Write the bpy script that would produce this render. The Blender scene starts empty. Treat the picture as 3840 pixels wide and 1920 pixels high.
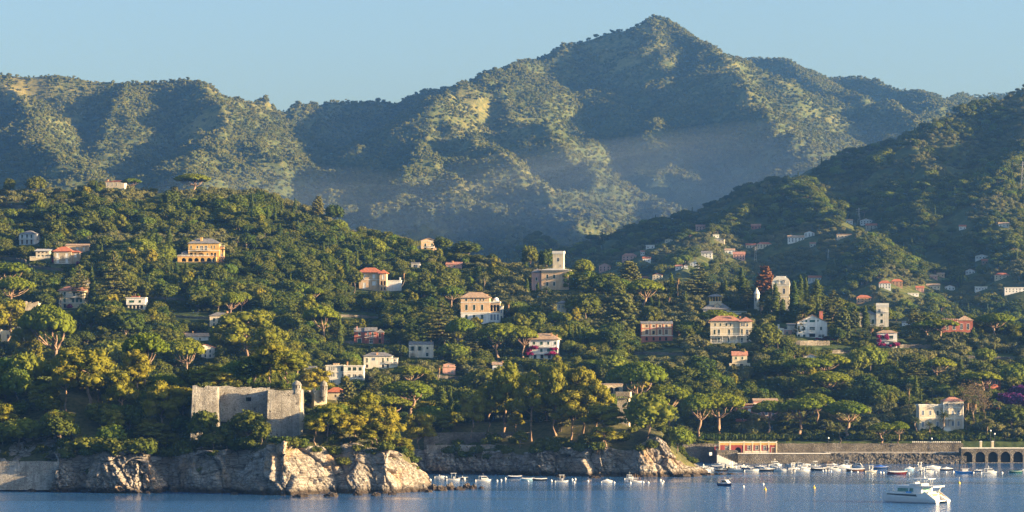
import bpy, math, random
import numpy as np
from mathutils import Matrix, Vector

# ------------------------------------------------------------------ camera, sky, sun, exposure
S = bpy.context.scene
R = math.radians
F, CX, HY, CH = 10667.0, 1920.0, 1342.0, 39.0      # focal length in photo pixels, centre column, horizon row, eye height
cam = bpy.data.cameras.new('camera'); camo = bpy.data.objects.new('camera', cam)
S.collection.objects.link(camo); S.camera = camo
camo.location = (0, 0, CH); camo.rotation_euler = (R(90), 0, 0)
cam.sensor_width = 36; cam.lens = 100; cam.shift_y = (HY - 960) / 3840
cam.clip_start = 5; cam.clip_end = 60000

SUN_EL, SUN_AZ = 10.5, 105.0                          # azimuth clockwise from the view direction (+Y)
sd = Vector((math.sin(R(SUN_AZ)) * math.cos(R(SUN_EL)), math.cos(R(SUN_AZ)) * math.cos(R(SUN_EL)), math.sin(R(SUN_EL))))
W = bpy.data.worlds.new('World'); S.world = W; W.use_nodes = True
nt = W.node_tree; bg = nt.nodes['Background']
sky = nt.nodes.new('ShaderNodeTexSky'); sky.sky_type = 'NISHITA'; sky.sun_disc = False
sky.sun_elevation = R(SUN_EL); sky.sun_rotation = R(SUN_AZ)
sky.air_density = 1.0; sky.dust_density = 2.8; sky.ozone_density = 2.2; sky.altitude = 40
nt.links.new(sky.outputs[0], bg.inputs[0]); bg.inputs[1].default_value = 0.056
sl = bpy.data.lights.new('sun', 'SUN'); sl.energy = 5.0; sl.angle = R(0.5); sl.color = (1.0, 0.72, 0.38)
slo = bpy.data.objects.new('sun', sl); S.collection.objects.link(slo)
slo.rotation_euler = sd.to_track_quat('Z', 'Y').to_euler(); slo.location = (300, 300, 400)
S.view_settings.view_transform = 'Standard'; S.view_settings.look = 'None'
S.view_settings.gamma = 1; S.view_settings.use_curve_mapping = False
S.view_settings.exposure = 2.55
S.render.engine = 'CYCLES'
cy = S.cycles
cy.max_bounces = 5; cy.diffuse_bounces = 2; cy.glossy_bounces = 2; cy.transmission_bounces = 2
cy.transparent_max_bounces = 4; cy.volume_bounces = 1; cy.use_denoising = True; cy.denoising_prefilter = 'NONE'; cy.denoising_input_passes = 'RGB_ALBEDO_NORMAL'
cy.caustics_reflective = False; cy.caustics_refractive = False
cy.volume_step_rate = 4; cy.sample_clamp_indirect = 4

# ------------------------------------------------------------------ helpers
COL = S.collection
def P(px, py, D): return ((px - CX) / F * D, D, CH + (HY - py) / F * D)
def proj(x, y, z): return CX + x / y * F, HY - (z - CH) / y * F
def Dwater(py): return CH * F / (py - HY)

def link_mesh(name, me, parent=None, loc=None):
    o = bpy.data.objects.new(name, me); COL.objects.link(o)
    if parent is not None: o.parent = parent
    if loc is not None: o.location = loc
    return o
def empty(name, loc, rz=0.0, scale=None):
    o = bpy.data.objects.new(name, None); COL.objects.link(o)
    o.location = loc; o.rotation_euler = (0, 0, rz); o.empty_display_size = 0.5
    if scale is not None: o.scale = scale
    return o
def tag(o, label, cat, group=None):
    o['label'] = label; o['category'] = cat
    if group: o['group'] = group
    return o
def np_mesh(name, V, Fq, mat=None, smooth=False):
    me = bpy.data.meshes.new(name)
    V = np.asarray(V, dtype=np.float32).reshape(-1, 3); Fq = np.asarray(Fq, dtype=np.int32)
    k = Fq.shape[1]; n = len(Fq)
    me.vertices.add(len(V)); me.vertices.foreach_set('co', V.ravel())
    me.loops.add(n * k); me.loops.foreach_set('vertex_index', Fq.ravel())
    me.polygons.add(n); me.polygons.foreach_set('loop_start', np.arange(0, n * k, k, dtype=np.int32))
    me.polygons.foreach_set('loop_total', np.full(n, k, dtype=np.int32))
    if smooth: me.polygons.foreach_set('use_smooth', np.ones(n, dtype=bool))
    me.update(calc_edges=True); me.validate()
    if mat: me.materials.append(mat)
    return me
def grid_mesh(name, X, Y, Z, mat, smooth=True):
    r, c = X.shape
    V = np.stack([X, Y, Z], -1).reshape(-1, 3)
    i = np.arange((r - 1) * c).reshape(r - 1, c)[:, :-1].ravel()
    return np_mesh(name, V, np.stack([i, i + 1, i + c + 1, i + c], 1), mat, smooth)

# --- noise
def _h(ix, iy, s):
    n = (ix.astype(np.int64) * 374761393 + iy.astype(np.int64) * 668265263 + s * 982451653) & 0xFFFFFFFF
    n = ((n ^ (n >> 13)) * 1274126177) & 0xFFFFFFFF
    return ((n ^ (n >> 16)) & 0xFFFFFF) / float(0xFFFFFF)
def vnoise(x, y, s=0):
    x = np.asarray(x, float); y = np.asarray(y, float)
    ix = np.floor(x); iy = np.floor(y); fx = x - ix; fy = y - iy
    fx = fx * fx * (3 - 2 * fx); fy = fy * fy * (3 - 2 * fy)
    a = _h(ix, iy, s); b = _h(ix + 1, iy, s); c = _h(ix, iy + 1, s); d = _h(ix + 1, iy + 1, s)
    return (a + (b - a) * fx) + ((c + (d - c) * fx) - (a + (b - a) * fx)) * fy
def fbm(x, y, sc, o=4, s=0):
    t = 0; a = 1.0; f = 1.0 / sc; n = 0
    for k in range(o):
        t = t + a * (vnoise(np.asarray(x) * f + 17.3 * k, np.asarray(y) * f - 9.1 * k, s + k) * 2 - 1); n += a; a *= 0.5; f *= 2.03
    return t / n
def sstep(a, b, x):
    t = np.clip((x - a) / (b - a), 0, 1); return t * t * (3 - 2 * t)
def interp(x, pts): 
    pts = np.array(pts, float); return np.interp(x, pts[:, 0], pts[:, 1])

# --- materials
MATS = {}
def node_mat(name):
    m = bpy.data.materials.new(name); m.use_nodes = True
    return m, m.node_tree, m.node_tree.nodes['Principled BSDF']
def N(t, typ, **kw):
    n = t.nodes.new(typ)
    for k, v in kw.items(): setattr(n, k, v)
    return n
def mat(name, col, rough=0.8, var=0.18, scale=0.6, bump=0.0, bscale=4.0, metal=0.0, col2=None, spec=0.3, streak=0.0):
    """painted / plastered / stone surface: two tones mixed by fractal noise, vertical weather streaks, fine relief"""
    if name in MATS: return MATS[name]
    m, t, b = node_mat(name); L = t.links
    tc = N(t, 'ShaderNodeTexCoord'); ns = N(t, 'ShaderNodeTexNoise'); ns.inputs['Scale'].default_value = scale; ns.inputs['Detail'].default_value = 6
    ns.inputs['Roughness'].default_value = 0.65
    L.new(tc.outputs['Object'], ns.inputs['Vector'])
    rp = N(t, 'ShaderNodeValToRGB'); rp.color_ramp.elements[0].position = 0.32; rp.color_ramp.elements[1].position = 0.68
    c2 = col2 if col2 else tuple(c * (1 - var * 1.6) for c in col)
    rp.color_ramp.elements[0].color = (*c2, 1); rp.color_ramp.elements[1].color = (*[min(1, c * (1 + var * 0.3)) for c in col], 1)
    L.new(ns.outputs['Fac'], rp.inputs['Fac']); out = rp.outputs['Color']
    if streak > 0:
        mp = N(t, 'ShaderNodeMapping'); mp.inputs['Scale'].default_value = (2.2, 2.2, 0.18); L.new(tc.outputs['Object'], mp.inputs['Vector'])
        n2 = N(t, 'ShaderNodeTexNoise'); n2.inputs['Scale'].default_value = 1.0; n2.inputs['Detail'].default_value = 4; L.new(mp.outputs[0], n2.inputs['Vector'])
        r2 = N(t, 'ShaderNodeValToRGB'); r2.color_ramp.elements[0].position = 0.35; r2.color_ramp.elements[1].position = 0.6
        r2.color_ramp.elements[0].color = (1 - streak, 1 - streak, 1 - streak * 0.95, 1); r2.color_ramp.elements[1].color = (1, 1, 1, 1)
        L.new(n2.outputs['Fac'], r2.inputs['Fac'])
        mx = N(t, 'ShaderNodeMix', data_type='RGBA', blend_type='MULTIPLY'); mx.inputs[0].default_value = 1
        L.new(out, mx.inputs[6]); L.new(r2.outputs[0], mx.inputs[7]); out = mx.outputs[2]
    L.new(out, b.inputs['Base Color']); b.inputs['Roughness'].default_value = rough; b.inputs['Metallic'].default_value = metal
    b.inputs['Specular IOR Level'].default_value = spec
    if bump > 0:
        n3 = N(t, 'ShaderNodeTexNoise'); n3.inputs['Scale'].default_value = bscale; n3.inputs['Detail'].default_value = 8; n3.inputs['Roughness'].default_value = 0.7
        L.new(tc.outputs['Object'], n3.inputs['Vector'])
        bp = N(t, 'ShaderNodeBump'); bp.inputs['Strength'].default_value = 1; bp.inputs['Distance'].default_value = bump
        L.new(n3.outputs['Fac'], bp.inputs['Height']); L.new(bp.outputs[0], b.inputs['Normal'])
    MATS[name] = m; return m
def leaf_mat(name, col, col2, trans=0.3, patch=0.25):
    """foliage: per-tree random tone, clump-sized tone change, part of the light passes through the leaves"""
    if name in MATS: return MATS[name]
    m = bpy.data.materials.new(name); m.use_nodes = True; t = m.node_tree; L = t.links
    t.nodes.remove(t.nodes['Principled BSDF']); out = t.nodes['Material Output']
    oi = N(t, 'ShaderNodeObjectInfo'); geo = N(t, 'ShaderNodeNewGeometry')
    ns = N(t, 'ShaderNodeTexNoise'); ns.inputs['Scale'].default_value = patch; ns.inputs['Detail'].default_value = 3
    L.new(geo.outputs['Position'], ns.inputs['Vector'])
    ad = N(t, 'ShaderNodeMath', operation='MULTIPLY_ADD'); ad.inputs[1].default_value = 0.75; L.new(oi.outputs['Random'], ad.inputs[0])
    sb = N(t, 'ShaderNodeMath', operation='SUBTRACT'); L.new(ns.outputs['Fac'], sb.inputs[0]); sb.inputs[1].default_value = 0.36
    L.new(sb.outputs[0], ad.inputs[2])
    mx = N(t, 'ShaderNodeMix', data_type='RGBA'); mx.inputs[6].default_value = (*col, 1); mx.inputs[7].default_value = (*col2, 1)
    L.new(ad.outputs[0], mx.inputs[0])
    df = N(t, 'ShaderNodeBsdfDiffuse'); tr = N(t, 'ShaderNodeBsdfTranslucent'); ms = N(t, 'ShaderNodeMixShader'); ms.inputs[0].default_value = trans
    L.new(mx.outputs[2], df.inputs[0]); L.new(mx.outputs[2], tr.inputs[0]); L.new(df.outputs[0], ms.inputs[1]); L.new(tr.outputs[0], ms.inputs[2])
    L.new(ms.outputs[0], out.inputs['Surface'])
    MATS[name] = m; return m

# ------------------------------------------------------------------ terrain
SKYLINE = [(-700,330,4700),(-300,300,4700),(0,278,4600),(60,288,4600),(120,290,4600),(210,280,4600),(350,303,4600),(480,322,4600),(560,318,4600),(700,310,4600),(760,315,4600),(850,350,4650),(950,380,4750),(1060,406,4900),(1130,415,5050),(1300,396,5200),(1500,388,5250),(1650,336,5250),(1800,281,5250),(2000,216,5200),(2150,161,5200),(2300,116,5200),(2390,104,5200),(2450,63,5200),(2500,72,5200),(2560,118,5150),(2640,172,5050),(2720,216,4900)]
RIDGES = [
 (SKYLINE, 0.62),
 ([(2000,216,5200),(1880,270,4850),(1690,352,4520),(1615,425,4320),(1600,505,4150),(1588,565,4000),(1515,610,3800),(1500,690,3600),(1540,790,3300),(1580,880,3000)], 0.58),
 ([(1820,300,4750),(1950,405,4450),(2080,485,4220),(2200,605,3950),(2235,695,3750)], 0.55),
 ([(1640,405,4380),(1850,565,4000),(2000,695,3700),(2110,805,3450)], 0.5),
 ([(1540,610,3850),(1750,755,3500),(1900,885,3150),(2050,950,2900)], 0.5),
 ([(2445,70,5200),(2465,150,5080),(2490,235,4960)], 0.5),
 ([(2460,470,4560),(2420,565,4300),(2385,620,4120)], 0.5),
 ([(2720,216,4900),(2770,306,4680),(2830,405,4450),(2940,505,4200),(3030,578,4000),(3085,648,3800),(3090,720,3550)], 0.6),
 ([(2640,222,5900),(2850,220,5900),(2950,222,5850),(3080,287,5750),(3190,285,5750),(3310,302,5650),(3420,332,5550),(3560,357,5550),(3620,347,5650),(3750,360,5650),(4100,330,5650),(4700,280,5650)], 0.6),
 ([(2955,225,5830),(3050,306,5550),(3150,350,5350),(3260,390,5150),(3350,408,4950),(3450,446,4750),(3510,490,4550)], 0.55),
 ([(3420,332,5550),(3530,408,5150),(3480,475,4850)], 0.55),
 ([(-60,285,4650),(50,335,4450),(125,425,4150),(110,525,3850),(190,590,3600)], 0.55),
 ([(480,322,4600),(420,425,4320),(370,520,4050)], 0.6),
 ([(745,312,4600),(800,385,4370),(860,455,4170),(820,510,4000),(700,610,3700)], 0.6),
 # hill on the right
 ([(4900,60,3000),(4300,170,2920),(3840,340,2820),(3600,440,2750),(3400,530,2700),(3200,632,2640),(3080,672,2600),(2900,760,2500),(2700,862,2380),(2500,945,2270),(2300,1015,2170),(2180,1045,2100)], 0.42),
 ([(3060,690,2600),(2990,730,2480),(3140,805,2330),(3240,900,2190),(3330,960,2080),(3300,1080,1900)], 0.42),
 ([(3840,345,2820),(3900,500,2620),(3780,640,2450),(3720,800,2280),(3790,930,2130),(3840,1010,1980)], 0.40),
 ([(2700,862,2380),(2640,930,2230),(2560,1010,2060)], 0.40),
 ([(3400,530,2700),(3480,660,2500),(3450,800,2330)], 0.40),
]
SEG = []
for pts, s in RIDGES:
    w = [P(*p) for p in pts]
    for a, b in zip(w[:-1], w[1:]): SEG.append((*a, *b, s))
SEG = np.array(SEG)
def mountains(x, y):
    x = np.asarray(x, float); y = np.asarray(y, float)
    far = sstep(1900, 3200, y)
    wx = x + (fbm(x, y, 260, 4, 3) * 55) * far + fbm(x, y, 70, 3, 4) * 10
    wy = y + (fbm(x, y, 260, 4, 7) * 55) * far + fbm(x, y, 70, 3, 8) * 10
    floor = 22 + np.clip(y - 1900, 0, 3000) * 0.03 + fbm(x, y, 200, 3, 5) * 8
    acc = np.zeros_like(x); best = floor.copy(); top = floor.copy(); k = 9.0
    zs = []
    for ax, ay, az, bx, by, bz, s in SEG:
        dx, dy = bx - ax, by - ay; l2 = dx * dx + dy * dy
        # the crest itself stays where it is; only the flanks are warped
        t0 = np.clip(((x - ax) * dx + (y - ay) * dy) / l2, 0, 1); d0 = np.hypot(x - ax - t0 * dx, y - ay - t0 * dy)
        t = np.clip(((wx - ax) * dx + (wy - ay) * dy) / l2, 0, 1); d = np.hypot(wx - ax - t * dx, wy - ay - t * dy)
        m = sstep(0, 120, d0); d = d0 * (1 - m) + d * m; t = t0 * (1 - m) + t * m
        zr = az + (bz - az) * t
        top = np.maximum(top, zr - 0.15 * d0)
        best = np.maximum(best, zr - s * np.power(d, 1.0) * (1 - 0.12 * sstep(150, 600, d)))
    drop = np.clip(top - best, 0, 200)
    rid = 1 - np.abs(fbm(x, y, 150, 4, 21)); rid = rid * rid
    best = best + (rid - 0.72) * np.minimum(drop, 90) * 0.55 * far + fbm(x, y, 45, 3, 11) * 3.5 * sstep(0, 12, drop)
    return best

RIDGE_PY = [(-600,745),(0,735),(300,724),(432,697),(560,722),(800,724),(1000,735),(1150,795),(1300,855),(1450,905),(1600,929),(1700,965),(1800,990),(2000,1015),(2200,1040),(2400,1070),(2600,1085),(2800,1110),(3000,1125),(3200,1185),(3400,1228),(3600,1232),(3840,1262),(4400,1290)]
RIDGE_D = [(-600,1760),(0,1750),(1000,1720),(1600,1590),(2100,1470),(2900,1370),(3600,1340),(4400,1330)]
D0 = 1074.0
def hill(x, y):
    px = CX + x / y * F
    d1 = interp(px, RIDGE_D); z1 = CH + (HY - interp(px, RIDGE_PY)) / F * d1
    t = (y - D0) / (d1 - D0)
    up = 7.2 + (z1 - 7.2) * np.clip(t, 0, 1) ** 0.97 + fbm(x, y, 60, 3, 31) * 3.0 * sstep(0, 0.1, t) * (1 - sstep(0.9, 1.0, t))
    # garden terraces: shallow steps
    st = 4.0; q = up / st; fr = q - np.floor(q); up = up + (sstep(0.55, 0.95, fr) - fr) * st * 0.35 * sstep(0.05, 0.2, t)
    dn = z1 - np.clip(y - d1, 0, None) * 0.42 - 5 * sstep(0, 60, y - d1)
    z = np.where(t <= 1, up, np.maximum(dn, 15))
    return np.where(t < 0, -6 + (7.2 + 6) * sstep(-6, 0, y - D0), z)

# headlands: coast line (photo column, waterline row), cliff height, plateau
COAST_A = [(-420,1830),(-250,1833),(-100,1834),(0,1836),(90,1838),(150,1840),(215,1846),(300,1843),(345,1848),(420,1849),(500,1850),(580,1850),(610,1840),(650,1842),(700,1846),(780,1848),(840,1850),(880,1846),(960,1854),(1060,1858),(1120,1856),(1180,1852),(1260,1850),(1330,1852),(1400,1850),(1450,1852),(1500,1848),(1540,1846),(1585,1838),(1600,1826),(1585,1812),(1550,1796),(1500,1778),(1430,1757),(1360,1740),(1250,1728)]
CLIFF_A = [(-420,2.8),(0,3.0),(150,3.2),(200,5.0),(222,11.0),(350,12),(420,11),(560,11.5),(600,9.5),(700,11),(800,12),(900,12),(960,14),(1050,13.5),(1150,13.8),(1200,14),(1280,13.5),(1350,12.5),(1430,12.0),(1500,11),(1560,9),(1600,5.5)]
COAST_B = [(1480,1772),(1560,1774),(1640,1776),(1750,1777),(1850,1778),(1950,1781),(2020,1784),(2100,1783),(2180,1786),(2260,1788),(2330,1786),(2400,1789),(2470,1788),(2540,1787),(2600,1784),(2640,1778),(2655,1773),(2630,1766),(2590,1757),(2540,1745),(2500,1736),(2470,1730)]
CLIFF_B = [(1480,7),(1600,7.5),(1750,7.5),(1900,7.8),(2000,8.0),(2100,9),(2200,9.5),(2300,9.5),(2380,8.5),(2430,10.5),(2480,11.5),(2520,9),(2560,5.5),(2600,3.0),(2655,1.0)]
def coast_xy(c):
    return np.array([[(px - CX) / F * Dwater(py), Dwater(py)] for px, py in c])
CA, CB = coast_xy(COAST_A), coast_xy(COAST_B)
def inland(x, y, C, back):
    """signed distance inside the headland outlined by the coast C and closed far behind at depth back"""
    poly = np.vstack([C, [C[-1, 0], back], [C[0, 0], back]])
    n = len(poly); ins = np.zeros(x.shape, bool); dm = np.full(x.shape, 1e9)
    for i in range(n):
        a, b = poly[i], poly[(i + 1) % n]
        cr = ((a[1] > y) != (b[1] > y)) & (x < (b[0] - a[0]) * (y - a[1]) / (b[1] - a[1] + 1e-9) + a[0])
        ins ^= cr
        if i < len(C) - 1:
            d = b - a; t = np.clip(((x - a[0]) * d[0] + (y - a[1]) * d[1]) / (d @ d), 0, 1)
            dm = np.minimum(dm, np.hypot(x - a[0] - t * d[0], y - a[1] - t * d[1]))
    return np.where(ins, dm, -dm)
def head_a(x, y):
    d = inland(x, y, CA, 1120.0); px = CX + x / y * F
    c = interp(px, CLIFF_A)
    tip = 1 - sstep(1280, 1560, px); c = np.maximum(c, 8.2 * (1 - sstep(215, 260, px)))
    up = c + 0.16 * np.clip(d - 7, 0, 15) + (0.08 + 0.30 * tip) * np.clip(d - 22, 0, 36) - 0.05 * np.clip(d - 60, 0, 300)
    up = up + sstep(24, 32, d) * sstep(690, 730, px) * (1 - sstep(1075, 1150, px)) * 9.0 * (1 - sstep(36, 60, d))
    up = up + sstep(10, 34, d) * (1 - sstep(200, 420, px)) * 6 + fbm(x, y, 14, 3, 41) * 0.9
    return np.where(d > 0, -2 + (up + 2) * sstep(1.0, 6.0, d), -4)
def head_b(x, y):
    d = inland(x, y, CB, 1110.0); px = CX + x / y * F
    c = interp(px, CLIFF_B); tip = 1 - sstep(2440, 2560, px)
    up = c + (0.34 * np.clip(d - 6, 0, 26) + 0.02 * np.clip(d - 40, 0, 60)) * (0.15 + 0.85 * tip) + fbm(x, y, 12, 3, 43) * 0.6
    return np.where(d > 0, -2 + (up + 2) * sstep(0.8, 5.0, d), -4)
def ground_near(x, y):
    return np.maximum(np.maximum(hill(x, y), head_a(x, y)), head_b(x, y))
def ground(x, y):
    x = np.asarray(x, float); y = np.asarray(y, float)
    return np.maximum(ground_near(x, y), np.where(y > 1300, mountains(x, y), -50))
def ray(px, py, d0=800.0, d1=3200.0):
    """where the line of sight through a photo pixel meets the ground"""
    D = np.arange(d0, d1, 1.0)
    x = (px - CX) / F * D; z = CH + (HY - py) / F * D
    g = ground_near(x, D)
    hit = np.nonzero(g >= z)[0]
    if len(hit) == 0 or (D[hit[0]] > 1330 and d1 > 1400):
        m = D > 1300; g = g.copy(); g[m] = np.maximum(g[m], mountains(x[m], D[m])); hit = np.nonzero(g >= z)[0]
    if len(hit) == 0: return None
    d = D[hit[0]]; return (float((px - CX) / F * d), float(d), float(g[hit[0]]))
# ------------------------------------------------------------------ ground materials
def terrain_mat(name, base, scrub, grass, rock, sc=0.02):
    m, t, b = node_mat(name); L = t.links
    geo = N(t, 'ShaderNodeNewGeometry'); at = N(t, 'ShaderNodeAttribute', attribute_name='grass')
    n1 = N(t, 'ShaderNodeTexNoise'); n1.inputs['Scale'].default_value = sc; n1.inputs['Detail'].default_value = 8; n1.inputs['Roughness'].default_value = 0.7
    n2 = N(t, 'ShaderNodeTexNoise'); n2.inputs['Scale'].default_value = sc * 6; n2.inputs['Detail'].default_value = 6; n2.inputs['Roughness'].default_value = 0.7
    for n in (n1, n2): L.new(geo.outputs['Position'], n.inputs['Vector'])
    m1 = N(t, 'ShaderNodeMix', data_type='RGBA'); m1.inputs[6].default_value = (*base, 1); m1.inputs[7].default_value = (*scrub, 1)
    r1 = N(t, 'ShaderNodeMapRange'); r1.inputs[1].default_value = 0.4; r1.inputs[2].default_value = 0.6; L.new(n2.outputs['Fac'], r1.inputs[0]); L.new(r1.outputs[0], m1.inputs[0])
    m2 = N(t, 'ShaderNodeMix', data_type='RGBA'); m2.inputs[7].default_value = (*grass, 1); L.new(m1.outputs[2], m2.inputs[6])
    ga = N(t, 'ShaderNodeMath', operation='ADD'); L.new(at.outputs['Fac'], ga.inputs[0])
    gs = N(t, 'ShaderNodeMath', operation='MULTIPLY_ADD'); gs.inputs[1].default_value = 1.6; gs.inputs[2].default_value = -0.85; L.new(n2.outputs['Fac'], gs.inputs[0]); L.new(gs.outputs[0], ga.inputs[1])
    gc = N(t, 'ShaderNodeClamp'); L.new(ga.outputs[0], gc.inputs[0]); L.new(gc.outputs[0], m2.inputs[0])
    m3 = N(t, 'ShaderNodeMix', data_type='RGBA'); m3.inputs[7].default_value = (*rock, 1); L.new(m2.outputs[2], m3.inputs[6])
    r3 = N(t, 'ShaderNodeMapRange'); r3.inputs[1].default_value = 0.66; r3.inputs[2].default_value = 0.72; L.new(n1.outputs['Fac'], r3.inputs[0]); L.new(r3.outputs[0], m3.inputs[0])
    L.new(m3.outputs[2], b.inputs['Base Color']); b.inputs['Roughness'].default_value = 0.95; b.inputs['Specular IOR Level'].default_value = 0.1
    bp = N(t, 'ShaderNodeBump'); bp.inputs['Distance'].default_value = 0.03 / sc; bp.inputs['Strength'].default_value = 0.7; L.new(n2.outputs['Fac'], bp.inputs['Height']); L.new(bp.outputs[0], b.inputs['Normal'])
    return m
M_MOUNT = terrain_mat('mountain scrub and dry grass', (0.042, 0.056, 0.018), (0.072, 0.080, 0.023), (0.27, 0.21, 0.06), (0.24, 0.20, 0.16), 0.018)
M_HILL = terrain_mat('hill undergrowth', (0.022, 0.034, 0.012), (0.045, 0.065, 0.018), (0.10, 0.12, 0.035), (0.18, 0.15, 0.11), 0.05)
M_SOIL = terrain_mat('headland soil and scrub', (0.028, 0.036, 0.014), (0.06, 0.065, 0.022), (0.16, 0.13, 0.05), (0.22, 0.18, 0.13), 0.12)

def set_attr(me, name, v):
    a = me.attributes.new(name, 'FLOAT', 'POINT'); a.data.foreach_set('value', np.asarray(v, np.float32).ravel())

# where dry grass and rock lie bare between the trees (photo column, row, half width, half height, strength)
BARE = [(90,330,110,60,1.0),(330,330,110,40,.6),(250,420,90,60,.5),(560,330,60,30,.5),(760,450,110,70,1.0),(880,340,120,40,.7),(1010,390,90,25,.7),
        (2290,165,120,60,1.1),(2330,240,130,70,.7),(2130,190,90,50,.7),(2420,110,60,40,.8),(2470,200,60,60,.6),(1700,370,120,50,.45),(1800,420,110,70,.55),(1900,540,140,90,.6),(1700,520,80,60,.6),
        (2560,330,80,80,.5),(2720,280,40,80,.9),(2790,380,40,60,.7),(2010,700,100,90,.5),(1750,700,120,80,.4),(2900,250,80,30,.6),(3000,300,70,40,.5),(3250,430,170,40,.5),(3330,410,80,30,.6),(1400,420,200,20,.3)]
def bare_mask(px, py):
    m = np.zeros_like(px)
    for cx, cy_, w, h, s in BARE:
        m = np.maximum(m, 0.8 * s * np.exp(-(((px - cx) / w) ** 2 + ((py - cy_) / h) ** 2)))
    return m

# ------------------------------------------------------------------ far terrain
pxs = np.linspace(-900, 4740, 470); Ds = np.concatenate([np.linspace(1340, 2900, 170), np.linspace(2912, 6300, 260)])
PX, DD = np.meshgrid(pxs, Ds); X = (PX - CX) / F * DD; Z = mountains(X, DD)
_, PY = proj(X, DD, Z)
me = grid_mesh('mountains', X, DD, Z, M_MOUNT)
g_m = bare_mask(PX, PY) * sstep(2900, 3300, DD) * (0.55 + 0.8 * fbm(X, DD, 60, 4, 77)); set_attr(me, 'grass', g_m)
o = link_mesh('mountains', me); o['kind'] = 'structure'
MZ = Z; M_PX, M_D = pxs, Ds
# elevation of the horizon that the nearer ground puts in front of every far point
ANG = (Z - CH) / DD; M_HOR = np.maximum.accumulate(ANG, 0)

pxs2 = np.linspace(-500, 4340, 440); Ds2 = np.concatenate([np.linspace(1066, 1080, 8), np.linspace(1083, 1960, 280)])
PX, DD = np.meshgrid(pxs2, Ds2); X = (PX - CX) / F * DD; Z = hill(X, DD)
me = grid_mesh('hillside', X, DD, Z, M_HILL); set_attr(me, 'grass', 0.25 * (fbm(X, DD, 40, 2, 50) > 0.15))
o = link_mesh('hillside', me); o['kind'] = 'structure'

for nm, fn, rng_ in (('headland_with_castle', head_a, (-420, 1640, 260, 812, 1125, 210)), ('headland_with_tower', head_b, (1450, 2680, 200, 926, 1115, 130))):
    a, b, n, c, d, k = rng_
    PX, DD = np.meshgrid(np.linspace(a, b, n), np.linspace(c, d, k)); X = (PX - CX) / F * DD; Z = fn(X, DD)
    me = grid_mesh(nm, X, DD, Z, M_SOIL); set_attr(me, 'grass', 0.3 + 0.4 * (fbm(X, DD, 9, 2, 51)))
    o = link_mesh(nm, me); o['kind'] = 'structure'

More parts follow.
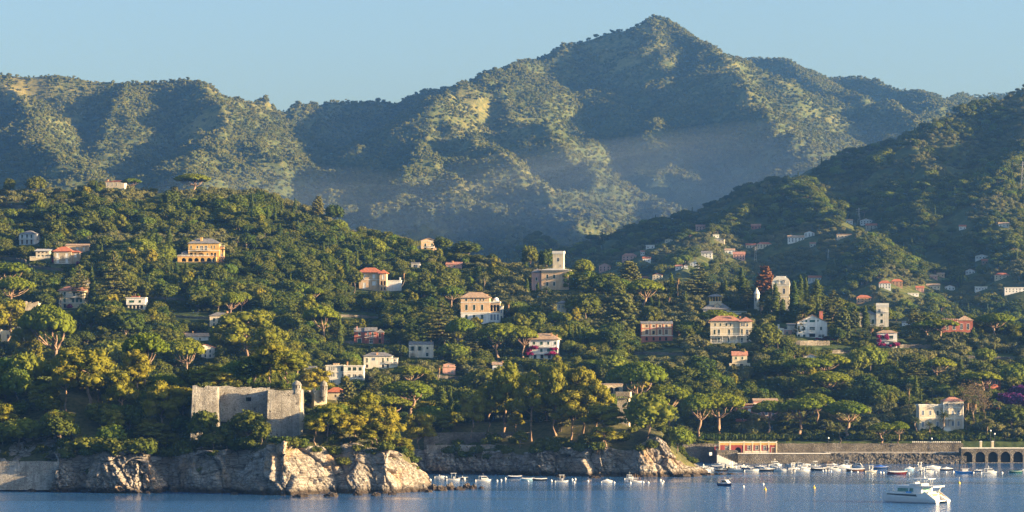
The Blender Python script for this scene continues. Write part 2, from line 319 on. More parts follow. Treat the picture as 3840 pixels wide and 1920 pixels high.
# ------------------------------------------------------------------ rock cliffs
def rock_mat():
    m, t, b = node_mat('layered limestone'); L = t.links
    geo = N(t, 'ShaderNodeNewGeometry')
    n1 = N(t, 'ShaderNodeTexNoise'); n1.inputs['Scale'].default_value = 0.28; n1.inputs['Detail'].default_value = 8; n1.inputs['Roughness'].default_value = 0.68; L.new(geo.outputs['Position'], n1.inputs['Vector'])
    rp = N(t, 'ShaderNodeValToRGB'); e = rp.color_ramp.elements
    e[0].position = 0.30; e[0].color = (0.14, 0.12, 0.10, 1); e[1].position = 0.70; e[1].color = (0.42, 0.375, 0.325, 1)
    k = e.new(0.5); k.color = (0.30, 0.265, 0.23, 1); L.new(n1.outputs['Fac'], rp.inputs['Fac'])
    mp = N(t, 'ShaderNodeMapping'); mp.inputs['Rotation'].default_value = (0, R(38), R(20)); mp.inputs['Scale'].default_value = (0.25, 0.25, 2.2); L.new(geo.outputs['Position'], mp.inputs['Vector'])
    n2 = N(t, 'ShaderNodeTexNoise'); n2.inputs['Scale'].default_value = 1.3; n2.inputs['Detail'].default_value = 6; n2.inputs['Roughness'].default_value = 0.6; L.new(mp.outputs[0], n2.inputs['Vector'])
    r2 = N(t, 'ShaderNodeValToRGB'); r2.color_ramp.elements[0].position = 0.36; r2.color_ramp.elements[0].color = (0.45, 0.42, 0.38, 1); r2.color_ramp.elements[1].position = 0.55; r2.color_ramp.elements[1].color = (1, 1, 1, 1); L.new(n2.outputs['Fac'], r2.inputs['Fac'])
    mu = N(t, 'ShaderNodeMix', data_type='RGBA', blend_type='MULTIPLY'); mu.inputs[0].default_value = 0.8; L.new(rp.outputs[0], mu.inputs[6]); L.new(r2.outputs[0], mu.inputs[7])
    # rusty stains
    n3 = N(t, 'ShaderNodeTexNoise'); n3.inputs['Scale'].default_value = 0.11; n3.inputs['Detail'].default_value = 5; L.new(geo.outputs['Position'], n3.inputs['Vector'])
    r3 = N(t, 'ShaderNodeMapRange'); r3.inputs[1].default_value = 0.55; r3.inputs[2].default_value = 0.72; r3.inputs[4].default_value = 0.7; L.new(n3.outputs['Fac'], r3.inputs[0])
    mr = N(t, 'ShaderNodeMix', data_type='RGBA'); mr.inputs[7].default_value = (0.40, 0.24, 0.12, 1); L.new(r3.outputs[0], mr.inputs[0]); L.new(mu.outputs[2], mr.inputs[6])
    # dark weed and wet band just above the sea
    sp = N(t, 'ShaderNodeSeparateXYZ'); L.new(geo.outputs['Position'], sp.inputs[0])
    za = N(t, 'ShaderNodeMath', operation='MULTIPLY_ADD'); za.inputs[1].default_value = -3.6; L.new(n1.outputs['Fac'], za.inputs[0]); L.new(sp.outputs['Z'], za.inputs[2])
    r4 = N(t, 'ShaderNodeMapRange'); r4.inputs[1].default_value = -0.9; r4.inputs[2].default_value = 0.3; r4.inputs[3].default_value = 1; r4.inputs[4].default_value = 0; L.new(za.outputs[0], r4.inputs[0])
    mw = N(t, 'ShaderNodeMix', data_type='RGBA'); mw.inputs[7].default_value = (0.045, 0.032, 0.022, 1); L.new(r4.outputs[0], mw.inputs[0]); L.new(mr.outputs[2], mw.inputs[6])
    # joints: dark open cracks along tilted beds
    mc = N(t, 'ShaderNodeMapping'); mc.inputs['Rotation'].default_value = (0, R(-32), R(12)); mc.inputs['Scale'].default_value = (0.42, 0.42, 0.8); L.new(geo.outputs['Position'], mc.inputs['Vector'])
    nd = N(t, 'ShaderNodeTexNoise'); nd.inputs['Scale'].default_value = 0.9; nd.inputs['Detail'].default_value = 4; L.new(mc.outputs[0], nd.inputs['Vector'])
    vm = N(t, 'ShaderNodeMix', data_type='VECTOR'); vm.inputs[0].default_value = 0.22; L.new(mc.outputs[0], vm.inputs[4]); L.new(nd.outputs['Color'], vm.inputs[5])
    vc = N(t, 'ShaderNodeTexVoronoi', feature='DISTANCE_TO_EDGE'); vc.inputs['Scale'].default_value = 1.0; L.new(vm.outputs[1], vc.inputs['Vector'])
    rc = N(t, 'ShaderNodeMapRange'); rc.inputs[1].default_value = 0.0; rc.inputs[2].default_value = 0.06; rc.inputs[3].default_value = 0.8; rc.inputs[4].default_value = 0.0; L.new(vc.outputs['Distance'], rc.inputs[0])
    mk = N(t, 'ShaderNodeMix', data_type='RGBA'); mk.inputs[7].default_value = (0.05, 0.042, 0.035, 1); L.new(rc.outputs[0], mk.inputs[0]); L.new(mw.outputs[2], mk.inputs[6])
    L.new(mk.outputs[2], b.inputs['Base Color']); b.inputs['Roughness'].default_value = 0.85; b.inputs['Specular IOR Level'].default_value = 0.25
    n5 = N(t, 'ShaderNodeTexNoise'); n5.inputs['Scale'].default_value = 1.6; n5.inputs['Detail'].default_value = 9; n5.inputs['Roughness'].default_value = 0.72; L.new(geo.outputs['Position'], n5.inputs['Vector'])
    b1 = N(t, 'ShaderNodeBump'); b1.inputs['Distance'].default_value = 0.45; b1.inputs['Strength'].default_value = 0.9; L.new(n5.outputs['Fac'], b1.inputs['Height'])
    b2 = N(t, 'ShaderNodeBump'); b2.inputs['Distance'].default_value = 0.35; b2.inputs['Strength'].default_value = 0.8; L.new(n2.outputs['Fac'], b2.inputs['Height']); L.new(b1.outputs[0], b2.inputs['Normal'])
    L.new(b2.outputs[0], b.inputs['Normal'])
    return m
M_ROCK = rock_mat()
def blocks(u, v, size, seed, rough=1.0):
    """angular slabs: nearest-cell lookup, each cell its own tilted plane, cracks between"""
    u = u / size[0]; v = v / size[1]
    iu = np.floor(u); iv = np.floor(v)
    best = np.full(u.shape, 9.0); sec = np.full(u.shape, 9.0); val = np.zeros(u.shape)
    for du in (-1, 0, 1):
        for dv in (-1, 0, 1):
            cu, cv = iu + du, iv + dv
            ru = cu + 0.1 + 0.8 * _h(cu, cv, seed); rv = cv + 0.1 + 0.8 * _h(cu, cv, seed + 1)
            d = np.hypot(u - ru, v - rv)
            pl = (_h(cu, cv, seed + 2) - 0.5) * 1.6 + (u - ru) * (_h(cu, cv, seed + 3) - 0.35) * 1.8 + (v - rv) * (_h(cu, cv, seed + 4) - 0.6) * 1.4
            n = d < best
            sec = np.where(n, best, np.minimum(sec, d)); val = np.where(n, pl, val); best = np.where(n, d, best)
    return val * rough - 0.9 * (1 - sstep(0.0, 0.14, sec - best))
def cliff(name, C, coast, heights, seed, step=0.22, nv=74, inset=5.0, rough=((1.0, 1.0),)):
    L = np.concatenate([[0], np.cumsum(np.hypot(*np.diff(C, axis=0).T))]); n = int(L[-1] / step)
    s = np.linspace(0, L[-1], n); x = np.interp(s, L, C[:, 0]); y = np.interp(s, L, C[:, 1])
    k = np.ones(25) / 25; xs = np.convolve(np.pad(x, 12, 'edge'), k, 'valid'); ys = np.convolve(np.pad(y, 12, 'edge'), k, 'valid')
    tx, ty = np.gradient(xs), np.gradient(ys); l = np.hypot(tx, ty) + 1e-9; nx, ny = ty / l, -tx / l        # outward
    px = CX + xs / ys * F; ppx = interp(s, np.stack([L, [c[0] for c in coast]], 1))
    h = interp(ppx, heights) * (1 + 0.16 * fbm(s, s * 0, 9, 3, seed)) + 0.8 * fbm(s, s * 0 + 5, 2.5, 3, seed) ; h = np.where(h < 1.2, 1.2, h)
    t = np.linspace(-0.10, 1.0, nv)[:, None]; S_, T_ = np.broadcast_arrays(s[None, :], t); H = np.broadcast_to(h, T_.shape)
    zz = T_ * H
    lean = 0.9 * S_ + 0  # strata lean to the right
    us = S_ + zz * 0.55; vs = zz - S_ * 0.12
    a = sstep(0, 1, 0.5 + 1.6 * fbm(S_, zz * 0.5, 26, 2, seed + 5))
    disp = (blocks(us, vs, (6.5, 9.0), seed, 1.9)) + blocks(us * 1.1, vs, (1.7, 2.8), seed + 9, 0.8) * (0.35 + 0.9 * a) + blocks(us, vs, (0.9, 1.3), seed + 17, 0.34) * (.35 + .8 * a)
    disp = disp + fbm(S_, zz, 9, 4, seed + 23) * 1.1 + fbm(S_, zz, 1.0, 3, seed + 24) * 0.45
    wob = 1 - 0.5 * (1 - sstep(0, 0.12, T_))
    off = disp * wob - inset * 0.85 * np.clip(T_, 0, 1) ** 1.7 + 1.2 * (1 - T_) * 0.5
    off = off * np.clip(H / 6.0, 0.25, 1)
    Xc = xs[None, :] + nx[None, :] * off; Yc = ys[None, :] + ny[None, :] * off; Zc = zz + 0.25 * fbm(S_, zz, 1.5, 2, seed + 30)
    # cap that runs back into the soil
    q = np.linspace(0.2, 1, 8)[:, None]
    offc = off[-1][None, :] - q * 6.0
    Xk = xs[None, :] + nx[None, :] * offc; Yk = ys[None, :] + ny[None, :] * offc; Zk = Zc[-1][None, :] + 0.5 * np.sin(q * 3) * fbm(S_[:8], q * 6, 2.0, 3, seed + 31) + 0.12 * q * 6 - 2.2 * q ** 2
    me = grid_mesh(name, np.vstack([Xc, Xk]), np.vstack([Yc, Yk]), np.vstack([Zc, Zk]), M_ROCK, smooth=False)
    o = link_mesh(name, me); o['kind'] = 'structure'
    return o
cliff('rock_cliff_below_castle', CA, COAST_A, CLIFF_A, 101, step=0.2, nv=80)
cliff('rock_cliff_below_tower', CB, COAST_B, CLIFF_B, 202, step=0.25, nv=60, inset=4.0)

# bare rock scar on the slope at the left
PXs, Dss = np.meshgrid(np.linspace(-260, 345, 210), np.linspace(836, 872, 90)); Xs = (PXs - CX) / F * Dss
fade = sstep(345, 270, PXs) * sstep(836, 841, Dss) * (1 - sstep(864, 872, Dss)) * sstep(-0.05, 0.25, 0.35 + fbm(Xs, Dss, 11, 3, 91))
Zs = head_a(Xs, Dss) - 0.7 + fade * (1.1 + 0.75 * blocks(Xs + Dss * 0.5, Dss, (4.5, 3.2), 93, 0.8) + 0.35 * blocks(Xs, Dss + Xs * .3, (1.5, 1.2), 95, 0.6))
o = link_mesh('rock_scar', grid_mesh('rock_scar', Xs, Dss, Zs, M_ROCK, smooth=False)); o['kind'] = 'structure'

# ------------------------------------------------------------------ sea
def sea_mat():
    m, t, b = node_mat('sea water'); L = t.links
    geo = N(t, 'ShaderNodeNewGeometry')
    b.inputs['Base Color'].default_value = (0.030, 0.110, 0.26, 1); b.inputs['IOR'].default_value = 1.5; b.inputs['Specular IOR Level'].default_value = 0.5
    # calm lanes and ruffled lanes
    mp = N(t, 'ShaderNodeMapping'); mp.inputs['Scale'].default_value = (0.006, 0.030, 1); L.new(geo.outputs['Position'], mp.inputs[0])
    nl = N(t, 'ShaderNodeTexNoise'); nl.inputs['Scale'].default_value = 1; nl.inputs['Detail'].default_value = 3; L.new(mp.outputs[0], nl.inputs['Vector'])
    sp = N(t, 'ShaderNodeSeparateXYZ'); L.new(geo.outputs['Position'], sp.inputs[0])
    sh = N(t, 'ShaderNodeMapRange'); sh.inputs[1].default_value = 800; sh.inputs[2].default_value = 1010; sh.inputs[3].default_value = 0.12; sh.inputs[4].default_value = -0.20; 
    lx = N(t, 'ShaderNodeMapRange'); lx.inputs[1].default_value = -70; lx.inputs[2].default_value = 15; lx.inputs[3].default_value = 90; lx.inputs[4].default_value = 0; L.new(sp.outputs['X'], lx.inputs[0])
    ya = N(t, 'ShaderNodeMath', operation='ADD'); L.new(sp.outputs['Y'], ya.inputs[0]); L.new(lx.outputs[0], ya.inputs[1]); L.new(ya.outputs[0], sh.inputs[0])
    ad = N(t, 'ShaderNodeMath', operation='ADD'); L.new(nl.outputs['Fac'], ad.inputs[0]); L.new(sh.outputs[0], ad.inputs[1])
    rl = N(t, 'ShaderNodeMapRange'); rl.inputs[1].default_value = 0.40; rl.inputs[2].default_value = 0.62; rl.inputs[3].default_value = 0.06; rl.inputs[4].default_value = 1.0; L.new(ad.outputs[0], rl.inputs[0])
    m2 = N(t, 'ShaderNodeMapping'); m2.inputs['Scale'].default_value = (0.55, 0.9, 1); m2.inputs['Rotation'].default_value = (0, 0, R(25)); L.new(geo.outputs['Position'], m2.inputs[0])
    n1 = N(t, 'ShaderNodeTexNoise'); n1.inputs['Scale'].default_value = 1.0; n1.inputs['Detail'].default_value = 5; n1.inputs['Roughness'].default_value = 0.6; L.new(m2.outputs[0], n1.inputs['Vector'])
    bp = N(t, 'ShaderNodeBump'); bp.inputs['Distance'].default_value = 0.7; L.new(n1.outputs['Fac'], bp.inputs['Height']); L.new(rl.outputs[0], bp.inputs['Strength']); L.new(bp.outputs[0], b.inputs['Normal'])
    b.inputs['Roughness'].default_value = 0.12
    return m
V = [(-9000, -6000, 0), (9000, -6000, 0), (9000, 1300, 0), (-9000, 1300, 0)]
o = link_mesh('sea', np_mesh('sea', V, [(0, 1, 2, 3)], sea_mat())); o['kind'] = 'structure'

# ------------------------------------------------------------------ haze: even thin air over bay and mountains
def box_mesh(name, lo, hi, mt):
    x0, y0, z0 = lo; x1, y1, z1 = hi
    V = [(x0,y0,z0),(x1,y0,z0),(x1,y1,z0),(x0,y1,z0),(x0,y0,z1),(x1,y0,z1),(x1,y1,z1),(x0,y1,z1)]
    return np_mesh(name, V, [(0,3,2,1),(4,5,6,7),(0,1,5,4),(1,2,6,5),(2,3,7,6),(3,0,4,7)], mt)
HAZE_DENSITY = 0.00006
def add_mist():
    # low bank of morning mist lying in the valley
    m = bpy.data.materials.new('valley mist'); m.use_nodes = True; t = m.node_tree; t.nodes.remove(t.nodes['Principled BSDF'])
    v = t.nodes.new('ShaderNodeVolumePrincipled'); v.inputs['Color'].default_value = (0.72, 0.85, 1.0, 1); v.inputs['Density'].default_value = 0.00010; v.inputs['Anisotropy'].default_value = 0.3
    t.links.new(v.outputs[0], t.nodes['Material Output'].inputs['Volume'])
    for i, (px, py, D, rx, ry, rz, ro) in enumerate(((2600, 720, 3150, 240, 260, 38, -7), (2400, 760, 3050, 220, 220, 38, -3), (1380, 840, 2900, 170, 220, 30, 5))):
        for f in (1.35, 1.0, 0.72, 0.46):
            b = MB().lathe([(math.sin(q), -math.cos(q)) for q in np.linspace(0.05, math.pi - 0.05, 14)], 28)
            o = b.obj('mist', m); o.location = P(px, py - 10 * f, D); o.scale = (rx * f, ry * f, rz * f * 1.25); o.rotation_euler = (0, R(ro), 0); o['kind'] = 'stuff'
def add_haze():
    m = bpy.data.materials.new('thin sea air'); m.use_nodes = True; t = m.node_tree
    t.nodes.remove(t.nodes['Principled BSDF'])
    v = t.nodes.new('ShaderNodeVolumePrincipled'); v.inputs['Color'].default_value = (0.20, 0.48, 1.0, 1)
    v.inputs['Density'].default_value = HAZE_DENSITY; v.inputs['Anisotropy'].default_value = 0.55
    t.links.new(v.outputs[0], t.nodes['Material Output'].inputs['Volume'])
    o = link_mesh('haze', box_mesh('haze', (-9500, -6500, -8), (9500, 6600, 900), m)); o['kind'] = 'stuff'
# ------------------------------------------------------------------ mesh builder
class MB:
    def __init__(s): s.v = []; s.f = []
    def add(s, vs, fs):
        n = len(s.v); s.v += [tuple(v) for v in vs]; s.f += [tuple(i + n for i in f) for f in fs]; return s
    def box(s, x0, x1, y0, y1, z0, z1):
        return s.add([(x0,y0,z0),(x1,y0,z0),(x1,y1,z0),(x0,y1,z0),(x0,y0,z1),(x1,y0,z1),(x1,y1,z1),(x0,y1,z1)],
                     [(0,3,2,1),(4,5,6,7),(0,1,5,4),(1,2,6,5),(2,3,7,6),(3,0,4,7)])
    def ring(s, rings, cap=True):
        """loft through a list of equal-length rings of points"""
        n = len(rings[0]); vs = [p for r in rings for p in r]; fs = []
        for i in range(len(rings) - 1):
            for j in range(n):
                k = (j + 1) % n; fs.append((i * n + j, i * n + k, (i + 1) * n + k, (i + 1) * n + j))
        if cap: fs.append(tuple(reversed(range(n)))); fs.append(tuple(range((len(rings) - 1) * n, len(rings) * n)))
        return s.add(vs, fs)
    def lathe(s, prof, n=10, c=(0, 0), a0=0.0):
        return s.ring([[(c[0] + r * math.cos(a0 + 2 * math.pi * j / n), c[1] + r * math.sin(a0 + 2 * math.pi * j / n), z) for j in range(n)] for r, z in prof])
    def tube(s, pts, rad, n=6):
        rings = []
        for i, p in enumerate(pts):
            a = Vector(pts[max(i - 1, 0)]); b = Vector(pts[min(i + 1, len(pts) - 1)]); d = (b - a)
            d = d.normalized() if d.length > 1e-6 else Vector((0, 0, 1))
            u = d.orthogonal().normalized(); w = d.cross(u); r = rad[i] if hasattr(rad, '__len__') else rad
            rings.append([tuple(Vector(p) + u * (r * math.cos(2 * math.pi * j / n)) + w * (r * math.sin(2 * math.pi * j / n))) for j in range(n)])
        # keep the rings aligned
        for i in range(1, len(rings)):
            best = min(range(n), key=lambda k: (Vector(rings[i][k]) - Vector(rings[i - 1][0])).length)
            rings[i] = rings[i][best:] + rings[i][:best]
        return s.ring(rings)
    def mesh(s, name, m, smooth=False):
        me = bpy.data.meshes.new(name); me.from_pydata(s.v, [], s.f); me.materials.append(m)
        if smooth: me.polygons.foreach_set('use_smooth', np.ones(len(me.polygons), bool))
        me.update(); return me
    def obj(s, name, m, parent=None, smooth=False, loc=None): return link_mesh(name, s.mesh(name, m, smooth), parent, loc)

# ------------------------------------------------------------------ building materials
PL = dict(var=0.16, scale=0.35, streak=0.22, bump=0.01)
C_ = {k_: tuple(c_ * 1.0 for c_ in v_) for k_, v_ in dict(white=(0.74, 0.72, 0.68), cream=(0.62, 0.52, 0.36), peach=(0.62, 0.42, 0.25), ochre=(0.58, 0.36, 0.12), pink=(0.56, 0.31, 0.25), red=(0.40, 0.13, 0.09),
          deepred=(0.30, 0.055, 0.05), tan=(0.42, 0.33, 0.22), beige=(0.55, 0.47, 0.36), pale=(0.66, 0.60, 0.50), grey=(0.40, 0.38, 0.35), brown=(0.30, 0.19, 0.12), orange=(0.60, 0.33, 0.16)).items()}
def wall_m(c): return mat('plaster ' + c, C_[c], 0.9, **PL)
M_TERRA = mat('terracotta roof tiles', (0.42, 0.13, 0.06), 0.9, var=0.3, scale=1.2, bump=0.05, bscale=3, col2=(0.28, 0.09, 0.05))
M_PINKROOF = mat('faded pink roof tiles', (0.44, 0.20, 0.14), 0.9, var=0.3, scale=1.2, bump=0.05, bscale=3)
M_TANROOF = mat('pale tan roof tiles', (0.42, 0.28, 0.18), 0.9, var=0.3, scale=1.0, bump=0.05, bscale=3)
M_SLATE = mat('grey slate roof', (0.20, 0.19, 0.19), 0.85, var=0.3, scale=1.0, bump=0.05, bscale=3)
M_FLAT = mat('pale flat roof', (0.45, 0.42, 0.38), 0.9)
ROOF = dict(t=M_TERRA, k=M_PINKROOF, n=M_TANROOF, s=M_SLATE, f=M_FLAT)
M_GLASS, _t, _b = node_mat('dark window glass'); _b.inputs['Base Color'].default_value = (0.02, 0.025, 0.03, 1); _b.inputs['Roughness'].default_value = 0.12
M_GREEN = mat('green shutters', (0.025, 0.10, 0.07), 0.6, scale=3)
M_DGREEN = mat('dark green shutters', (0.02, 0.05, 0.035), 0.6, scale=3)
M_BLUE = mat('grey blue shutters', (0.16, 0.20, 0.27), 0.6, scale=3)
M_WSH = mat('white shutters', (0.72, 0.72, 0.72), 0.6, scale=3)
M_BSH = mat('brown shutters', (0.13, 0.08, 0.045), 0.6, scale=3)
M_SHADE = mat('painted interior shade', (0.02, 0.018, 0.016), 0.9)  # near-black colour standing in for the shade inside openings
M_TRIM = mat('pale stone trim', (0.66, 0.62, 0.55), 0.85, var=0.12, scale=1)
M_WHITE = mat('white paint', (0.80, 0.80, 0.78), 0.5, var=0.06, scale=1)
M_IRON = mat('dark iron', (0.05, 0.05, 0.05), 0.5)
def stone_mat(name, a, b_, mortar, sc=2.2, depth=0.12, pock=False):
    m, t, b = node_mat(name); L = t.links; geo = N(t, 'ShaderNodeNewGeometry')
    mp = N(t, 'ShaderNodeMapping'); mp.inputs['Scale'].default_value = (1, 1, 1.5); L.new(geo.outputs['Position'], mp.inputs[0])
    v = N(t, 'ShaderNodeTexVoronoi'); v.inputs['Scale'].default_value = sc; L.new(mp.outputs[0], v.inputs['Vector'])
    ve = N(t, 'ShaderNodeTexVoronoi', feature='DISTANCE_TO_EDGE'); ve.inputs['Scale'].default_value = sc; L.new(mp.outputs[0], ve.inputs['Vector'])
    sx = N(t, 'ShaderNodeSeparateColor'); L.new(v.outputs['Color'], sx.inputs[0])
    mx = N(t, 'ShaderNodeMix', data_type='RGBA'); mx.inputs[6].default_value = (*a, 1); mx.inputs[7].default_value = (*b_, 1); L.new(sx.outputs[0], mx.inputs[0])
    ns = N(t, 'ShaderNodeTexNoise'); ns.inputs['Scale'].default_value = 0.22; ns.inputs['Detail'].default_value = 7; L.new(geo.outputs['Position'], ns.inputs['Vector'])
    rp = N(t, 'ShaderNodeValToRGB'); rp.color_ramp.elements[0].position = 0.36; rp.color_ramp.elements[0].color = (0.55, 0.53, 0.50, 1); rp.color_ramp.elements[1].position = 0.62; rp.color_ramp.elements[1].color = (1.05, 1.03, 1, 1); L.new(ns.outputs['Fac'], rp.inputs[0])
    mu = N(t, 'ShaderNodeMix', data_type='RGBA', blend_type='MULTIPLY'); mu.inputs[0].default_value = 1; L.new(mx.outputs[2], mu.inputs[6]); L.new(rp.outputs[0], mu.inputs[7])
    r = N(t, 'ShaderNodeMapRange'); r.inputs[1].default_value = 0.02; r.inputs[2].default_value = 0.07; r.inputs[3].default_value = 1; r.inputs[4].default_value = 0; L.new(ve.outputs['Distance'], r.inputs[0])
    mm = N(t, 'ShaderNodeMix', data_type='RGBA'); mm.inputs[7].default_value = (*mortar, 1); L.new(r.outputs[0], mm.inputs[0]); L.new(mu.outputs[2], mm.inputs[6])
    col = mm.outputs[2]
    if pock:                                             # fallen stones leave dark holes; damp runs down the face
        np_ = N(t, 'ShaderNodeTexNoise'); np_.inputs['Scale'].default_value = 0.95; np_.inputs['Detail'].default_value = 3; L.new(geo.outputs['Position'], np_.inputs['Vector'])
        rq = N(t, 'ShaderNodeMapRange'); rq.inputs[1].default_value = 0.63; rq.inputs[2].default_value = 0.69; rq.inputs[4].default_value = 0.85; L.new(np_.outputs['Fac'], rq.inputs[0])
        mq = N(t, 'ShaderNodeMix', data_type='RGBA'); mq.inputs[7].default_value = (0.06, 0.045, 0.035, 1); L.new(rq.outputs[0], mq.inputs[0]); L.new(col, mq.inputs[6]); col = mq.outputs[2]
        ms = N(t, 'ShaderNodeMapping'); ms.inputs['Scale'].default_value = (0.9, 0.9, 0.06); L.new(geo.outputs['Position'], ms.inputs[0])
        nr = N(t, 'ShaderNodeTexNoise'); nr.inputs['Scale'].default_value = 1; nr.inputs['Detail'].default_value = 4; L.new(ms.outputs[0], nr.inputs['Vector'])
        rr = N(t, 'ShaderNodeMapRange'); rr.inputs[1].default_value = 0.5; rr.inputs[2].default_value = 0.7; rr.inputs[4].default_value = 0.6; L.new(nr.outputs['Fac'], rr.inputs[0])
        mr_ = N(t, 'ShaderNodeMix', data_type='RGBA'); mr_.inputs[7].default_value = (0.12, 0.11, 0.10, 1); L.new(rr.outputs[0], mr_.inputs[0]); L.new(col, mr_.inputs[6]); col = mr_.outputs[2]
    L.new(col, b.inputs['Base Color']); b.inputs['Roughness'].default_value = 0.92; b.inputs['Specular IOR Level'].default_value = 0.15
    rb = N(t, 'ShaderNodeMapRange'); rb.inputs[2].default_value = 0.18; L.new(ve.outputs['Distance'], rb.inputs[0])
    bp = N(t, 'ShaderNodeBump'); bp.inputs['Distance'].default_value = depth; L.new(rb.outputs[0], bp.inputs['Height']); L.new(bp.outputs[0], b.inputs['Normal'])
    return m
M_CASTLE = stone_mat('weathered castle rubble', (0.40, 0.38, 0.345), (0.22, 0.195, 0.165), (0.36, 0.34, 0.31), 2.2, 0.08, True)
M_RUBBLE = stone_mat('grey rubble masonry', (0.21, 0.19, 0.165), (0.125, 0.112, 0.10), (0.10, 0.09, 0.078), 1.5, 0.15)
M_WARMSTONE = stone_mat('warm tower stone', (0.56, 0.48, 0.36), (0.44, 0.36, 0.26), (0.46, 0.39, 0.29), 1.8, 0.08)

# ------------------------------------------------------------------ houses
LAND = []            # (px, py, phrase) for describing where trees stand
CLEAR = []           # (px0, px1, py_top, py_base, D): fronts that stay in view
WIN_CACHE = {}
SH = dict(g=M_GREEN, G=M_GREEN, d=M_DGREEN, b=M_BLUE, w=M_WSH, n=M_BSH)
def window_mesh(kind, w, h):
    key = (kind, round(w, 1), round(h, 1))
    if key in WIN_CACHE: return WIN_CACHE[key]
    w, h = max(key[1], 0.3), max(key[2], 0.3); t = min(0.11, w * 0.12)
    fr = MB(); fr.box(-w/2-t, -w/2, -0.06, 0.10, -t, h+t); fr.box(w/2, w/2+t, -0.06, 0.10, -t, h+t); fr.box(-w/2, w/2, -0.06, 0.10, h, h+t); fr.box(-w/2-t*1.4, w/2+t*1.4, -0.16, 0.10, -t*1.3, 0)
    out = {'frame': fr.mesh('window', M_TRIM)}
    pn = MB(); pn.add([(-w/2, 0.14, 0), (w/2, 0.14, 0), (w/2, 0.14, h), (-w/2, 0.14, h)], [(0, 1, 2, 3)])
    out['pane'] = pn.mesh('pane', M_GLASS)
    if kind in 'pao':
        s = MB(); s.box(-0.04, 0.04, 0.05, 0.13, 0.02, h - 0.02); s.box(-w/2 + 0.01, w/2 - 0.01, 0.06, 0.12, h * 0.6, h * 0.6 + 0.06); out['sash'] = s.mesh('sash', M_WHITE)
    if kind in SH and kind != 'o' or kind == 'o':
        m = SH.get(kind, M_GREEN); sg = MB()
        if kind == 'o': sg.box(0, w * 0.5, -0.05, 0.0, 0, h)
        else: sg.box(-w/4 + 0.015, w/4 - 0.015, 0.02, 0.07, 0.02, h - 0.02)
        for i in range(5): sg.box((0.05 if kind == 'o' else -w/4 + 0.06), (w * 0.5 - 0.05 if kind == 'o' else w/4 - 0.06), (-0.075 if kind == 'o' else -0.005), (-0.05 if kind == 'o' else 0.02), h * (0.08 + 0.18 * i), h * (0.08 + 0.18 * i) + h * 0.1)
        out['shutter'] = sg.mesh('shutter', m)
    WIN_CACHE[key] = out; return out
def add_window(root, kind, w, h, M4, simple=False):
    ms = window_mesh(kind, w, h)
    if simple:
        o = link_mesh('window', ms['pane'] if 'shutter' not in ms else ms['frame'], root); o.matrix_local = M4
        if 'shutter' in ms:
            for sx in (-1, 1): c = link_mesh('shutter', ms['shutter'], o); c.location = (sx * w / 4, 0, 0)
        return
    o = link_mesh('window', ms['frame'], root); o.matrix_local = M4
    if kind in 'pao' or kind not in SH: link_mesh('pane', ms['pane'], o)
    if 'sash' in ms: link_mesh('sash', ms['sash'], o)
    if 'shutter' in ms:
        if kind == 'o':
            a = link_mesh('shutter', ms['shutter'], o); a.location = (w/2 + 0.08, 0, 0); b = link_mesh('shutter', ms['shutter'], o); b.location = (-w - 0.08, 0, 0)
        else:
            for sx in (-1, 1): a = link_mesh('shutter', ms['shutter'], o); a.location = (sx * w / 4, 0, 0)
def panel(mb, W, z0, z1, holes, M4, depth=0.3):
    """a wall of width W (centred) with real openings; arched tops get curved spandrels"""
    xs = sorted({-W/2, W/2, *[max(-W/2, c - w/2) for c, z, w, h, a in holes], *[min(W/2, c + w/2) for c, z, w, h, a in holes]})
    zs = sorted({z0, z1, *[min(max(z, z0), z1) for c, z, w, h, a in holes], *[min(max(z + h, z0), z1) for c, z, w, h, a in holes]})
    T = lambda x, y, z: tuple(M4 @ Vector((x, y, z)))
    for a, b in zip(xs[:-1], xs[1:]):
        for c, d in zip(zs[:-1], zs[1:]):
            mx, mz = (a + b) / 2, (c + d) / 2
            if any(abs(mx - hc) < hw/2 and hz < mz < hz + hh for hc, hz, hw, hh, ar in holes) or b - a < 1e-4 or d - c < 1e-4: continue
            mb.add([T(a,0,c), T(b,0,c), T(b,0,d), T(a,0,d)], [(0, 1, 2, 3)])
    for hc, hz, hw, hh, ar in holes:
        a, b, c, d = hc - hw/2, hc + hw/2, hz, hz + hh
        mb.add([T(a,0,c),T(b,0,c),T(b,depth,c),T(a,depth,c)], [(0,1,2,3)]); mb.add([T(a,0,d),T(b,0,d),T(b,depth,d),T(a,depth,d)], [(3,2,1,0)])
        mb.add([T(a,0,c),T(a,depth,c),T(a,depth,d),T(a,0,d)], [(0,1,2,3)]); mb.add([T(b,0,c),T(b,depth,c),T(b,depth,d),T(b,0,d)], [(3,2,1,0)])
        if ar:
            r = hw / 2; n = 6; zc = d - min(r, hh * 0.6); ry = d - zc
            for sgn in (-1, 1):
                arc = [(hc + sgn * r * math.cos(math.pi/2 * i / n), zc + ry * math.sin(math.pi/2 * i / n)) for i in range(n + 1)]
                for i in range(n):
                    p, q = arc[i], arc[i + 1]; k = (hc + sgn * r, d)
                    mb.add([T(k[0],0.01,k[1]), T(p[0],0.01,p[1]), T(q[0],0.01,q[1])], [(0, 1, 2) if sgn > 0 else (2, 1, 0)])
                    mb.add([T(p[0],0.01,p[1]), T(p[0],depth,p[1]), T(q[0],depth,q[1]), T(q[0],0.01,q[1])], [(0, 1, 2, 3)])
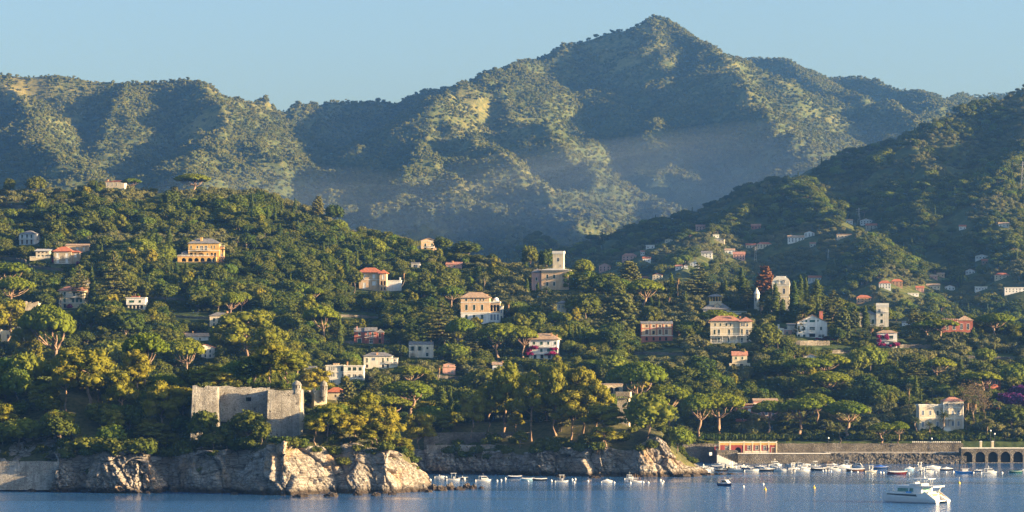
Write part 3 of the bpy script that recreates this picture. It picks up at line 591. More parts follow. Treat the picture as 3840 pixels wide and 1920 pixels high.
def roof_mesh(kind, x0, x1, y0, y1, z, h, ov, m):
    mb = MB(); a, b, c, d = x0 - ov, x1 + ov, y0 - ov, y1 + ov; t = 0.18; zb = z - 0.02
    mx, my = (a + b) / 2, (c + d) / 2
    base = [(a,c,zb),(b,c,zb),(b,d,zb),(a,d,zb)]; ev = [(a,c,zb+t),(b,c,zb+t),(b,d,zb+t),(a,d,zb+t)]
    if kind == 'hip':
        w, dd = b - a, d - c; r = min(w, dd) / 2 * 0.96
        if w >= dd: rid = [(a + r, my, z + h), (b - r, my, z + h)]; f = [(4,5,9,8),(6,7,8,9),(5,6,9),(7,4,8)]
        else: rid = [(mx, c + r, z + h), (mx, d - r, z + h)]; f = [(4,5,8),(6,7,9),(5,6,9,8),(7,4,8,9)]
    elif kind == 'gx':
        return mb.add([(a,c,zb),(b,c,zb),(a,my,z+h-t),(b,my,z+h-t),(a,d,zb),(b,d,zb),(a,c,zb+t),(b,c,zb+t),(a,my,z+h),(b,my,z+h),(a,d,zb+t),(b,d,zb+t)], [(6,7,9,8),(8,9,11,10),(2,3,1,0),(4,5,3,2),(0,1,7,6),(5,4,10,11),(0,6,8,2),(2,8,10,4),(1,3,9,7),(3,5,11,9)]).mesh('roof', m)
    elif kind == 'gy':
        return mb.add([(a,c,zb),(a,d,zb),(mx,c,z+h-t),(mx,d,z+h-t),(b,c,zb),(b,d,zb),(a,c,zb+t),(a,d,zb+t),(mx,c,z+h),(mx,d,z+h),(b,c,zb+t),(b,d,zb+t)], [(7,6,8,9),(9,8,10,11),(0,1,3,2),(2,3,5,4),(1,0,6,7),(4,5,11,10),(0,2,8,6),(2,4,10,8),(3,1,7,9),(5,3,9,11)]).mesh('roof', m)
    elif kind == 'shed': 
        return mb.add([(a,c,z),(b,c,z),(b,d,z+h),(a,d,z+h),(a,c,z+t),(b,c,z+t),(b,d,z+h+t),(a,d,z+h+t)], [(0,3,2,1),(4,5,6,7),(0,1,5,4),(1,2,6,5),(2,3,7,6),(3,0,4,7)]).mesh('roof', m)
    mb.add(base + ev + rid, [(3,2,1,0),(0,1,5,4),(1,2,6,5),(2,3,7,6),(3,0,4,7)] + f)
    return mb.mesh('roof', m)
class House:
    def __init__(s, name, label, px, py, rot=0.0, lm=None, cat='house', D=None, group=None, simple=False, clear=None, lift=0.0):
        p = ray(px, py + lift) if D is None else None
        if D is not None: x, y, z = P(px, py, D)
        elif p is None or (p[1] > 1850 and not simple):
            y = float(interp(px, RIDGE_D)) - 12; x = (px - CX) / F * y; z = float(hill(np.array(x), np.array(y)))
        else: x, y, z = p
        s.k = y / F; s.lift = lift * y / F; z += s.lift; s.D = y; s.px = px; s.py = py; s.simple = simple
        s.root = empty(name, (x, y, z), R(-(rot * 0.45 - 3) if D is None and not simple else -rot * 0.45)); tag(s.root, label, cat, group)
        if lm: LAND.append((px, py, lm))
        if clear: CLEAR.append((*clear, y))
    def block(s, x0, x1, z0, z1, dep, wall, front=(), right=(), left=(), roof=None, y0=0.0, mt=None, below=None, cornice=None):
        """all sizes in photo pixels at the house's distance; x from the house centre, z up from its base, y0 towards the back"""
        k = s.k; X0, X1, Z0, Z1, DP, Y0 = x0*k, x1*k, z0*k, z1*k, dep*k, y0*k
        zb = Z0 - (4.0 + s.lift if below is None else below) if z0 == 0 else Z0
        mb = MB(); m = mt or wall_m(wall); Wd = X1 - X0
        Mf = Matrix.Translation(((X0+X1)/2, Y0, 0)); Mr = Matrix.Translation((X1, Y0+DP/2, 0)) @ Matrix.Rotation(R(90), 4, 'Z'); Ml = Matrix.Translation((X0, Y0+DP/2, 0)) @ Matrix.Rotation(R(-90), 4, 'Z'); Mb = Matrix.Translation(((X0+X1)/2, Y0+DP, 0)) @ Matrix.Rotation(R(180), 4, 'Z')
        for side, M4, wd, c0 in ((front, Mf, Wd, (x0+x1)/2), (right, Mr, DP, 0), (left, Ml, DP, 0), ((), Mb, Wd, 0)):
            holes = []
            for zz, hh, ww, kd, xs in side:
                for xx in xs:
                    arch = kd in 'aGlL'; c = (xx - c0) * k if side is front else (xx - dep/2) * k * (1 if side is right else -1)
                    holes.append((c, zz*k, ww*k, hh*k, arch))
                    if kd in 'lL':
                        ip = MB(); ip.add([(-ww*k/2, 0, 0), (ww*k/2, 0, 0), (ww*k/2, 0, hh*k), (-ww*k/2, 0, hh*k)], [(0,1,2,3)]); o = ip.obj('arch_back', M_SHADE if kd == 'l' else m, s.root); o.matrix_local = M4 @ Matrix.Translation((c, min(1.2, DP*0.4), zz*k))  # dark variant paints the shade deep in the arch
                    elif kd == 'v':
                        ip = MB(); ip.add([(-ww*k/2, 0, 0), (ww*k/2, 0, 0), (ww*k/2, 0, hh*k), (-ww*k/2, 0, hh*k)], [(0,1,2,3)]); o = ip.obj('opening_shade', M_SHADE, s.root); o.matrix_local = M4 @ Matrix.Translation((c, 0.28, zz*k))  # near-black sheet painted as the shade behind the hole
                    else: add_window(s.root, kd if kd != 'G' else 'g', ww*k - 0.02, hh*k - 0.02, M4 @ Matrix.Translation((c, 0.04, zz*k + 0.01)), s.simple)
            panel(mb, wd, zb, Z1, holes, M4, 1.2 if any(h[4] and q[3] in 'lL' for q in side for h in holes[:1]) else 0.22)
        mb.add([(X0,Y0,Z1),(X1,Y0,Z1),(X1,Y0+DP,Z1),(X0,Y0+DP,Z1)], [(0,1,2,3)])
        ro = None
        if roof:
            kd, h, rm, ov = roof
            if kd == 'flat':
                pb = MB(); e = ov*k; hh = h*k; tt = 0.25
                pb.box(X0-e, X1+e, Y0-e, Y0+tt, Z1+0.003, Z1+hh); pb.box(X0-e, X1+e, Y0+DP-tt, Y0+DP+e, Z1+0.003, Z1+hh); pb.box(X0-e, X0+tt, Y0+tt, Y0+DP-tt, Z1+0.003, Z1+hh); pb.box(X1-tt, X1+e, Y0+tt, Y0+DP-tt, Z1+0.003, Z1+hh)
                ro = pb.obj('parapet', M_TRIM if rm == 'f' else ROOF.get(rm, M_TRIM), s.root)
            else:
                if kd in ('gx', 'gy'):
                    if kd == 'gy':
                        for yy in (Y0, Y0+DP): mb.add([(X0,yy,Z1),(X1,yy,Z1),((X0+X1)/2,yy,Z1+h*k*0.90)], [(0,1,2)])
                    else:
                        for xx in (X0, X1): mb.add([(xx,Y0,Z1),(xx,Y0+DP,Z1),(xx,Y0+DP/2,Z1+h*k*0.90)], [(0,1,2)])
                ro = link_mesh('roof', roof_mesh(kd, X0, X1, Y0, Y0+DP, Z1+0.01, h*k, ov*k, ROOF[rm]), s.root)
        mb.obj('wall', m, s.root)
        if cornice is not None:
            cb = MB()
            for cz in cornice:
                zc = cz*k; e = 0.12; cb.box(X0-e, X1+e, Y0-e, Y0-0.002, zc, zc+0.3); cb.box(X1+0.002, X1+e, Y0, Y0+DP, zc, zc+0.3)
            cb.obj('string_course', M_TRIM, s.root)
        return ro
    def chimney(s, ro, x, y, z, w=5, h=10, m=None):
        k = s.k; b = MB(); b.box((x-w/2)*k, (x+w/2)*k, (y-w/2)*k, (y+w/2)*k, (z-8)*k, (z+h)*k); b.box((x-w/2-1)*k, (x+w/2+1)*k, (y-w/2-1)*k, (y+w/2+1)*k, (z+h)*k+.003, (z+h+1.5)*k)
        b.obj('chimney', m or wall_m('orange'), ro if ro is not None else s.root)
    def balcony(s, x0, x1, z, dep=6, y=0.0, m=None, h=8):
        k = s.k; b = MB(); b.box(x0*k, x1*k, (y-dep)*k, y*k-0.003, z*k-0.2, z*k)
        o = b.obj('balcony', m or M_TRIM, s.root); r = MB(); n = max(3, int((x1-x0)*k/0.5))
        for i in range(n + 1): xx = x0*k + (x1-x0)*k*i/n; r.box(xx-.03, xx+.03, (y-dep)*k+.02, (y-dep)*k+.08, z*k+.003, z*k+h*k-.06)
        r.box(x0*k, x1*k, (y-dep)*k, (y-dep)*k+.1, z*k+h*k-.06, z*k+h*k)
        for xx in (x0*k, x1*k-.06): r.box(xx, xx+.06, (y-dep)*k+.11, y*k-.01, z*k+h*k-.06, z*k+h*k)
        r.obj('railing', M_WHITE if m is None else m, o)
    def box(s, name, x0, x1, y0, y1, z0, z1, m):
        k = s.k; return MB().box(x0*k, x1*k, y0*k, y1*k, z0*k, z1*k).obj(name, m, s.root)

def balustrade(h, x0, x1, y, z, hh=6):
    k = h.k; r = MB(); n = max(4, int((x1 - x0)*k/0.45)); r.box(x0*k, x1*k, y*k, y*k+.2, (z+hh)*k-.15, (z+hh)*k)
    for i in range(n + 1): xx = (x0 + (x1-x0)*i/n)*k; r.lathe([(.05, z*k), (.1, z*k+.25), (.05, (z+hh)*k-.15)], 5, (xx, y*k+.1))
    return r.obj('balustrade', M_TRIM, h.root)

H = House
# --- far left of the hill
h = H('house', 'white house with grey hipped roof and green shutters, highest on the left slope', 103, 918, 42, 'the white grey-roofed house', clear=(55,150,862,920))
r = h.block(-34, 26, 0, 40, 58, 'white', [(24,14,7,'d',[-22,-2,16]),(3,16,7,'n',[-22,-2,16])], [(18,13,8,'p',[30])], roof=('hip',15,'s',3)); h.balcony(-34, 22, 20, 5)
h = H('house', 'small beige house with pale flat shed roof beside the orange-roofed house', 160, 968, 12, 'the small beige house', clear=(115,195,930,978))
h.block(-26, 26, 0, 26, 40, 'cream', [(18,5,8,'n',[-15,0,15]),(3,9,8,'d',[-15,0,15])], roof=('shed',9,'f',5)); h.box('terrace', -46, 30, -14, -0.2, -10, 1, wall_m('cream')); balustrade(h, -46, 30, -14, 1, 5)
h = H('house', 'long ochre building with tiled roof behind the orange-roofed house', 290, 952, 10, clear=(245,335,912,955))
h.block(-44, 44, 0, 30, 40, 'peach', [(12,10,6,'w',[0,25])], [(10,10,6,'d',[20])], roof=('gx',8,'n',2))
h = H('house', 'tan house with bright orange hipped roof, white shutters and small balconies', 238, 990, 12, 'the orange-roofed tan house', clear=(195,300,922,992))
r = h.block(-37, 30, 0, 47, 50, 'tan', [(24,16,8,'w',[-22,12]),(4,15,8,'w',[-22,12])], [(24,14,7,'d',[25])], roof=('hip',19,'t',5)); h.block(30.2, 58, 0, 44, 30, 'tan', [(26,12,7,'w',[44])], roof=('hip',10,'t',4), y0=8)
h.chimney(r, -24, 12, 52, 4, 8); h.balcony(-30, -14, 22, 4); h.balcony(4, 20, 22, 4); h.balcony(-32, 22, 2, 5)
h = H('villa', 'ochre villa with grey slate roof above an arcaded terrace', 764, 963, 8, 'the arcaded ochre villa', lift=20, clear=(650,830,888,985))
r = h.block(-58, 58, 0, 50, 62, 'ochre', [(30,11,6,'d',[-48,-24]),(24,17,11,'p',[-8,8]),(30,11,4,'d',[29,40]),(2,14,10,'v',[-47]),(3,12,6,'v',[-32]),(2,13,20,'L',[-10]),(5,8,6,'d',[14]),(3,12,8,'v',[30,42])], [(30,11,6,'d',[20]),(4,12,9,'p',[20,42])], roof=('hip',20,'s',4), cornice=[22])
h.chimney(r, -42, 16, 54, 7, 7, wall_m('ochre')); h.chimney(r, -10, 14, 62, 8, 10, wall_m('ochre')); h.block(58.2, 74, 0, 40, 30, 'orange', y0=12, roof=('flat',2,'f',1), front=[(3,10,9,'p',[66])]); h.balcony(-30, 28, 24, 6)
a = h.block(-95, 50, -20, -1, 24, 'ochre', [(-19,14,17,'l',[-72,-48,-25,-2,22]),(-19,13,6,'v',[40])], y0=-25, below=0); h.box('foundation', -95, 50, -25, 0, -60, -20.05, M_RUBBLE); h.box('terrace_tiles', -97, 52, -26, -0.2, -0.95, 0.3, M_TERRA); balustrade(h, -95, 50, -25, 0.4, 6)
h.block(-84, -58.3, 0, 14, 24, 'grey', [(3,8,7,'p',[-77,-66])], roof=('hip',9,'s',1), y0=6)
h = H('villa', 'cream villa with red hipped roof and a battlemented stair tower', 270, 1158, 16, 'the battlemented cream villa', clear=(215,332,1050,1165))
r = h.block(-50, 48, 0, 66, 55, 'cream', [(46,16,8,'d',[-28,8,34]),(22,17,8,'G',[-28,4,19,34]),(2,14,9,'v',[-28])], [(46,15,7,'d',[25]),(22,15,7,'d',[25])], roof=('hip',20,'k',5), cornice=[42,19]); h.block(34, 60, 0, 102, 24, 'cream', [(82,9,5,'p',[42,52])], y0=34, cornice=[92])
for i in range(4): h.box('merlon', 32.5+i*8, 37.5+i*8, 33, 36, 102.1, 108, wall_m('cream'))
h.balcony(-40, -16, 20, 5); h.balcony(-50, 48, 43, 4)
h = H('ruined_tower', 'ruined square tower of warm rubble with a ragged top above the pines', 120, 1188, 14, 'the ruined rubble tower', 'tower', clear=(92,148,1130,1172))
h.block(-26, 25, 0, 50, 40, 'tan', mt=M_WARMSTONE)
for i, (a, b, t) in enumerate([(-26,-19,7),(-19,-9,2.5),(-9,-4,4),(3,12,2),(12,18,4.5),(18,25,6)]): h.box('merlon', a, b, 0, 5, 50.1, 50+t, M_WARMSTONE)
h = H('house', 'low white modern house with flat terracotta top and teal windows', 510, 1160, 14, 'the low white modern house', clear=(470,550,1112,1162))
r = h.block(-37, 36, 16, 42, 45, 'white', [(24,9,20,'g',[-17]),(24,9,9,'g',[14])], [(24,9,10,'p',[22])], roof=('flat',2,'f',3)); h.block(-32, 33, 0, 15.9, 40, 'pale', [(1,13,10,'v',[-22,-8,6,20])], y0=4); h.block(-22, 10, 42.1, 48, 20, 'red', y0=12, roof=('flat',1,'t',2))
h = H('house', 'cream house with grey hipped roof beside the big golden pine', 832, 1226, 10, 'the cream pine-side house', clear=(783,845,1165,1228))
r = h.block(-46, 46, 0, 41, 52, 'cream', [(19,14,7,'d',[-30,-10,14]),(2,12,7,'d',[-30,-10])], roof=('hip',14,'s',3)); h.chimney(r, 18, 20, 52, 5, 6)
h = H('house', 'pale house alone on the hilltop ridge beside two umbrella pines', 432, 702, 20, 'the hilltop house', clear=(392,475,672,704))
r = h.block(-36, 34, 0, 20, 46, 'cream', [(4,11,4,'p',[-28,-12,4])], [(4,11,5,'d',[18])], roof=('flat',2,'t',2)); h.block(-10, 34, 20.1, 24, 30, 'peach', y0=10, roof=('flat',1,'t',1)); h.chimney(None, -30, 10, 22, 4, 5)
h = H('house', 'half hidden white gabled house roofed in pale tiles above the golden pine', 740, 1282, -25, clear=(690,790,1246,1268))
r = h.block(-42, 42, 0, 18, 46, 'white', [(5,9,6,'d',[-20,10])], [(4,9,6,'d',[20])], roof=('gx',14,'n',4)); h.chimney(r, -14, 20, 28, 4, 8)
h = H('house', 'pale pink house behind the castle pines with tiled gable', 770, 1345, -15, clear=(745,810,1288,1325))
h.block(-36, 36, 0, 40, 46, 'pale', [(22,11,6,'d',[-18,0,18]),(5,11,6,'d',[-18,0,18])], roof=('gy',14,'k',3))
h = H('house', 'large pale house wall glowing behind the leftmost pines', 30, 1290, -10, clear=(0,100,1205,1275))
h.block(-80, 70, 0, 82, 60, 'cream', [(50,16,9,'n',[-30,0,30]),(20,16,9,'n',[-30,0,30])], roof=('flat',3,'f',2))
h = H('villa', 'peach villa with orange-red roof and white shutters beside a tall palm', 1398, 1090, 16, 'the orange-roofed peach villa', clear=(1342,1510,1003,1092))
r = h.block(-52, 26, 0, 68, 46, 'peach', [(46,14,9,'w',[-34,4]),(20,14,13,'w',[4]),(8,22,10,'w',[-32])], roof=('hip',19,'t',8), cornice=[40]); h.block(26.2, 52, 0, 64, 40, 'peach', [(42,16,7,'w',[40]),(20,16,8,'v',[34,45]),(2,10,6,'v',[34,46])], [(42,14,7,'w',[20])], roof=('hip',14,'t',6), y0=-8)
h.chimney(r, -36, 12, 74, 4, 6); h.block(52.3, 106, 0, 36, 30, 'white', [(10,14,9,'w',[64,80,94])], roof=('flat',3,'f',1), y0=6); h.chimney(None, 102, 10, 40, 5, 8, wall_m('white'))
h = H('villa', 'small pedimented villa with cream front on the ridge crest', 1607, 935, 6, 'the pedimented ridge villa', clear=(1575,1640,888,936))
r = h.block(-28, 28, 0, 31, 40, 'peach', [(9,12,7,'d',[-12,13]),(0,6,7,'v',[-12,13])], roof=('gy',11,'n',3), cornice=[29,6]); h.block(-50, -28.2, 0, 12, 20, 'pale', y0=8, roof=('flat',1,'f',1)); h.balcony(-4, 28, 6, 4)
h = H('house', 'grey-roofed stone cottage half buried in trees below the ridge', 1702, 1006, 20, clear=(1672,1735,985,1004))
r = h.block(-30, 30, 0, 13, 34, 'pink', [(3,7,5,'d',[-18,2])], roof=('gx',11,'k',2)); h.chimney(r, -6, 12, 20, 5, 6)
h = H('house', 'small grey cottage among dark trees high on the slope', 1330, 860, 10, clear=(1308,1352,842,860))
h.block(-22, 20, 0, 12, 26, 'pale', [(3,6,5,'d',[-8,6])], roof=('gx',7,'s',2))
h = H('house', 'weathered grey ruin with a white pillar above the tall palm', 1560, 1004, 10, clear=(1542,1580,984,1002))
h.block(-18, 14, 0, 16, 22, 'grey', [(4,7,5,'v',[-6])], roof=('gx',4,'s',1)); h.box('pillar', 15, 18, -6, -3, -3, 13, M_WHITE)
h = H('villa', 'grand peach and white villa with tiled pavilion roof and arched loggia', 1782, 1216, 14, 'the grand peach villa', clear=(1722,1885,1094,1190))
pc = wall_m('peach'); r = h.block(-54, 54, 42, 98, 62, 'peach', [(86,8,8,'d',[-34]),(86,8,5,'d',[-11,1,19,31]),(52,20,9,'d',[-33,-4,26])], [(60,16,8,'d',[30])], roof=('hip',22,'n',5), cornice=[80,42]); h.block(-54, 54, 0, 41.9, 62, 'white', [(14,20,9,'d',[-33,-4,26])], [(14,18,8,'d',[30])], cornice=[39])
h.box('finial', -1, 1, 30, 32, 118, 128, M_IRON); h.chimney(r, 44, 20, 104, 5, 6)
h.block(54.2, 92, 42, 80, 44, 'peach', [(48,24,9,'l',[61,73,85])], [(48,22,8,'l',[16])], roof=('flat',4,'f',2), y0=4); h.block(54.2, 92, 0, 41.9, 44, 'white', [(14,22,8,'b',[61,73,85])], y0=4); h.block(92.2, 104, 0, 66, 36, 'pale', [(40,14,6,'b',[98]),(14,16,6,'d',[98]),(0,8,5,'v',[98])], [(40,14,6,'d',[18])], y0=9, roof=('flat',2,'f',1))
h.box('lead_dome_base', 66, 88, 16, 36, 84, 88, M_TRIM); MB().lathe([(10*h.k,88.2*h.k),(9.5*h.k,93*h.k),(6*h.k,98*h.k),(1*h.k,100*h.k)],12,(77*h.k,26*h.k)).obj('dome', M_WHITE, h.root, True)
h = H('house', 'red brick-coloured house with grey roofs and white-edged windows', 1384, 1288, 8, 'the brick-red house', clear=(1325,1445,1222,1290))
r = h.block(-56, -16, 0, 43, 44, 'red', [(30,10,8,'d',[-36]),(1,18,14,'G',[-36])], roof=('gx',16,'s',2)); h.chimney(r, -46, 10, 54, 4, 9, wall_m('pink')); h.block(-15.8, 28, 0, 44, 46, 'red', [(28,12,7,'p',[-4]),(24,18,7,'d',[14]),(1,16,13,'a',[8])], roof=('gx',17,'s',2), y0=-5); h.block(28.2, 54, 0, 41, 36, 'red', [(22,18,8,'d',[40]),(2,14,9,'v',[40])], roof=('hip',14,'s',3), y0=3); h.balcony(-16, 26, 22, 4, y=-5)
h = H('house', 'cream two-storey house with arched loggias and grey roof', 1580, 1342, 8, 'the cream loggia house', clear=(1530,1630,1280,1342))
r = h.block(-47, 44, 0, 48, 46, 'pale', [(25,18,17,'L',[-33,-6]),(30,10,8,'d',[23]),(2,14,17,'L',[-33]),(4,14,10,'d',[22])], [(30,10,6,'d',[20])], roof=('gx',12,'s',1)); h.chimney(r, 36, 20, 56, 4, 8)
for xx in (-33, -6): h.box('loggia_door', xx-5, xx+5, 3, 3.4, 26, 41, M_DGREEN)
h = H('villa', 'long cream villa with grey pyramid roof above the white apartments', 1424, 1384, 8, 'the long cream villa', clear=(1360,1495,1318,1378))
r = h.block(-60, 46, 0, 46, 56, 'pale', [(22,18,6,'d',[-48,12]),(30,11,14,'b',[-24]),(26,14,6,'G',[30]),(3,12,8,'v',[-48,12,30])], roof=('hip',15,'s',4)); h.chimney(r, -10, 8, 50, 6, 8); h.block(46.2, 66, 0, 38, 46, 'pale', [(20,14,6,'d',[56])], roof=('flat',2,'f',2), y0=2); h.balcony(20, 64, 20, 5)
h = H('apartment_block', 'white flat-roofed apartment block with rows of small windows', 1293, 1446, 10, 'the white apartment block', 'building', clear=(1220,1368,1365,1420))
r = h.block(-71, -4, 0, 74, 60, 'pale', [(58,13,5,'p',[-58,-49,-41]),(33,13,5,'p',[-58,-49,-41]),(8,13,5,'g',[-58,-49,-41]),(54,16,12,'d',[-10]),(33,11,7,'p',[-8]),(8,12,6,'g',[-8])], roof=('flat',3,'f',2), cornice=[50,25]); h.block(-3.8, 71, 0, 73, 56, 'pale', [(56,13,12,'d',[18,58]),(56,13,14,'d',[37]),(30,12,12,'p',[16,58]),(31,11,14,'p',[37]),(2,18,14,'v',[37]),(4,14,10,'v',[58])], [(54,12,7,'d',[28])], roof=('flat',3,'f',2), y0=-6, cornice=[50,25])
for xx in (-42, -34, -26): h.chimney(None, xx, 20, 76, 6, 6, wall_m('peach'))
h.balcony(22, 52, 26, 4, y=-6); h.chimney(None, 8, 24, 76, 4, 12)
h = H('house', 'narrow white house left of the apartment block, cut off by pines', 1166, 1432, 12, clear=(1148,1195,1376,1428))
r = h.block(-26, 18, 0, 50, 40, 'white', [(6,12,4,'d',[-4,6]),(30,10,6,'d',[-12])], roof=('gx',8,'s',2)); h.block(18.2, 29, 0, 22, 24, 'white', [(4,12,4,'v',[24])], roof=('flat',1,'f',1))
h = H('house', 'low house with bright red roof behind the watch turrets', 1262, 1502, 12, 'the low red-roofed house', clear=(1228,1322,1450,1488))
r = h.block(-34, 26, 0, 30, 44, 'cream', [(10,11,8,'n',[-4])], [(8,12,8,'n',[20])], roof=('hip',18,'t',6)); h.block(26.2, 62, 0, 16, 36, 'peach', y0=-6, roof=('flat',2,'t',1))
h = H('house', 'small plain pink house with stepped gable beside the tall fan palm', 1684, 1405, 6, 'the small pink house', clear=(1658,1712,1360,1406))
r = h.block(-24, 23, 0, 26, 30, 'pink', [(6,8,8,'p',[12])], roof=('shed',4,'n',2)); h.block(-22, 20, 26.1, 36, 26, 'pink', [(28,6,6,'p',[-3])], roof=('gy',7,'n',1.5), y0=8)
h = H('house', 'white house with pale tiled roof half hidden by golden pines', 1862, 1425, 16, 'the half-hidden white house', clear=(1825,1908,1352,1380))
r = h.block(-16, 42, 20, 56, 40, 'white', [(34,10,7,'d',[-6,14])], [(32,10,7,'d',[20])], roof=('gx',12,'n',3), y0=10); h.chimney(r, 22, 24, 64, 4, 6); h.block(-38, 0, 0, 34, 40, 'white', [(12,14,14,'g',[-20])], roof=('flat',2,'f',1)); h.block(-15.8, 42, 0, 19.9, 30, 'white', y0=12)
# --- crest and right half
h = H('tower_villa', 'ivy-clad villa with a tall pale square tower lit by the sun', 2092, 1088, 24, 'the ivy-clad tower villa', 'villa', clear=(1988,2145,940,1088))
h.block(-22, 18, 0, 142, 40, 'cream', [(108,14,9,'a',[-2]),(88,8,5,'p',[6])], [(106,16,8,'a',[20]),(84,9,6,'d',[26])], y0=22, cornice=[136]); h.box('tower_crown', -24, 20, 20, 64, 138, 147, M_TRIM); h.block(-20, 16, 147.1, 147.5, 36, 'cream', y0=24)
r = h.block(-62, 40, 0, 74, 58, 'peach', [(44,14,8,'d',[-40,-14]),(16,14,8,'d',[-40,-14])], [(46,14,8,'w',[14,40]),(14,16,8,'p',[14,40])], roof=('hip',9,'f',8), cornice=[70]); h.block(-100, -62.2, 0, 66, 44, 'pink', [(36,12,7,'d',[-82]),(10,12,7,'d',[-82])], roof=('hip',16,'s',4), y0=8)
TV = h
h = H('house', 'narrow cream house with blue shutters above an orange terrace', 2110, 1186, 12, 'the narrow blue-shuttered house', lift=22, clear=(2083,2132,1135,1200))
r = h.block(-22, 20, 0, 46, 34, 'cream', [(28,13,5,'b',[-13,1]),(2,15,5,'b',[-13,1])], [(26,12,5,'d',[16])], roof=('hip',12,'s',3)); h.block(-30, 22, -22, -1, 20, 'orange', [(-20,13,8,'l',[-8,8])], y0=-20, below=0); h.box('foundation', -30, 22, -20, -0.1, -50, -22.05, M_RUBBLE); MB().lathe([(12*h.k,14*h.k),(1*h.k,18*h.k)],10,(-32*h.k,-8*h.k)).obj('parasol', M_TRIM, h.root); h.box('parasol_pole', -32.4, -31.6, -8.4, -7.6, -1, 17, M_IRON)
h = H('villa', 'white villa with tiled hip roof and magenta bougainvillea on its balconies', 2046, 1350, 22, 'the white bougainvillea villa', clear=(1985,2125,1246,1345))
r = h.block(-62, 46, 0, 74, 62, 'white', [(55,11,9,'g',[-44]),(54,12,11,'g',[-16]),(55,11,8,'g',[10,36]),(28,12,9,'g',[-16]),(28,12,13,'g',[12]),(26,14,8,'g',[40]),(3,16,11,'v',[-40,-14,14])], [(56,12,7,'d',[14,44]),(28,12,7,'d',[14,44]),(4,12,6,'d',[30])], roof=('hip',24,'n',7)); h.chimney(r, 40, 20, 82, 5, 10); h.chimney(r, 20, 16, 88, 5, 10); h.balcony(-62, 44, 46, 6); h.balcony(-62, 44, 20, 6)
BV = h
h = H('villa', 'boxy ochre and brick-red villa with painted window bays', 2464, 1282, 8, 'the boxy ochre-red villa', clear=(2402,2530,1200,1284))
r = h.block(-60, 58, 22, 66, 50, 'peach', [(52,11,9,'n',[-39,-13,11,35]),(26,19,11,'n',[-39,11,35]),(26,14,9,'v',[-13])], [(52,11,8,'n',[24]),(26,18,9,'n',[24])], roof=('gx',10,'s',2)); h.block(-60, 58, 0, 21.9, 50, 'red', [(3,13,8,'v',[-13,11,34]),(3,14,9,'l',[-39])], cornice=[20])
for xx in (-58.5, -26, -1, 23, 56.5): h.box('pilaster', xx-1.6, xx+1.6, -0.9, -0.05, 22.2, 65, wall_m('red'))
for zz in (46.5,): h.box('painted_band', -60, 58, -0.7, -0.05, zz, zz+3, wall_m('red'))
h = H('villa', 'grey-roofed villa with an open belvedere turret on its roof', 2690, 1178, 14, 'the belvedere villa', lift=10, clear=(2632,2802,1102,1172))
r = h.block(-52, 46, 0, 16, 60, 'pale', [(4,9,6,'d',[-30,-10,10,30])], roof=('hip',26,'s',6)); h.block(-30, 16, 30, 46, 34, 'cream', y0=14, roof=('flat',1,'f',1))
for i in range(5):
    xx = -28 + i * 10.5; h.box('belvedere_post', xx-1.4, xx+1.4, 15, 18, 47.2, 64, wall_m('ochre')); h.box('belvedere_post', xx-1.4, xx+1.4, 44, 47, 47.2, 64, wall_m('ochre'))
link_mesh('belvedere_roof', roof_mesh('hip', -30*h.k, 16*h.k, 14*h.k, 48*h.k, 64.2*h.k, 10*h.k, 6*h.k, M_SLATE), h.root)
h.block(-10, 8, 18, 31, 24, 'cream', [(20,7,4,'p',[-4,2])], roof=('gy',8,'s',2), y0=4); h.block(48, 108, -12, 2, 40, 'pale', y0=-6, below=0); h.box('foundation', 48, 108, -6, 34, -60, -12.05, M_RUBBLE); balustrade(h, 48, 108, -5, 2.1, 7)
h = H('villa', 'cream three-storey villa with pink-tiled roof and long balconies', 2746, 1288, 16, 'the cream balcony villa', clear=(2662,2832,1182,1286))
r = h.block(-82, 28, 0, 84, 56, 'cream', [(65,11,6,'d',[-64,-44]),(65,11,7,'d',[-22]),(65,11,6,'d',[-6]),(32,21,8,'d',[-50,-12]),(34,18,7,'d',[-66]),(4,18,8,'d',[-50,-12]),(3,18,9,'L',[-72,-62])], roof=('hip',20,'k',6), cornice=[58,28]); h.block(28.2, 74, 0, 82, 50, 'cream', [(65,12,5,'p',[36,44]),(64,11,6,'p',[56]),(32,22,7,'d',[36]),(34,18,9,'p',[56]),(4,18,8,'d',[36]),(6,12,8,'v',[58])], [(64,12,6,'p',[25]),(34,16,6,'d',[25])], roof=('hip',18,'k',6), y0=-5, cornice=[58,28])
h.chimney(r, 2, 10, 92, 8, 10); h.chimney(r, 30, 22, 94, 6, 6); h.balcony(-60, 44, 30, 7, y=-5); h.balcony(-84, 66, 2, 7, y=-5)
for xx in (-36, -10, 16): h.box('column', xx-1, xx+1, -11, -9, 2.2, 28.4, M_TRIM)
h = H('chateau', 'pale ornate villa with curved mansard roof behind a row of cypresses', 2926, 1178, 22, 'the mansard villa', 'villa', clear=(2888,2968,1036,1160))
r = h.block(-30, 34, 0, 108, 50, 'cream', [(74,20,8,'a',[-14,14]),(34,18,9,'n',[-14,14])], [(72,24,10,'a',[16,36]),(36,20,9,'n',[16,36]),(6,16,9,'n',[25])], cornice=[104,62,28]); k = h.k
rings = []
for q, zz in ((1.06,108.2),(1.05,114),(1.0,122),(0.86,131),(0.62,136.5)):
    hw, hd = 32*q*k, 25*q*k; rings.append([(2*k-hw,25*k-hd,zz*k),(2*k+hw,25*k-hd,zz*k),(2*k+hw,25*k+hd,zz*k),(2*k-hw,25*k+hd,zz*k)])
rm = MB().ring(rings).obj('mansard_roof', mat('pale zinc mansard', (0.50, 0.46, 0.38), 0.6, scale=1), h.root); h.box('roof_crest', -16, 20, 12, 38, 137, 141, M_TRIM)
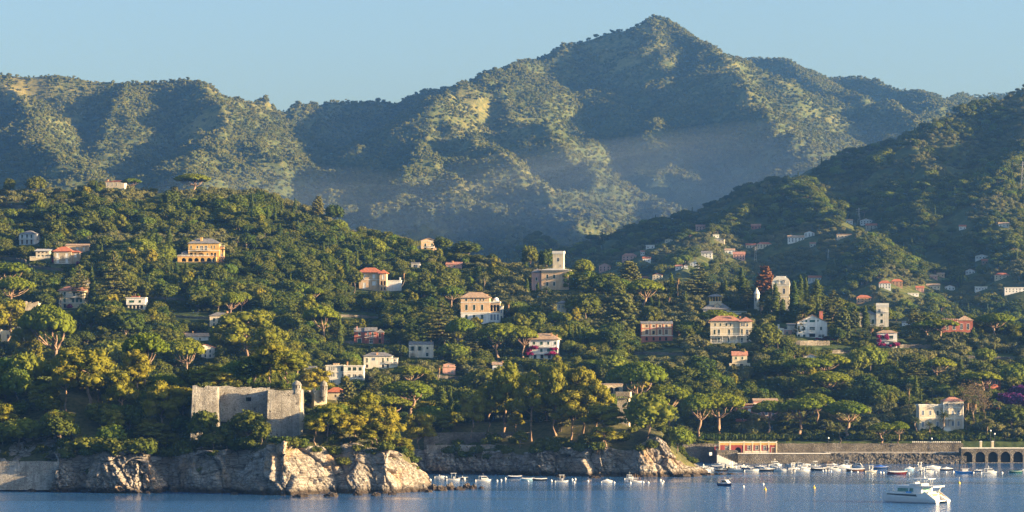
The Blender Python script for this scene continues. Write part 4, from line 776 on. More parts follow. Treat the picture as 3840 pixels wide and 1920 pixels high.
for xx in (-8, 14): h.block(xx-5, xx+5, 111, 122, 10, 'pale', [(113,8,4,'a',[xx])], y0=-2, roof=('gy',4,'s',1))
h.block(-34, 30, 0, 30, 16, 'pale', y0=-18, roof=('flat',3,'f',1))
h = H('turret', 'slim round stair turret with conical cap left of the mansard villa', 2838, 1165, 0, None, 'tower', clear=(2826,2852,1080,1160)); k = h.k
MB().lathe([(10*k,-6),(10*k,58*k),(11.5*k,59*k),(11.5*k,62*k)],12).obj('shaft', wall_m('pale'), h.root); MB().lathe([(12*k,62.2*k),(5*k,76*k),(0.5*k,86*k)],12).obj('cone_roof', M_TRIM, h.root)
for a in (-0.5, 0.9): 
    o = MB().box(-1.8*k,1.8*k,-10.3*k,-9*k,34*k,46*k).obj('slit_window', M_GLASS, h.root); o.rotation_euler.z = a
h = H('house', 'big white gabled house with green shutters and a brick chimney', 3046, 1266, 10, 'the white gabled house', clear=(2985,3110,1166,1266))
r = h.block(-56, 56, 0, 56, 60, 'white', [(54.5,0.4,1,'v',[0]),(28,12,20,'d',[0]),(28,13,8,'d',[-30,33]),(26,14,6,'d',[-50]),(2,10,9,'d',[-50,-30]),(2,12,22,'v',[0]),(2,9,22,'p',[34])], [(30,12,8,'d',[20,44])], roof=('gy',30,'n',4)); h.box('attic_shutter', -10, 10, -0.5, -0.05, 58, 66, M_GREEN); h.box('attic_shutter', -26, -19, -0.5, -0.05, 58, 66, M_GREEN); h.box('attic_shutter', 19, 24, -0.5, -0.05, 60, 66, M_GREEN)
h.chimney(r, 36, 40, 72, 13, 26, wall_m('red')); h.box('awning', -13, 15, -12, -0.3, 15.5, 17.5, M_TRIM); h.balcony(-12, 14, 27, 4)
WG = h
h = H('house', 'cluster of low white flat-roofed annexes left of the white gabled house', 2940, 1256, 8, None, clear=(2890,2988,1216,1250))
h.block(-40, 0, 0, 22, 30, 'white', [(2,10,12,'v',[-20]),(12,6,6,'p',[-34,-8])], roof=('flat',3,'f',1)); h.block(0.2, 30, 0, 18, 26, 'pink', [(3,10,6,'d',[12])], roof=('flat',3,'f',1), y0=4); h.block(16, 46, 0, 36, 30, 'pale', y0=28, roof=('shed',6,'s',3)); h.chimney(None, -20, 10, 24, 6, 14, wall_m('white'))
h = H('tower_house', 'white villa with a tall square lookout tower topped by a roof terrace', 3290, 1232, 20, 'the white tower villa', 'villa', clear=(3218,3350,1135,1225))
h.block(-4, 42, 0, 86, 42, 'pale', [(60,12,8,'p',[8]),(46,14,9,'d',[16]),(20,14,9,'d',[16])], [(58,14,8,'d',[20]),(24,14,8,'d',[20])], roof=('flat',9,'f',1), cornice=[82,56]); h.block(6, 30, 86.1, 94, 20, 'pale', y0=12, roof=('flat',1,'f',1))
r = h.block(-66, -4.2, 0, 52, 44, 'pale', [(18,16,8,'d',[-54,-16]),(22,12,7,'d',[-36])], roof=('hip',16,'s',4), y0=6); h.balcony(-66, -6, 6, 6, y=6); h.balcony(12, 42, 62, 4)
h = H('house', 'white two-storey house draped in magenta bougainvillea with pale tiled roof', 3328, 1304, 18, 'the magenta-draped house', clear=(3285,3375,1238,1304))
r = h.block(-38, 36, 0, 54, 46, 'white', [(30,14,16,'d',[-18,14]),(6,14,16,'d',[-18,14])], [(30,14,10,'d',[22]),(6,14,10,'d',[22])], roof=('hip',11,'n',4)); h.balcony(-38, 34, 26, 6); h.balcony(-38, 34, 3, 6)
MH = h
h = H('villa', 'red villa with battlemented wall and pointed windows on the crest', 3592, 1246, 14, 'the red battlemented villa', clear=(3530,3655,1175,1242))
r = h.block(-58, 0, 0, 46, 50, 'red', [(10,22,11,'a',[-40,-14])], cornice=[38]); h.block(0.2, 56, 0, 44, 54, 'red', [(10,22,9,'a',[14,38])], [(12,20,9,'a',[18,38])], roof=('hip',18,'n',3), y0=2)
for i in range(9): h.box('merlon', -58+i*6.6, -54.2+i*6.6, -1, 2.5, 46.1, 51, wall_m('pink'))
h.box('terrace', -30, 62, -26, -0.2, -14, -1, M_WARMSTONE)
h = H('house', 'small cream cottage with orange roof on the olive slope', 2780, 1366, 10, 'the orange-roofed cottage', lift=12, clear=(2738,2828,1314,1366))
r = h.block(-34, 22, 0, 30, 36, 'cream', [(16,10,7,'g',[-20,4])], roof=('gx',17,'k',3)); h.block(-46, 32, -12, 2, 20, 'cream', [(-10,9,12,'v',[-30,0])], y0=-18, below=0); h.box('foundation', -46, 32, -18, -0.1, -40, -12.05, M_RUBBLE); h.chimney(r, 16, 14, 40, 4, 8)
h = H('house', 'small white gabled house with shed wing above the big umbrella pines', 3032, 1380, 20, 'the small white gabled house', clear=(2985,3082,1326,1362))
r = h.block(-24, 40, 0, 34, 44, 'white', [(8,12,8,'d',[-6,14])], roof=('gy',16,'n',4)); h.block(-46, -24.2, 0, 22, 36, 'white', [(4,12,6,'d',[-36])], roof=('shed',8,'n',3), y0=4)
h = H('villa', 'pale seaside villa with raised hip-roofed wing and blue shutters', 3528, 1615, -4, 'the seaside villa', clear=(3442,3615,1490,1600))
r = h.block(-82, 10, 0, 92, 52, 'beige', [(56,18,9,'b',[-68,-40]),(56,18,9,'d',[-12]),(12,20,9,'b',[-68,-40,-12])], roof=('flat',5,'f',3), cornice=[86,44]); h.block(10.2, 84, 0, 108, 56, 'beige', [(92,9,9,'a',[22,46,68]),(56,18,9,'b',[24,44,66]),(16,18,9,'b',[24,44,66])], [(54,18,8,'b',[18,40])], roof=('hip',16,'k',4), y0=-8, cornice=[104,84,44]); h.chimney(r, -50, 20, 94, 5, 8, wall_m('red'))
for xx in (8.5, 83): h.box('corner_pilaster', xx-2, xx+2, -9.2, -8.05, 0, 103, M_TRIM)
for i in range(5): h.box('stair_step', -4, 34, -26+i*3.4, -23+i*3.4, -4, 1+i*2.4, M_TRIM)
h.box('porch_slab', 0, 50, -22, -8.2, 40, 43, M_TRIM)
for xx in (4, 20, 34, 48): h.box('porch_column', xx-1, xx+1, -20, -18, 8, 39.9, M_TRIM)
h = H('villa', 'long brick-pink villa with pale cornices behind the umbrella pines', 2840, 1580, 6, 'the long pink villa', clear=(2765,2920,1494,1530))
r = h.block(-80, -14, 0, 62, 60, 'red', [(30,16,9,'w',[-56,-30]),(6,16,9,'w',[-56,-30])], roof=('flat',4,'n',3), cornice=[52]); h.block(-13.8, 76, 0, 76, 60, 'pink', [(50,12,9,'b',[8,34,60]),(22,16,9,'b',[8,34,60])], [(40,14,9,'b',[30])], roof=('gx',9,'n',3), y0=6, cornice=[64]); h.chimney(r, -50, 20, 68, 5, 8)
h = H('house', 'small red house with grey slab roof near the right edge', 3726, 1465, -16, 'the small red house', clear=(3700,3760,1406,1455))
r = h.block(-30, 28, 0, 48, 44, 'red', [(24,12,7,'d',[-8,12])], [(22,12,7,'d',[20])], roof=('shed',5,'s',4)); h.chimney(None, -14, 20, 52, 4, 8)
h = H('shed', 'little flat orange-red garden building below the purple flowering mass', 3766, 1560, -10, None, 'shed', clear=(3745,3785,1530,1556))
h.block(-20, 20, 0, 28, 30, 'red', [(8,10,6,'d',[8])], roof=('flat',2,'t',1))
h = H('cottage', 'tiny blue-grey gabled hut in shade beside the headland trees', 2520, 1580, 10, None, 'hut', clear=(2505,2540,1556,1582))
h.block(-18, 18, 0, 16, 26, 'grey', [(4,8,6,'p',[8])], roof=('gy',9,'s',2))

# bathing house on the quay
h = H('bathing_pavilion', 'long red and cream bathing pavilion with pilasters on the quay', 2796, 1699, 0, 'the red bathing pavilion', 'building', D=1062, clear=(2678,2915,1655,1700))
h.block(-98, 116, 0, 39, 20, 'deepred', [(10,16,12,'p',[-70]),(0,22,22,'l',[-28]),(12,15,10,'p',[12,42,72]),(0,20,13,'n',[104])], below=1.0, roof=('flat',3,'f',1)); h.block(-116, -98.2, 0, 26, 16, 'deepred', [(4,14,6,'a',[-108])], below=1.0, roof=('flat',2,'f',1), y0=2)
for xx in (-98, -58, -6, 26, 56, 87, 116):
    b = h.box('pilaster', xx-2.6, xx+2.6, -1.3, -0.05, 0, 38.5, wall_m('cream')); h.box('pilaster_cap', xx-3.2, xx+3.2, -1.6, 1.5, 42.2, 45, wall_m('cream'))
h.box('frieze', -98, 116, -0.9, -0.05, 30, 38.8, wall_m('ochre')); h.box('plinth', -3, 84, -0.8, -0.05, 0, 8, wall_m('pale'))
for xx in (-108, 112): h.box('lamp_post', xx-.5, xx+.5, 4, 5, 40, 54, M_IRON)

# far hamlet on the valley side: (px, base row, width, eave height, wall, roof kind, roof tone, turn)
HAM = [(2360,980,54,19,'pink','hip','k',12),(2425,982,30,12,'white','gx','t',10),(2267,1018,42,20,'pink','gy','k',20),(2438,934,32,13,'white','flat','f',10),(2508,909,30,9,'cream','gy','n',15),(2410,957,15,10,'white','gx','k',0),
 (2627,864,36,14,'pink','gx','k',8),(2835,860,36,13,'red','gx','k',8),(2685,890,22,8,'white','flat','f',0),(2697,907,40,9,'cream','gy','s',20),(2650,967,40,17,'white','gx','s',15),(2605,1002,36,15,'white','gy','s',22),(2545,1012,24,12,'white','gx','k',20),(2572,1007,15,9,'white','gy','k',10),
 (2465,1048,36,15,'cream','gy','t',15),(2415,1052,42,10,'pink','hip','t',10),(2737,952,38,13,'white','gx','n',8),(2772,974,44,20,'pink','gx','k',8),(2815,932,36,12,'cream','gx','t',10),(2866,930,56,14,'cream','hip','t',10),(2985,908,62,17,'white','gx','n',12),(3035,888,38,14,'white','gy','t',14),(3165,893,54,13,'beige','flat','n',10),
 (3185,838,26,10,'white','gx','n',8),(3248,842,44,15,'white','gy','t',25),(3268,862,42,16,'beige','gx','t',10),(3055,1058,48,15,'white','gx','t',20),(3318,1083,44,20,'white','hip','t',15),(3364,1074,42,18,'brown','hip','t',5),(3240,1136,54,19,'orange','hip','t',6),(3450,1094,30,14,'pink','gx','t',10),(3500,1084,50,13,'cream','gx','n',6),
 (3562,1089,38,13,'white','gy','k',12),(3425,1110,40,9,'white','flat','f',5),(3502,1046,28,10,'pink','gx','n',10),(3528,1038,28,9,'peach','gx','n',10),(3610,862,25,11,'white','gx','t',6),(3765,853,40,12,'pale','gx','n',6),(3682,973,48,12,'white','gy','n',18),(3694,990,24,12,'brown','gx','t',10),(3638,1028,34,13,'white','gy','t',20),
 (3758,1048,54,16,'cream','hip','t',10),(3680,1090,44,13,'white','flat','f',6),(3806,1098,76,18,'white','flat','f',8),(3398,1222,30,10,'white','gx','s',10),(3048,925,22,10,'pale','gx','k',10)]
WN = dict(white='white', pink='pink', red='brick-red', cream='cream', beige='beige', brown='brown', orange='orange', peach='peach', pale='pale')
RN = dict(hip='hipped', gx='ridged', gy='front-gabled', flat='flat'); TN = dict(k='faded pink', t='terracotta', n='tan', s='grey', f='pale')
for px, py, w, hh, c, rk, rt, tu in HAM:
    near = min((q for q in HAM if q[0] != px), key=lambda q: (q[0]-px)**2 + (q[1]-py)**2)
    dx, dy = px - near[0], py - near[1]
    rel = ('right of' if dx > 0 else 'left of') if abs(dx) >= abs(dy) else ('below' if dy > 0 else 'above')
    h = H('valley_house', '%s valley house with %s %s roof, %s the %s %s-roofed one' % (WN[c], TN[rt], RN[rk], rel, WN[near[4]], RN[near[5]]), px, py, tu, group='houses scattered on the far valley slope', simple=True, clear=(px-w*.6, px+w*.6, py-hh-10, py+3))
    n = max(2, int(w / 11)); xs = [-w/2 + w*(i+.5)/n for i in range(n)]
    rows = [(hh*.56, hh*.3, 3.6, 'p', xs), (hh*.1, hh*.3, 3.6, 'p', xs)] if hh > 13 else [(hh*.25, hh*.42, 3.6, 'p', xs)]
    h.block(-w/2, w/2, 0, hh, w*.55 if w < 50 else 28, c, rows, [(hh*.4, hh*.3, 3.4, 'p', [w*.2])], roof=(rk, 2 if rk == 'flat' else hh*.42+2, rt, 1.5))
# ------------------------------------------------------------------ castle on the headland
def strip_wall(name, pts, top, thick, m, parent=None, taper=0.0, base=None, seed=0, ragged=0.0):
    """masonry wall along (x, y) points with a slightly uneven top edge; taper leans the front face back"""
    P2 = []
    for (a, b) in zip(pts[:-1], pts[1:]):
        n = max(2, int(math.hypot(b[0]-a[0], b[1]-a[1]) / 0.8))
        for i in range(n): P2.append((a[0] + (b[0]-a[0])*i/n, a[1] + (b[1]-a[1])*i/n))
    P2.append(pts[-1]); A = np.array(P2); n = len(A)
    T = np.gradient(A, axis=0); l = np.hypot(T[:, 0], T[:, 1]); nx, ny = T[:, 1]/l, -T[:, 0]/l
    tz = (top if not callable(top) else np.array([top(*p) for p in A])) + ragged * (vnoise(np.arange(n) * 0.6, np.zeros(n), seed) - 0.6) + 0 * nx
    bz = (ground_near(A[:, 0], A[:, 1]) - 5 if base is None else np.full(n, base)); bz = np.minimum(bz, tz - 1)
    hh = tz - bz; V = []
    for j in range(n):
        o = taper * hh[j]
        V += [(A[j,0] + nx[j]*o, A[j,1] + ny[j]*o, bz[j]), (A[j,0], A[j,1], tz[j]), (A[j,0] - nx[j]*thick, A[j,1] - ny[j]*thick, tz[j]), (A[j,0] - nx[j]*thick, A[j,1] - ny[j]*thick, bz[j])]
    fs = []
    for j in range(n - 1):
        a, b = j*4, j*4 + 4
        fs += [(a, b, b+1, a+1), (a+1, b+1, b+2, a+2), (a+2, b+2, b+3, a+3), (a, a+3, b+3, b)]
    fs += [(0, 1, 2, 3), (n*4-1, n*4-2, n*4-3, n*4-4)]
    return MB().add(V, fs).obj(name, m, parent)
def at(px, py, D): return P(px, py, D)
def xz(px, D): return ((px - CX) / F * D, D)
CD = 842.0; zt = P(0, 1452, CD)[2]
castle = empty('castle', (*xz(930, CD), float(ground(*xz(930, CD))))); tag(castle, 'ruined grey stone castle with two bastions above the sea cliff', 'castle')
LAND.append((930, 1560, 'the ruined castle')); CLEAR.append((722, 1135, 1448, 1540, CD)); CLEAR.append((1010, 1135, 1448, 1625, CD))
def rel(o):
    o.parent = castle; o.matrix_parent_inverse = Matrix.Translation(castle.location).inverted(); return o
rel(strip_wall('bastion_wall', [xz(722, CD+10), xz(722, CD-0.6), xz(815, CD), xz(822, CD+6)], zt + 0.2, 1.4, M_CASTLE, taper=0.05, seed=1, ragged=0.9))
cw = rel(strip_wall('curtain_wall', [xz(816, CD+5), xz(921, CD+5.4)], zt + 0.1, 1.2, M_CASTLE, seed=2, ragged=0.8, base=20.0)); 
rel(strip_wall('curtain_wall', [xz(942, CD+5.45), xz(1012, CD+6)], zt - 0.1, 1.2, M_CASTLE, seed=4, ragged=0.9, base=20.0))
wz0, wz1 = P(0, 1505, CD+5)[2], P(0, 1490, CD+5)[2]
rel(strip_wall('curtain_wall', [xz(921, CD+5.4), xz(942, CD+5.45)], wz0, 1.2, M_CASTLE, seed=5, base=20.0)); rel(strip_wall('curtain_wall', [xz(921, CD+5.4), xz(942, CD+5.45)], zt, 1.2, M_CASTLE, seed=6, ragged=0.4, base=wz1))
w = MB().box(xz(921, CD)[0], xz(942, CD)[0]+.3, CD+6.7, CD+7.2, wz0-.5, wz1+.5).obj('embrasure_shade', M_SHADE); rel(w)  # near-black box puts the shade of the recess into its colour
rel(strip_wall('bastion_wall', [xz(1008, CD+8), xz(1005, CD-2.4), xz(1128, CD-1.4), xz(1138, CD+12)], P(0, 1462, CD)[2], 1.5, M_CASTLE, taper=0.045, seed=3, ragged=0.5))
quoin = strip_wall('sunlit_quoins', [xz(1122, CD-1.55), xz(1129.5, CD-1.45), xz(1132, CD+1.5)], P(0, 1480, CD)[2], 0.6, M_WARMSTONE, taper=0.047, seed=9); rel(quoin)  # bastion corner in paler, warmer stone: its sunlit edge put into the colour
rel(MB().box(xz(735, CD)[0], xz(1120, CD)[0], CD+9, CD+26, zt-8, zt-0.6).obj('courtyard_fill', M_SOIL))
def bartizan(name, label, px, py_top, py_bot, D, r_px, parent=None):
    k = D / F; x, y, z = P(px, py_bot, D); H_ = (py_bot - py_top) * k; r = r_px * k
    root = empty(name, (x, y, z)); tag(root, label, 'turret')
    b = MB().lathe([(r*.25, -1.5), (r*.55, -.7), (r*.8, 0), (r*1.12, .05), (r*1.12, .3), (r, .32), (r, H_*.42)], 14).obj('corbelled_base', M_CASTLE, root)
    dr = MB()
    for i in range(8):                                   # piers between the look-out slits
        a = 2*math.pi*(i+.5)/8; dr.ring([[(r*q*math.cos(a+s_*.26), r*q*math.sin(a+s_*.26), z_) for q, s_ in ((.75,-1),(1,-1),(1,1),(.75,1))] for z_ in (H_*.42+.003, H_*.66)])
    dr.obj('slit_piers', M_CASTLE, root)
    MB().lathe([(r*.74, H_*.42), (r*.74, H_*.66)], 10).obj('slit_shade', M_SHADE, root)  # near-black core paints the shade seen through the slits
    MB().lathe([(r*1.08, H_*.66+.003), (r*1.1, H_*.70), (r, H_*.72), (r*.95, H_*.80), (r*.78, H_*.89), (r*.48, H_*.96), (r*.12, H_), (r*.1, H_*1.04)], 14).obj('dome', M_CASTLE, root, True)
    return root
bartizan('watch_turret', 'domed stone watch turret on the right bastion corner of the castle', 1113, 1428, 1478, CD-0.5, 17)
t2 = bartizan('watch_turret', 'domed stone watch turret standing apart, right of the castle', 1214, 1428, 1488, 861, 14)
CLEAR.append((1090, 1136, 1425, 1482, CD)); CLEAR.append((1196, 1232, 1425, 1500, 861))
s_ = strip_wall('ruined_wall', [xz(1150, 866), xz(1178, 861), xz(1222, 862), xz(1226, 868)], P(0, 1468, 861)[2], 1.2, M_WARMSTONE, seed=12, ragged=1.6); tag(s_, 'warm ruined wall stub below the freestanding watch turret', 'wall')
CLEAR.append((1150, 1230, 1465, 1512, 861))

# ------------------------------------------------------------------ tower on the second headland
h = H('lookout_tower', 'square pale stone tower with corbelled top among headland pines', 2336, 1590, 28, 'the headland tower', 'tower', clear=(2306, 2372, 1466, 1580))
h.block(-22, 22, 0, 96, 44, 'pale', mt=M_WARMSTONE, front=[(60,10,5,'v',[0])]); k = h.k
h.box('parapet', -27, 27, -5, 49, 103, 120, M_WARMSTONE)
for i in range(7):
    for side in (0, 1):
        q = -24 + i * 8; (h.box('corbel', q-1.5, q+1.5, -4.6, -0.05, 95, 102.9, M_WARMSTONE) if side == 0 else h.box('corbel', 22.05, 26.6, q+22-1.5, q+22+1.5, 95, 102.9, M_WARMSTONE))
h = H('stone_loggia', 'weathered brown stone loggia with arches beside the headland tower', 2296, 1500, 4, None, 'ruin', clear=(2252, 2340, 1438, 1466))
h.block(-42, 40, 0, 56, 30, 'tan', [(24,24,16,'l',[-4,18])], mt=M_WARMSTONE, roof=('shed',4,'n',1))

# ------------------------------------------------------------------ sea walls, quay, promenade
w = strip_wall('sea_wall', [xz(-420, 833), xz(-100, 831), xz(90, 829.5), xz(222, 829)], 8.8, 1.2, M_CASTLE, taper=0.10, base=0.5, seed=21, ragged=0.3); tag(w, 'long pale rubble sea wall at the left edge above the water', 'wall')
w = strip_wall('garden_wall', [xz(1590, 968), xz(1700, 969), xz(1820, 970), xz(1990, 972)], 13.6, 0.8, M_RUBBLE, seed=22, base=7, ragged=0.2); tag(w, 'dark rubble garden wall with flat coping on the second headland', 'wall')
w = strip_wall('retaining_wall', [xz(1600, 962), xz(1760, 962.5), xz(1900, 963), xz(1975, 964)], 9.6, 1.0, M_CASTLE, seed=23, base=5.5, ragged=0.3); tag(w, 'pale retaining wall on the rocks below the dark garden wall', 'wall')
for i, px in enumerate((1610, 1780, 1955)):
    pass
w = strip_wall('upper_garden_wall', [xz(1960, 985), xz(2040, 985.5), xz(2140, 986)], 17.4, 0.7, M_WARMSTONE, seed=25); tag(w, 'long low garden wall behind the slanting pine trunks', 'wall')
def terrace(px0, px1, py0, py1, h_, label, m=None, bow=0.0):
    pts = []
    for i in range(9):
        t = i / 8; p_ = ray(px0 + (px1 - px0) * t, py0 + (py1 - py0) * t + bow * math.sin(math.pi * t))
        if p_: pts.append(p_)
    if len(pts) < 4: return
    g = {(round(a[0], 3), round(a[1], 3)): a[2] for a in pts}
    o = strip_wall('terrace_wall', [(a[0], a[1]) for a in pts], lambda x, y: float(ground_near(np.array(x), np.array(y))) + h_, 0.6, m or M_RUBBLE, seed=int(px0), ragged=0.4); tag(o, label, 'wall'); o['kind'] = 'thing'
    CLEAR.append((px0, px1, min(py0, py1) - h_ * 7, max(py0, py1) - 2, min(a[1] for a in pts)))
for a in ((0, 95, 972, 985, 1.6, 'pale roadside wall at the left edge below the white house'), (95, 235, 1003, 1018, 1.4, 'long pale road wall below the orange-roofed tan house'), (1440, 1500, 1288, 1290, 1.6, 'rough stone wall right of the brick-red house'), (1270, 1326, 1290, 1290, 1.5, 'rough stone wall left of the brick-red house'), (1240, 1420, 1190, 1196, 1.3, 'low terrace wall across the dark olive slope'), (2985, 3112, 1296, 1296, 2.2, 'garden wall under the white gabled house'), (3120, 3215, 1325, 1328, 1.6, 'grey garden wall right of the white gabled house'), (3375, 3490, 1305, 1308, 1.6, 'pool terrace wall right of the magenta-draped house'), (2890, 2985, 1236, 1240, 1.4, 'pale road wall behind the white annexes'), (3110, 3300, 1350, 1356, 1.2, 'long low terrace wall above the big umbrella pines'), (640, 800, 1190, 1200, 1.2, 'low terrace wall left of the cream pine-side house'), (560, 690, 1120, 1130, 1.2, 'low terrace wall right of the low white modern house'), (2380, 2560, 1330, 1334, 1.3, 'low terrace wall below the boxy ochre-red villa'), (1640, 1720, 1420, 1424, 1.4, 'terrace wall below the small pink house'), (0, 100, 775, 785, 2.0, 'pale stone bank high on the left slope'), (3630, 3800, 1345, 1350, 1.2, 'low terrace wall on the right olive slope')): terrace(*a)
for px, py, lb in ((2312, 1338, 'closed white parasol on the lawn below the boxy ochre-red villa'), (2622, 1322, 'small white tent left of the cream balcony villa')):
    p_ = ray(px, py); r_ = empty('parasol', p_); tag(r_, lb, 'parasol'); MB().tube([(0, 0, -.3), (0, 0, 2.6)], .05, 6).obj('pole', M_IRON, r_); MB().lathe([(.75, .9), (.6, 1.4), (.25, 2.3), (.03, 2.8)], 8).obj('canopy', M_TRIM, r_)
qz = 3.6
q = empty('quay', (*xz(2900, 1050), 0)); tag(q, 'low dark stone quay below the bathing pavilion', 'quay')
def loc_box(name, px0, px1, d0, d1, z0, z1, m, root):
    b = MB(); (xa, _), (xb, _) = xz(px0, d0), xz(px1, d0); b.box(xa, xb, d0, d1, z0, z1); o = b.obj(name, m); o.parent = root; o.matrix_parent_inverse = Matrix.Translation(root.location).inverted(); return o
loc_box('quay_wall', 2768, 3112, 1049, 1075, -1.5, qz, M_RUBBLE, q); loc_box('coping', 2766, 3114, 1048.7, 1050.2, qz+.004, qz+.3, M_TRIM, q); loc_box('landing_block', 2690, 2768, 1050, 1075, -1.5, 4.6, M_RUBBLE, q)
b = MB(); n = 9
for i in range(n): b.box(xz(2690+i*8.5, 1046)[0], xz(2698.4+i*8.5, 1046)[0], 1047.2, 1049.98, -1, 3.2 - i*0.36)
o = b.obj('stairs', M_TRIM); o.parent = q; o.matrix_parent_inverse = Matrix.Translation(q.location).inverted()
w = strip_wall('promenade_wall', [xz(2560, 1066), xz(2680, 1067), xz(2912, 1068), xz(3150, 1068), xz(3400, 1068), xz(3612, 1068)], 6.9, 0.9, M_RUBBLE, base=-1, seed=31, ragged=0.25); tag(w, 'long grey retaining wall along the promenade behind the moored boats', 'wall')
par = empty('battlemented_parapet', (*xz(3512, 1068), 6.9)); tag(par, 'low toothed parapet on the promenade wall below the seaside villa', 'parapet')
b = MB().box(-.1*90, .1*90, -.2, .25, .0, .35)
L_ = (3605 - 3420) / F * 1068
bb = MB().box(-L_/2, L_/2, -.2, .25, -.1, .35).obj('parapet_base', M_RUBBLE, par)
tm = MB().box(-.22, .22, -.2, .25, .353, .75).mesh('merlon', M_TRIM)
for i in range(26):
    o = link_mesh('merlon', tm, par); o.location = (-L_/2 + L_*(i+.5)/26, 0, 0)
# rough stone bank between quay and arches
def bank(name, px0, px1, d_w, d_t, zt_, seed):
    n, m_ = 170, 26; u = np.linspace(0, 1, n)[None, :]; t = np.linspace(-.15, 1, m_)[:, None]; U, T_ = np.broadcast_arrays(u, t)
    D = d_w + (d_t - d_w) * np.clip(T_, 0, 1); X = (px0 + (px1 - px0) * U - CX) / F * D; s = X
    Z = zt_ * T_ ** 0.9 if False else zt_ * T_
    dis = blocks(s, Z * 2.0, (2.2, 2.0), seed, 0.5) + blocks(s, Z * 2, (0.9, 1.0), seed + 4, 0.3)
    o = link_mesh(name, grid_mesh(name, X, D - dis * 0.8, Z + dis * 0.12, M_RUBBLE2, smooth=False)); o['kind'] = 'structure'; return o
M_RUBBLE2 = stone_mat('tumbled grey stones', (0.19, 0.175, 0.155), (0.11, 0.10, 0.09), (0.07, 0.063, 0.056), 0.9, 0.35)
bank('rock_bank', 3100, 3625, 1046, 1062, 3.9, 71)
o = loc_box('promenade', 3100, 3640, 1060, 1069, 3.2, 3.62, M_TRIM, q) if False else None
rd = MB().box(xz(3095, 1062)[0], xz(3640, 1062)[0], 1060.5, 1068.5, 2.5, 3.8).obj('promenade', mat('pale paving', (0.34, 0.31, 0.28), 0.9)); rd['kind'] = 'structure'
# arched causeway on the right
h = H('arched_causeway', 'stone causeway carried on round arches at the right edge', 3760, 1737, 0, 'the arched causeway', 'bridge', D=1056)
h.block(-155, 260, 0, 55, 60, 'grey', [(3,40,36,'l',[-131,-84,-36,11,58,105,152,199,246])], mt=M_RUBBLE, below=2.0); h.box('road_kerb', -155, 260, -1.5, 1.5, 55.1, 59, M_TRIM)
cz = h.root.location.z + 55 * h.k
for i, px in enumerate((3678, 3722)):
    r_ = empty('gate_pillar', (*xz(px, 1059), cz)); tag(r_, 'pale square gate pillar, %s of the pair on the causeway' % ('left' if i == 0 else 'right'), 'pillar', 'gate pillars on the causeway')
    MB().box(-.42, .42, -.42, .42, 0, 2.4).obj('shaft', wall_m('cream'), r_); MB().box(-.52, .52, -.52, .52, 2.403, 2.6).box(-.35, .35, -.35, .35, 2.603, 2.75).obj('cap', M_TRIM, r_)
def lamp_post(px, py_b, D, hpx, label):
    k = D / F; x, y, z = P(px, py_b, D); r_ = empty('street_lamp', (x, y, z)); tag(r_, label, 'street lamp', 'lamps along the promenade'); H_ = hpx * k
    MB().lathe([(.14, 0), (.10, .4), (.07, .5), (.05, H_)], 8).obj('post', M_IRON, r_); MB().lathe([(.06, H_), (.28, H_+.12), (.30, H_+.4), (.14, H_+.6), (.03, H_+.7)], 8).obj('globe', M_WHITE, r_)
lamp_post(3107, 1700, 1056, 54, 'white-globed promenade lamp at the quay end of the wall'); lamp_post(3494, 1698, 1064, 50, 'promenade lamp standing below the seaside villa'); lamp_post(3715, 1678, 1062, 60, 'thin lamp behind the right gate pillar'); lamp_post(3730, 1682, 1064, 52, 'shorter lamp right of the gate pillars')
sg = empty('sign_board', P(2665, 1712, 1049)); tag(sg, 'small white notice board on the dark rocks by the quay', 'sign'); MB().box(-.5, .5, -.05, .05, .4, 1.6).obj('board', M_WHITE, sg); MB().box(-.06, .06, .052, .12, -1.5, 1.5).obj('post', M_IRON, sg)
sg = empty('cliff_sign', P(1346, 1715, 826)); tag(sg, 'tiny white plate fixed on the craggy cliff below the right pines', 'sign'); MB().box(-.3, .3, -.05, .05, 0, .5).obj('plate', M_WHITE, sg); MB().box(-.05, .05, .052, 2.5, .2, .3).obj('bracket', M_IRON, sg)
# pylons and poles
def pylon(px, py, D, hpx, label):
    k = D / F; x, y, z = P(px, py, D); r_ = empty('pylon', (x, y, z)); tag(r_, label, 'pylon'); H_ = hpx * k; b = MB(); w = H_ * .09
    for sx in (-1, 1):
        for sy in (-1, 1): b.tube([(sx*w, sy*w, -3), (sx*w*.25, sy*w*.25, H_)], .12, 4)
    for i in range(7):
        z0, z1 = H_*i/7, H_*(i+1)/7; f0, f1 = w*(1-.75*i/7), w*(1-.75*(i+1)/7)
        b.tube([(-f0, -f0, z0), (f1, -f1, z1)], .07, 4); b.tube([(f0, -f0, z0), (-f1, -f1, z1)], .07, 4)
    b.obj('lattice', mat('galvanised steel', (0.35, 0.33, 0.30), 0.6), r_)
    c = MB()
    for f in (.78, .9): c.tube([(-w*2, 0, H_*f), (w*2, 0, H_*f)], .12, 4)
    c.obj('cross_arms', mat('galvanised steel', (0.35, 0.33, 0.30), 0.6), r_)
for px, py, hp, lb in ((3221, 845, 66, 'lattice pylon on the lit valley spur beside the white gabled house'), (3838, 735, 130, 'tall lattice pylon cut by the right edge of the picture'), (3106, 975, 40, 'slim pylon below the pale valley roofs'), (2833, 985, 60, 'thin pylon among the valley houses')):
    p_ = ray(px, py); 
    if p_: pylon(px, py, p_[1], hp, lb)
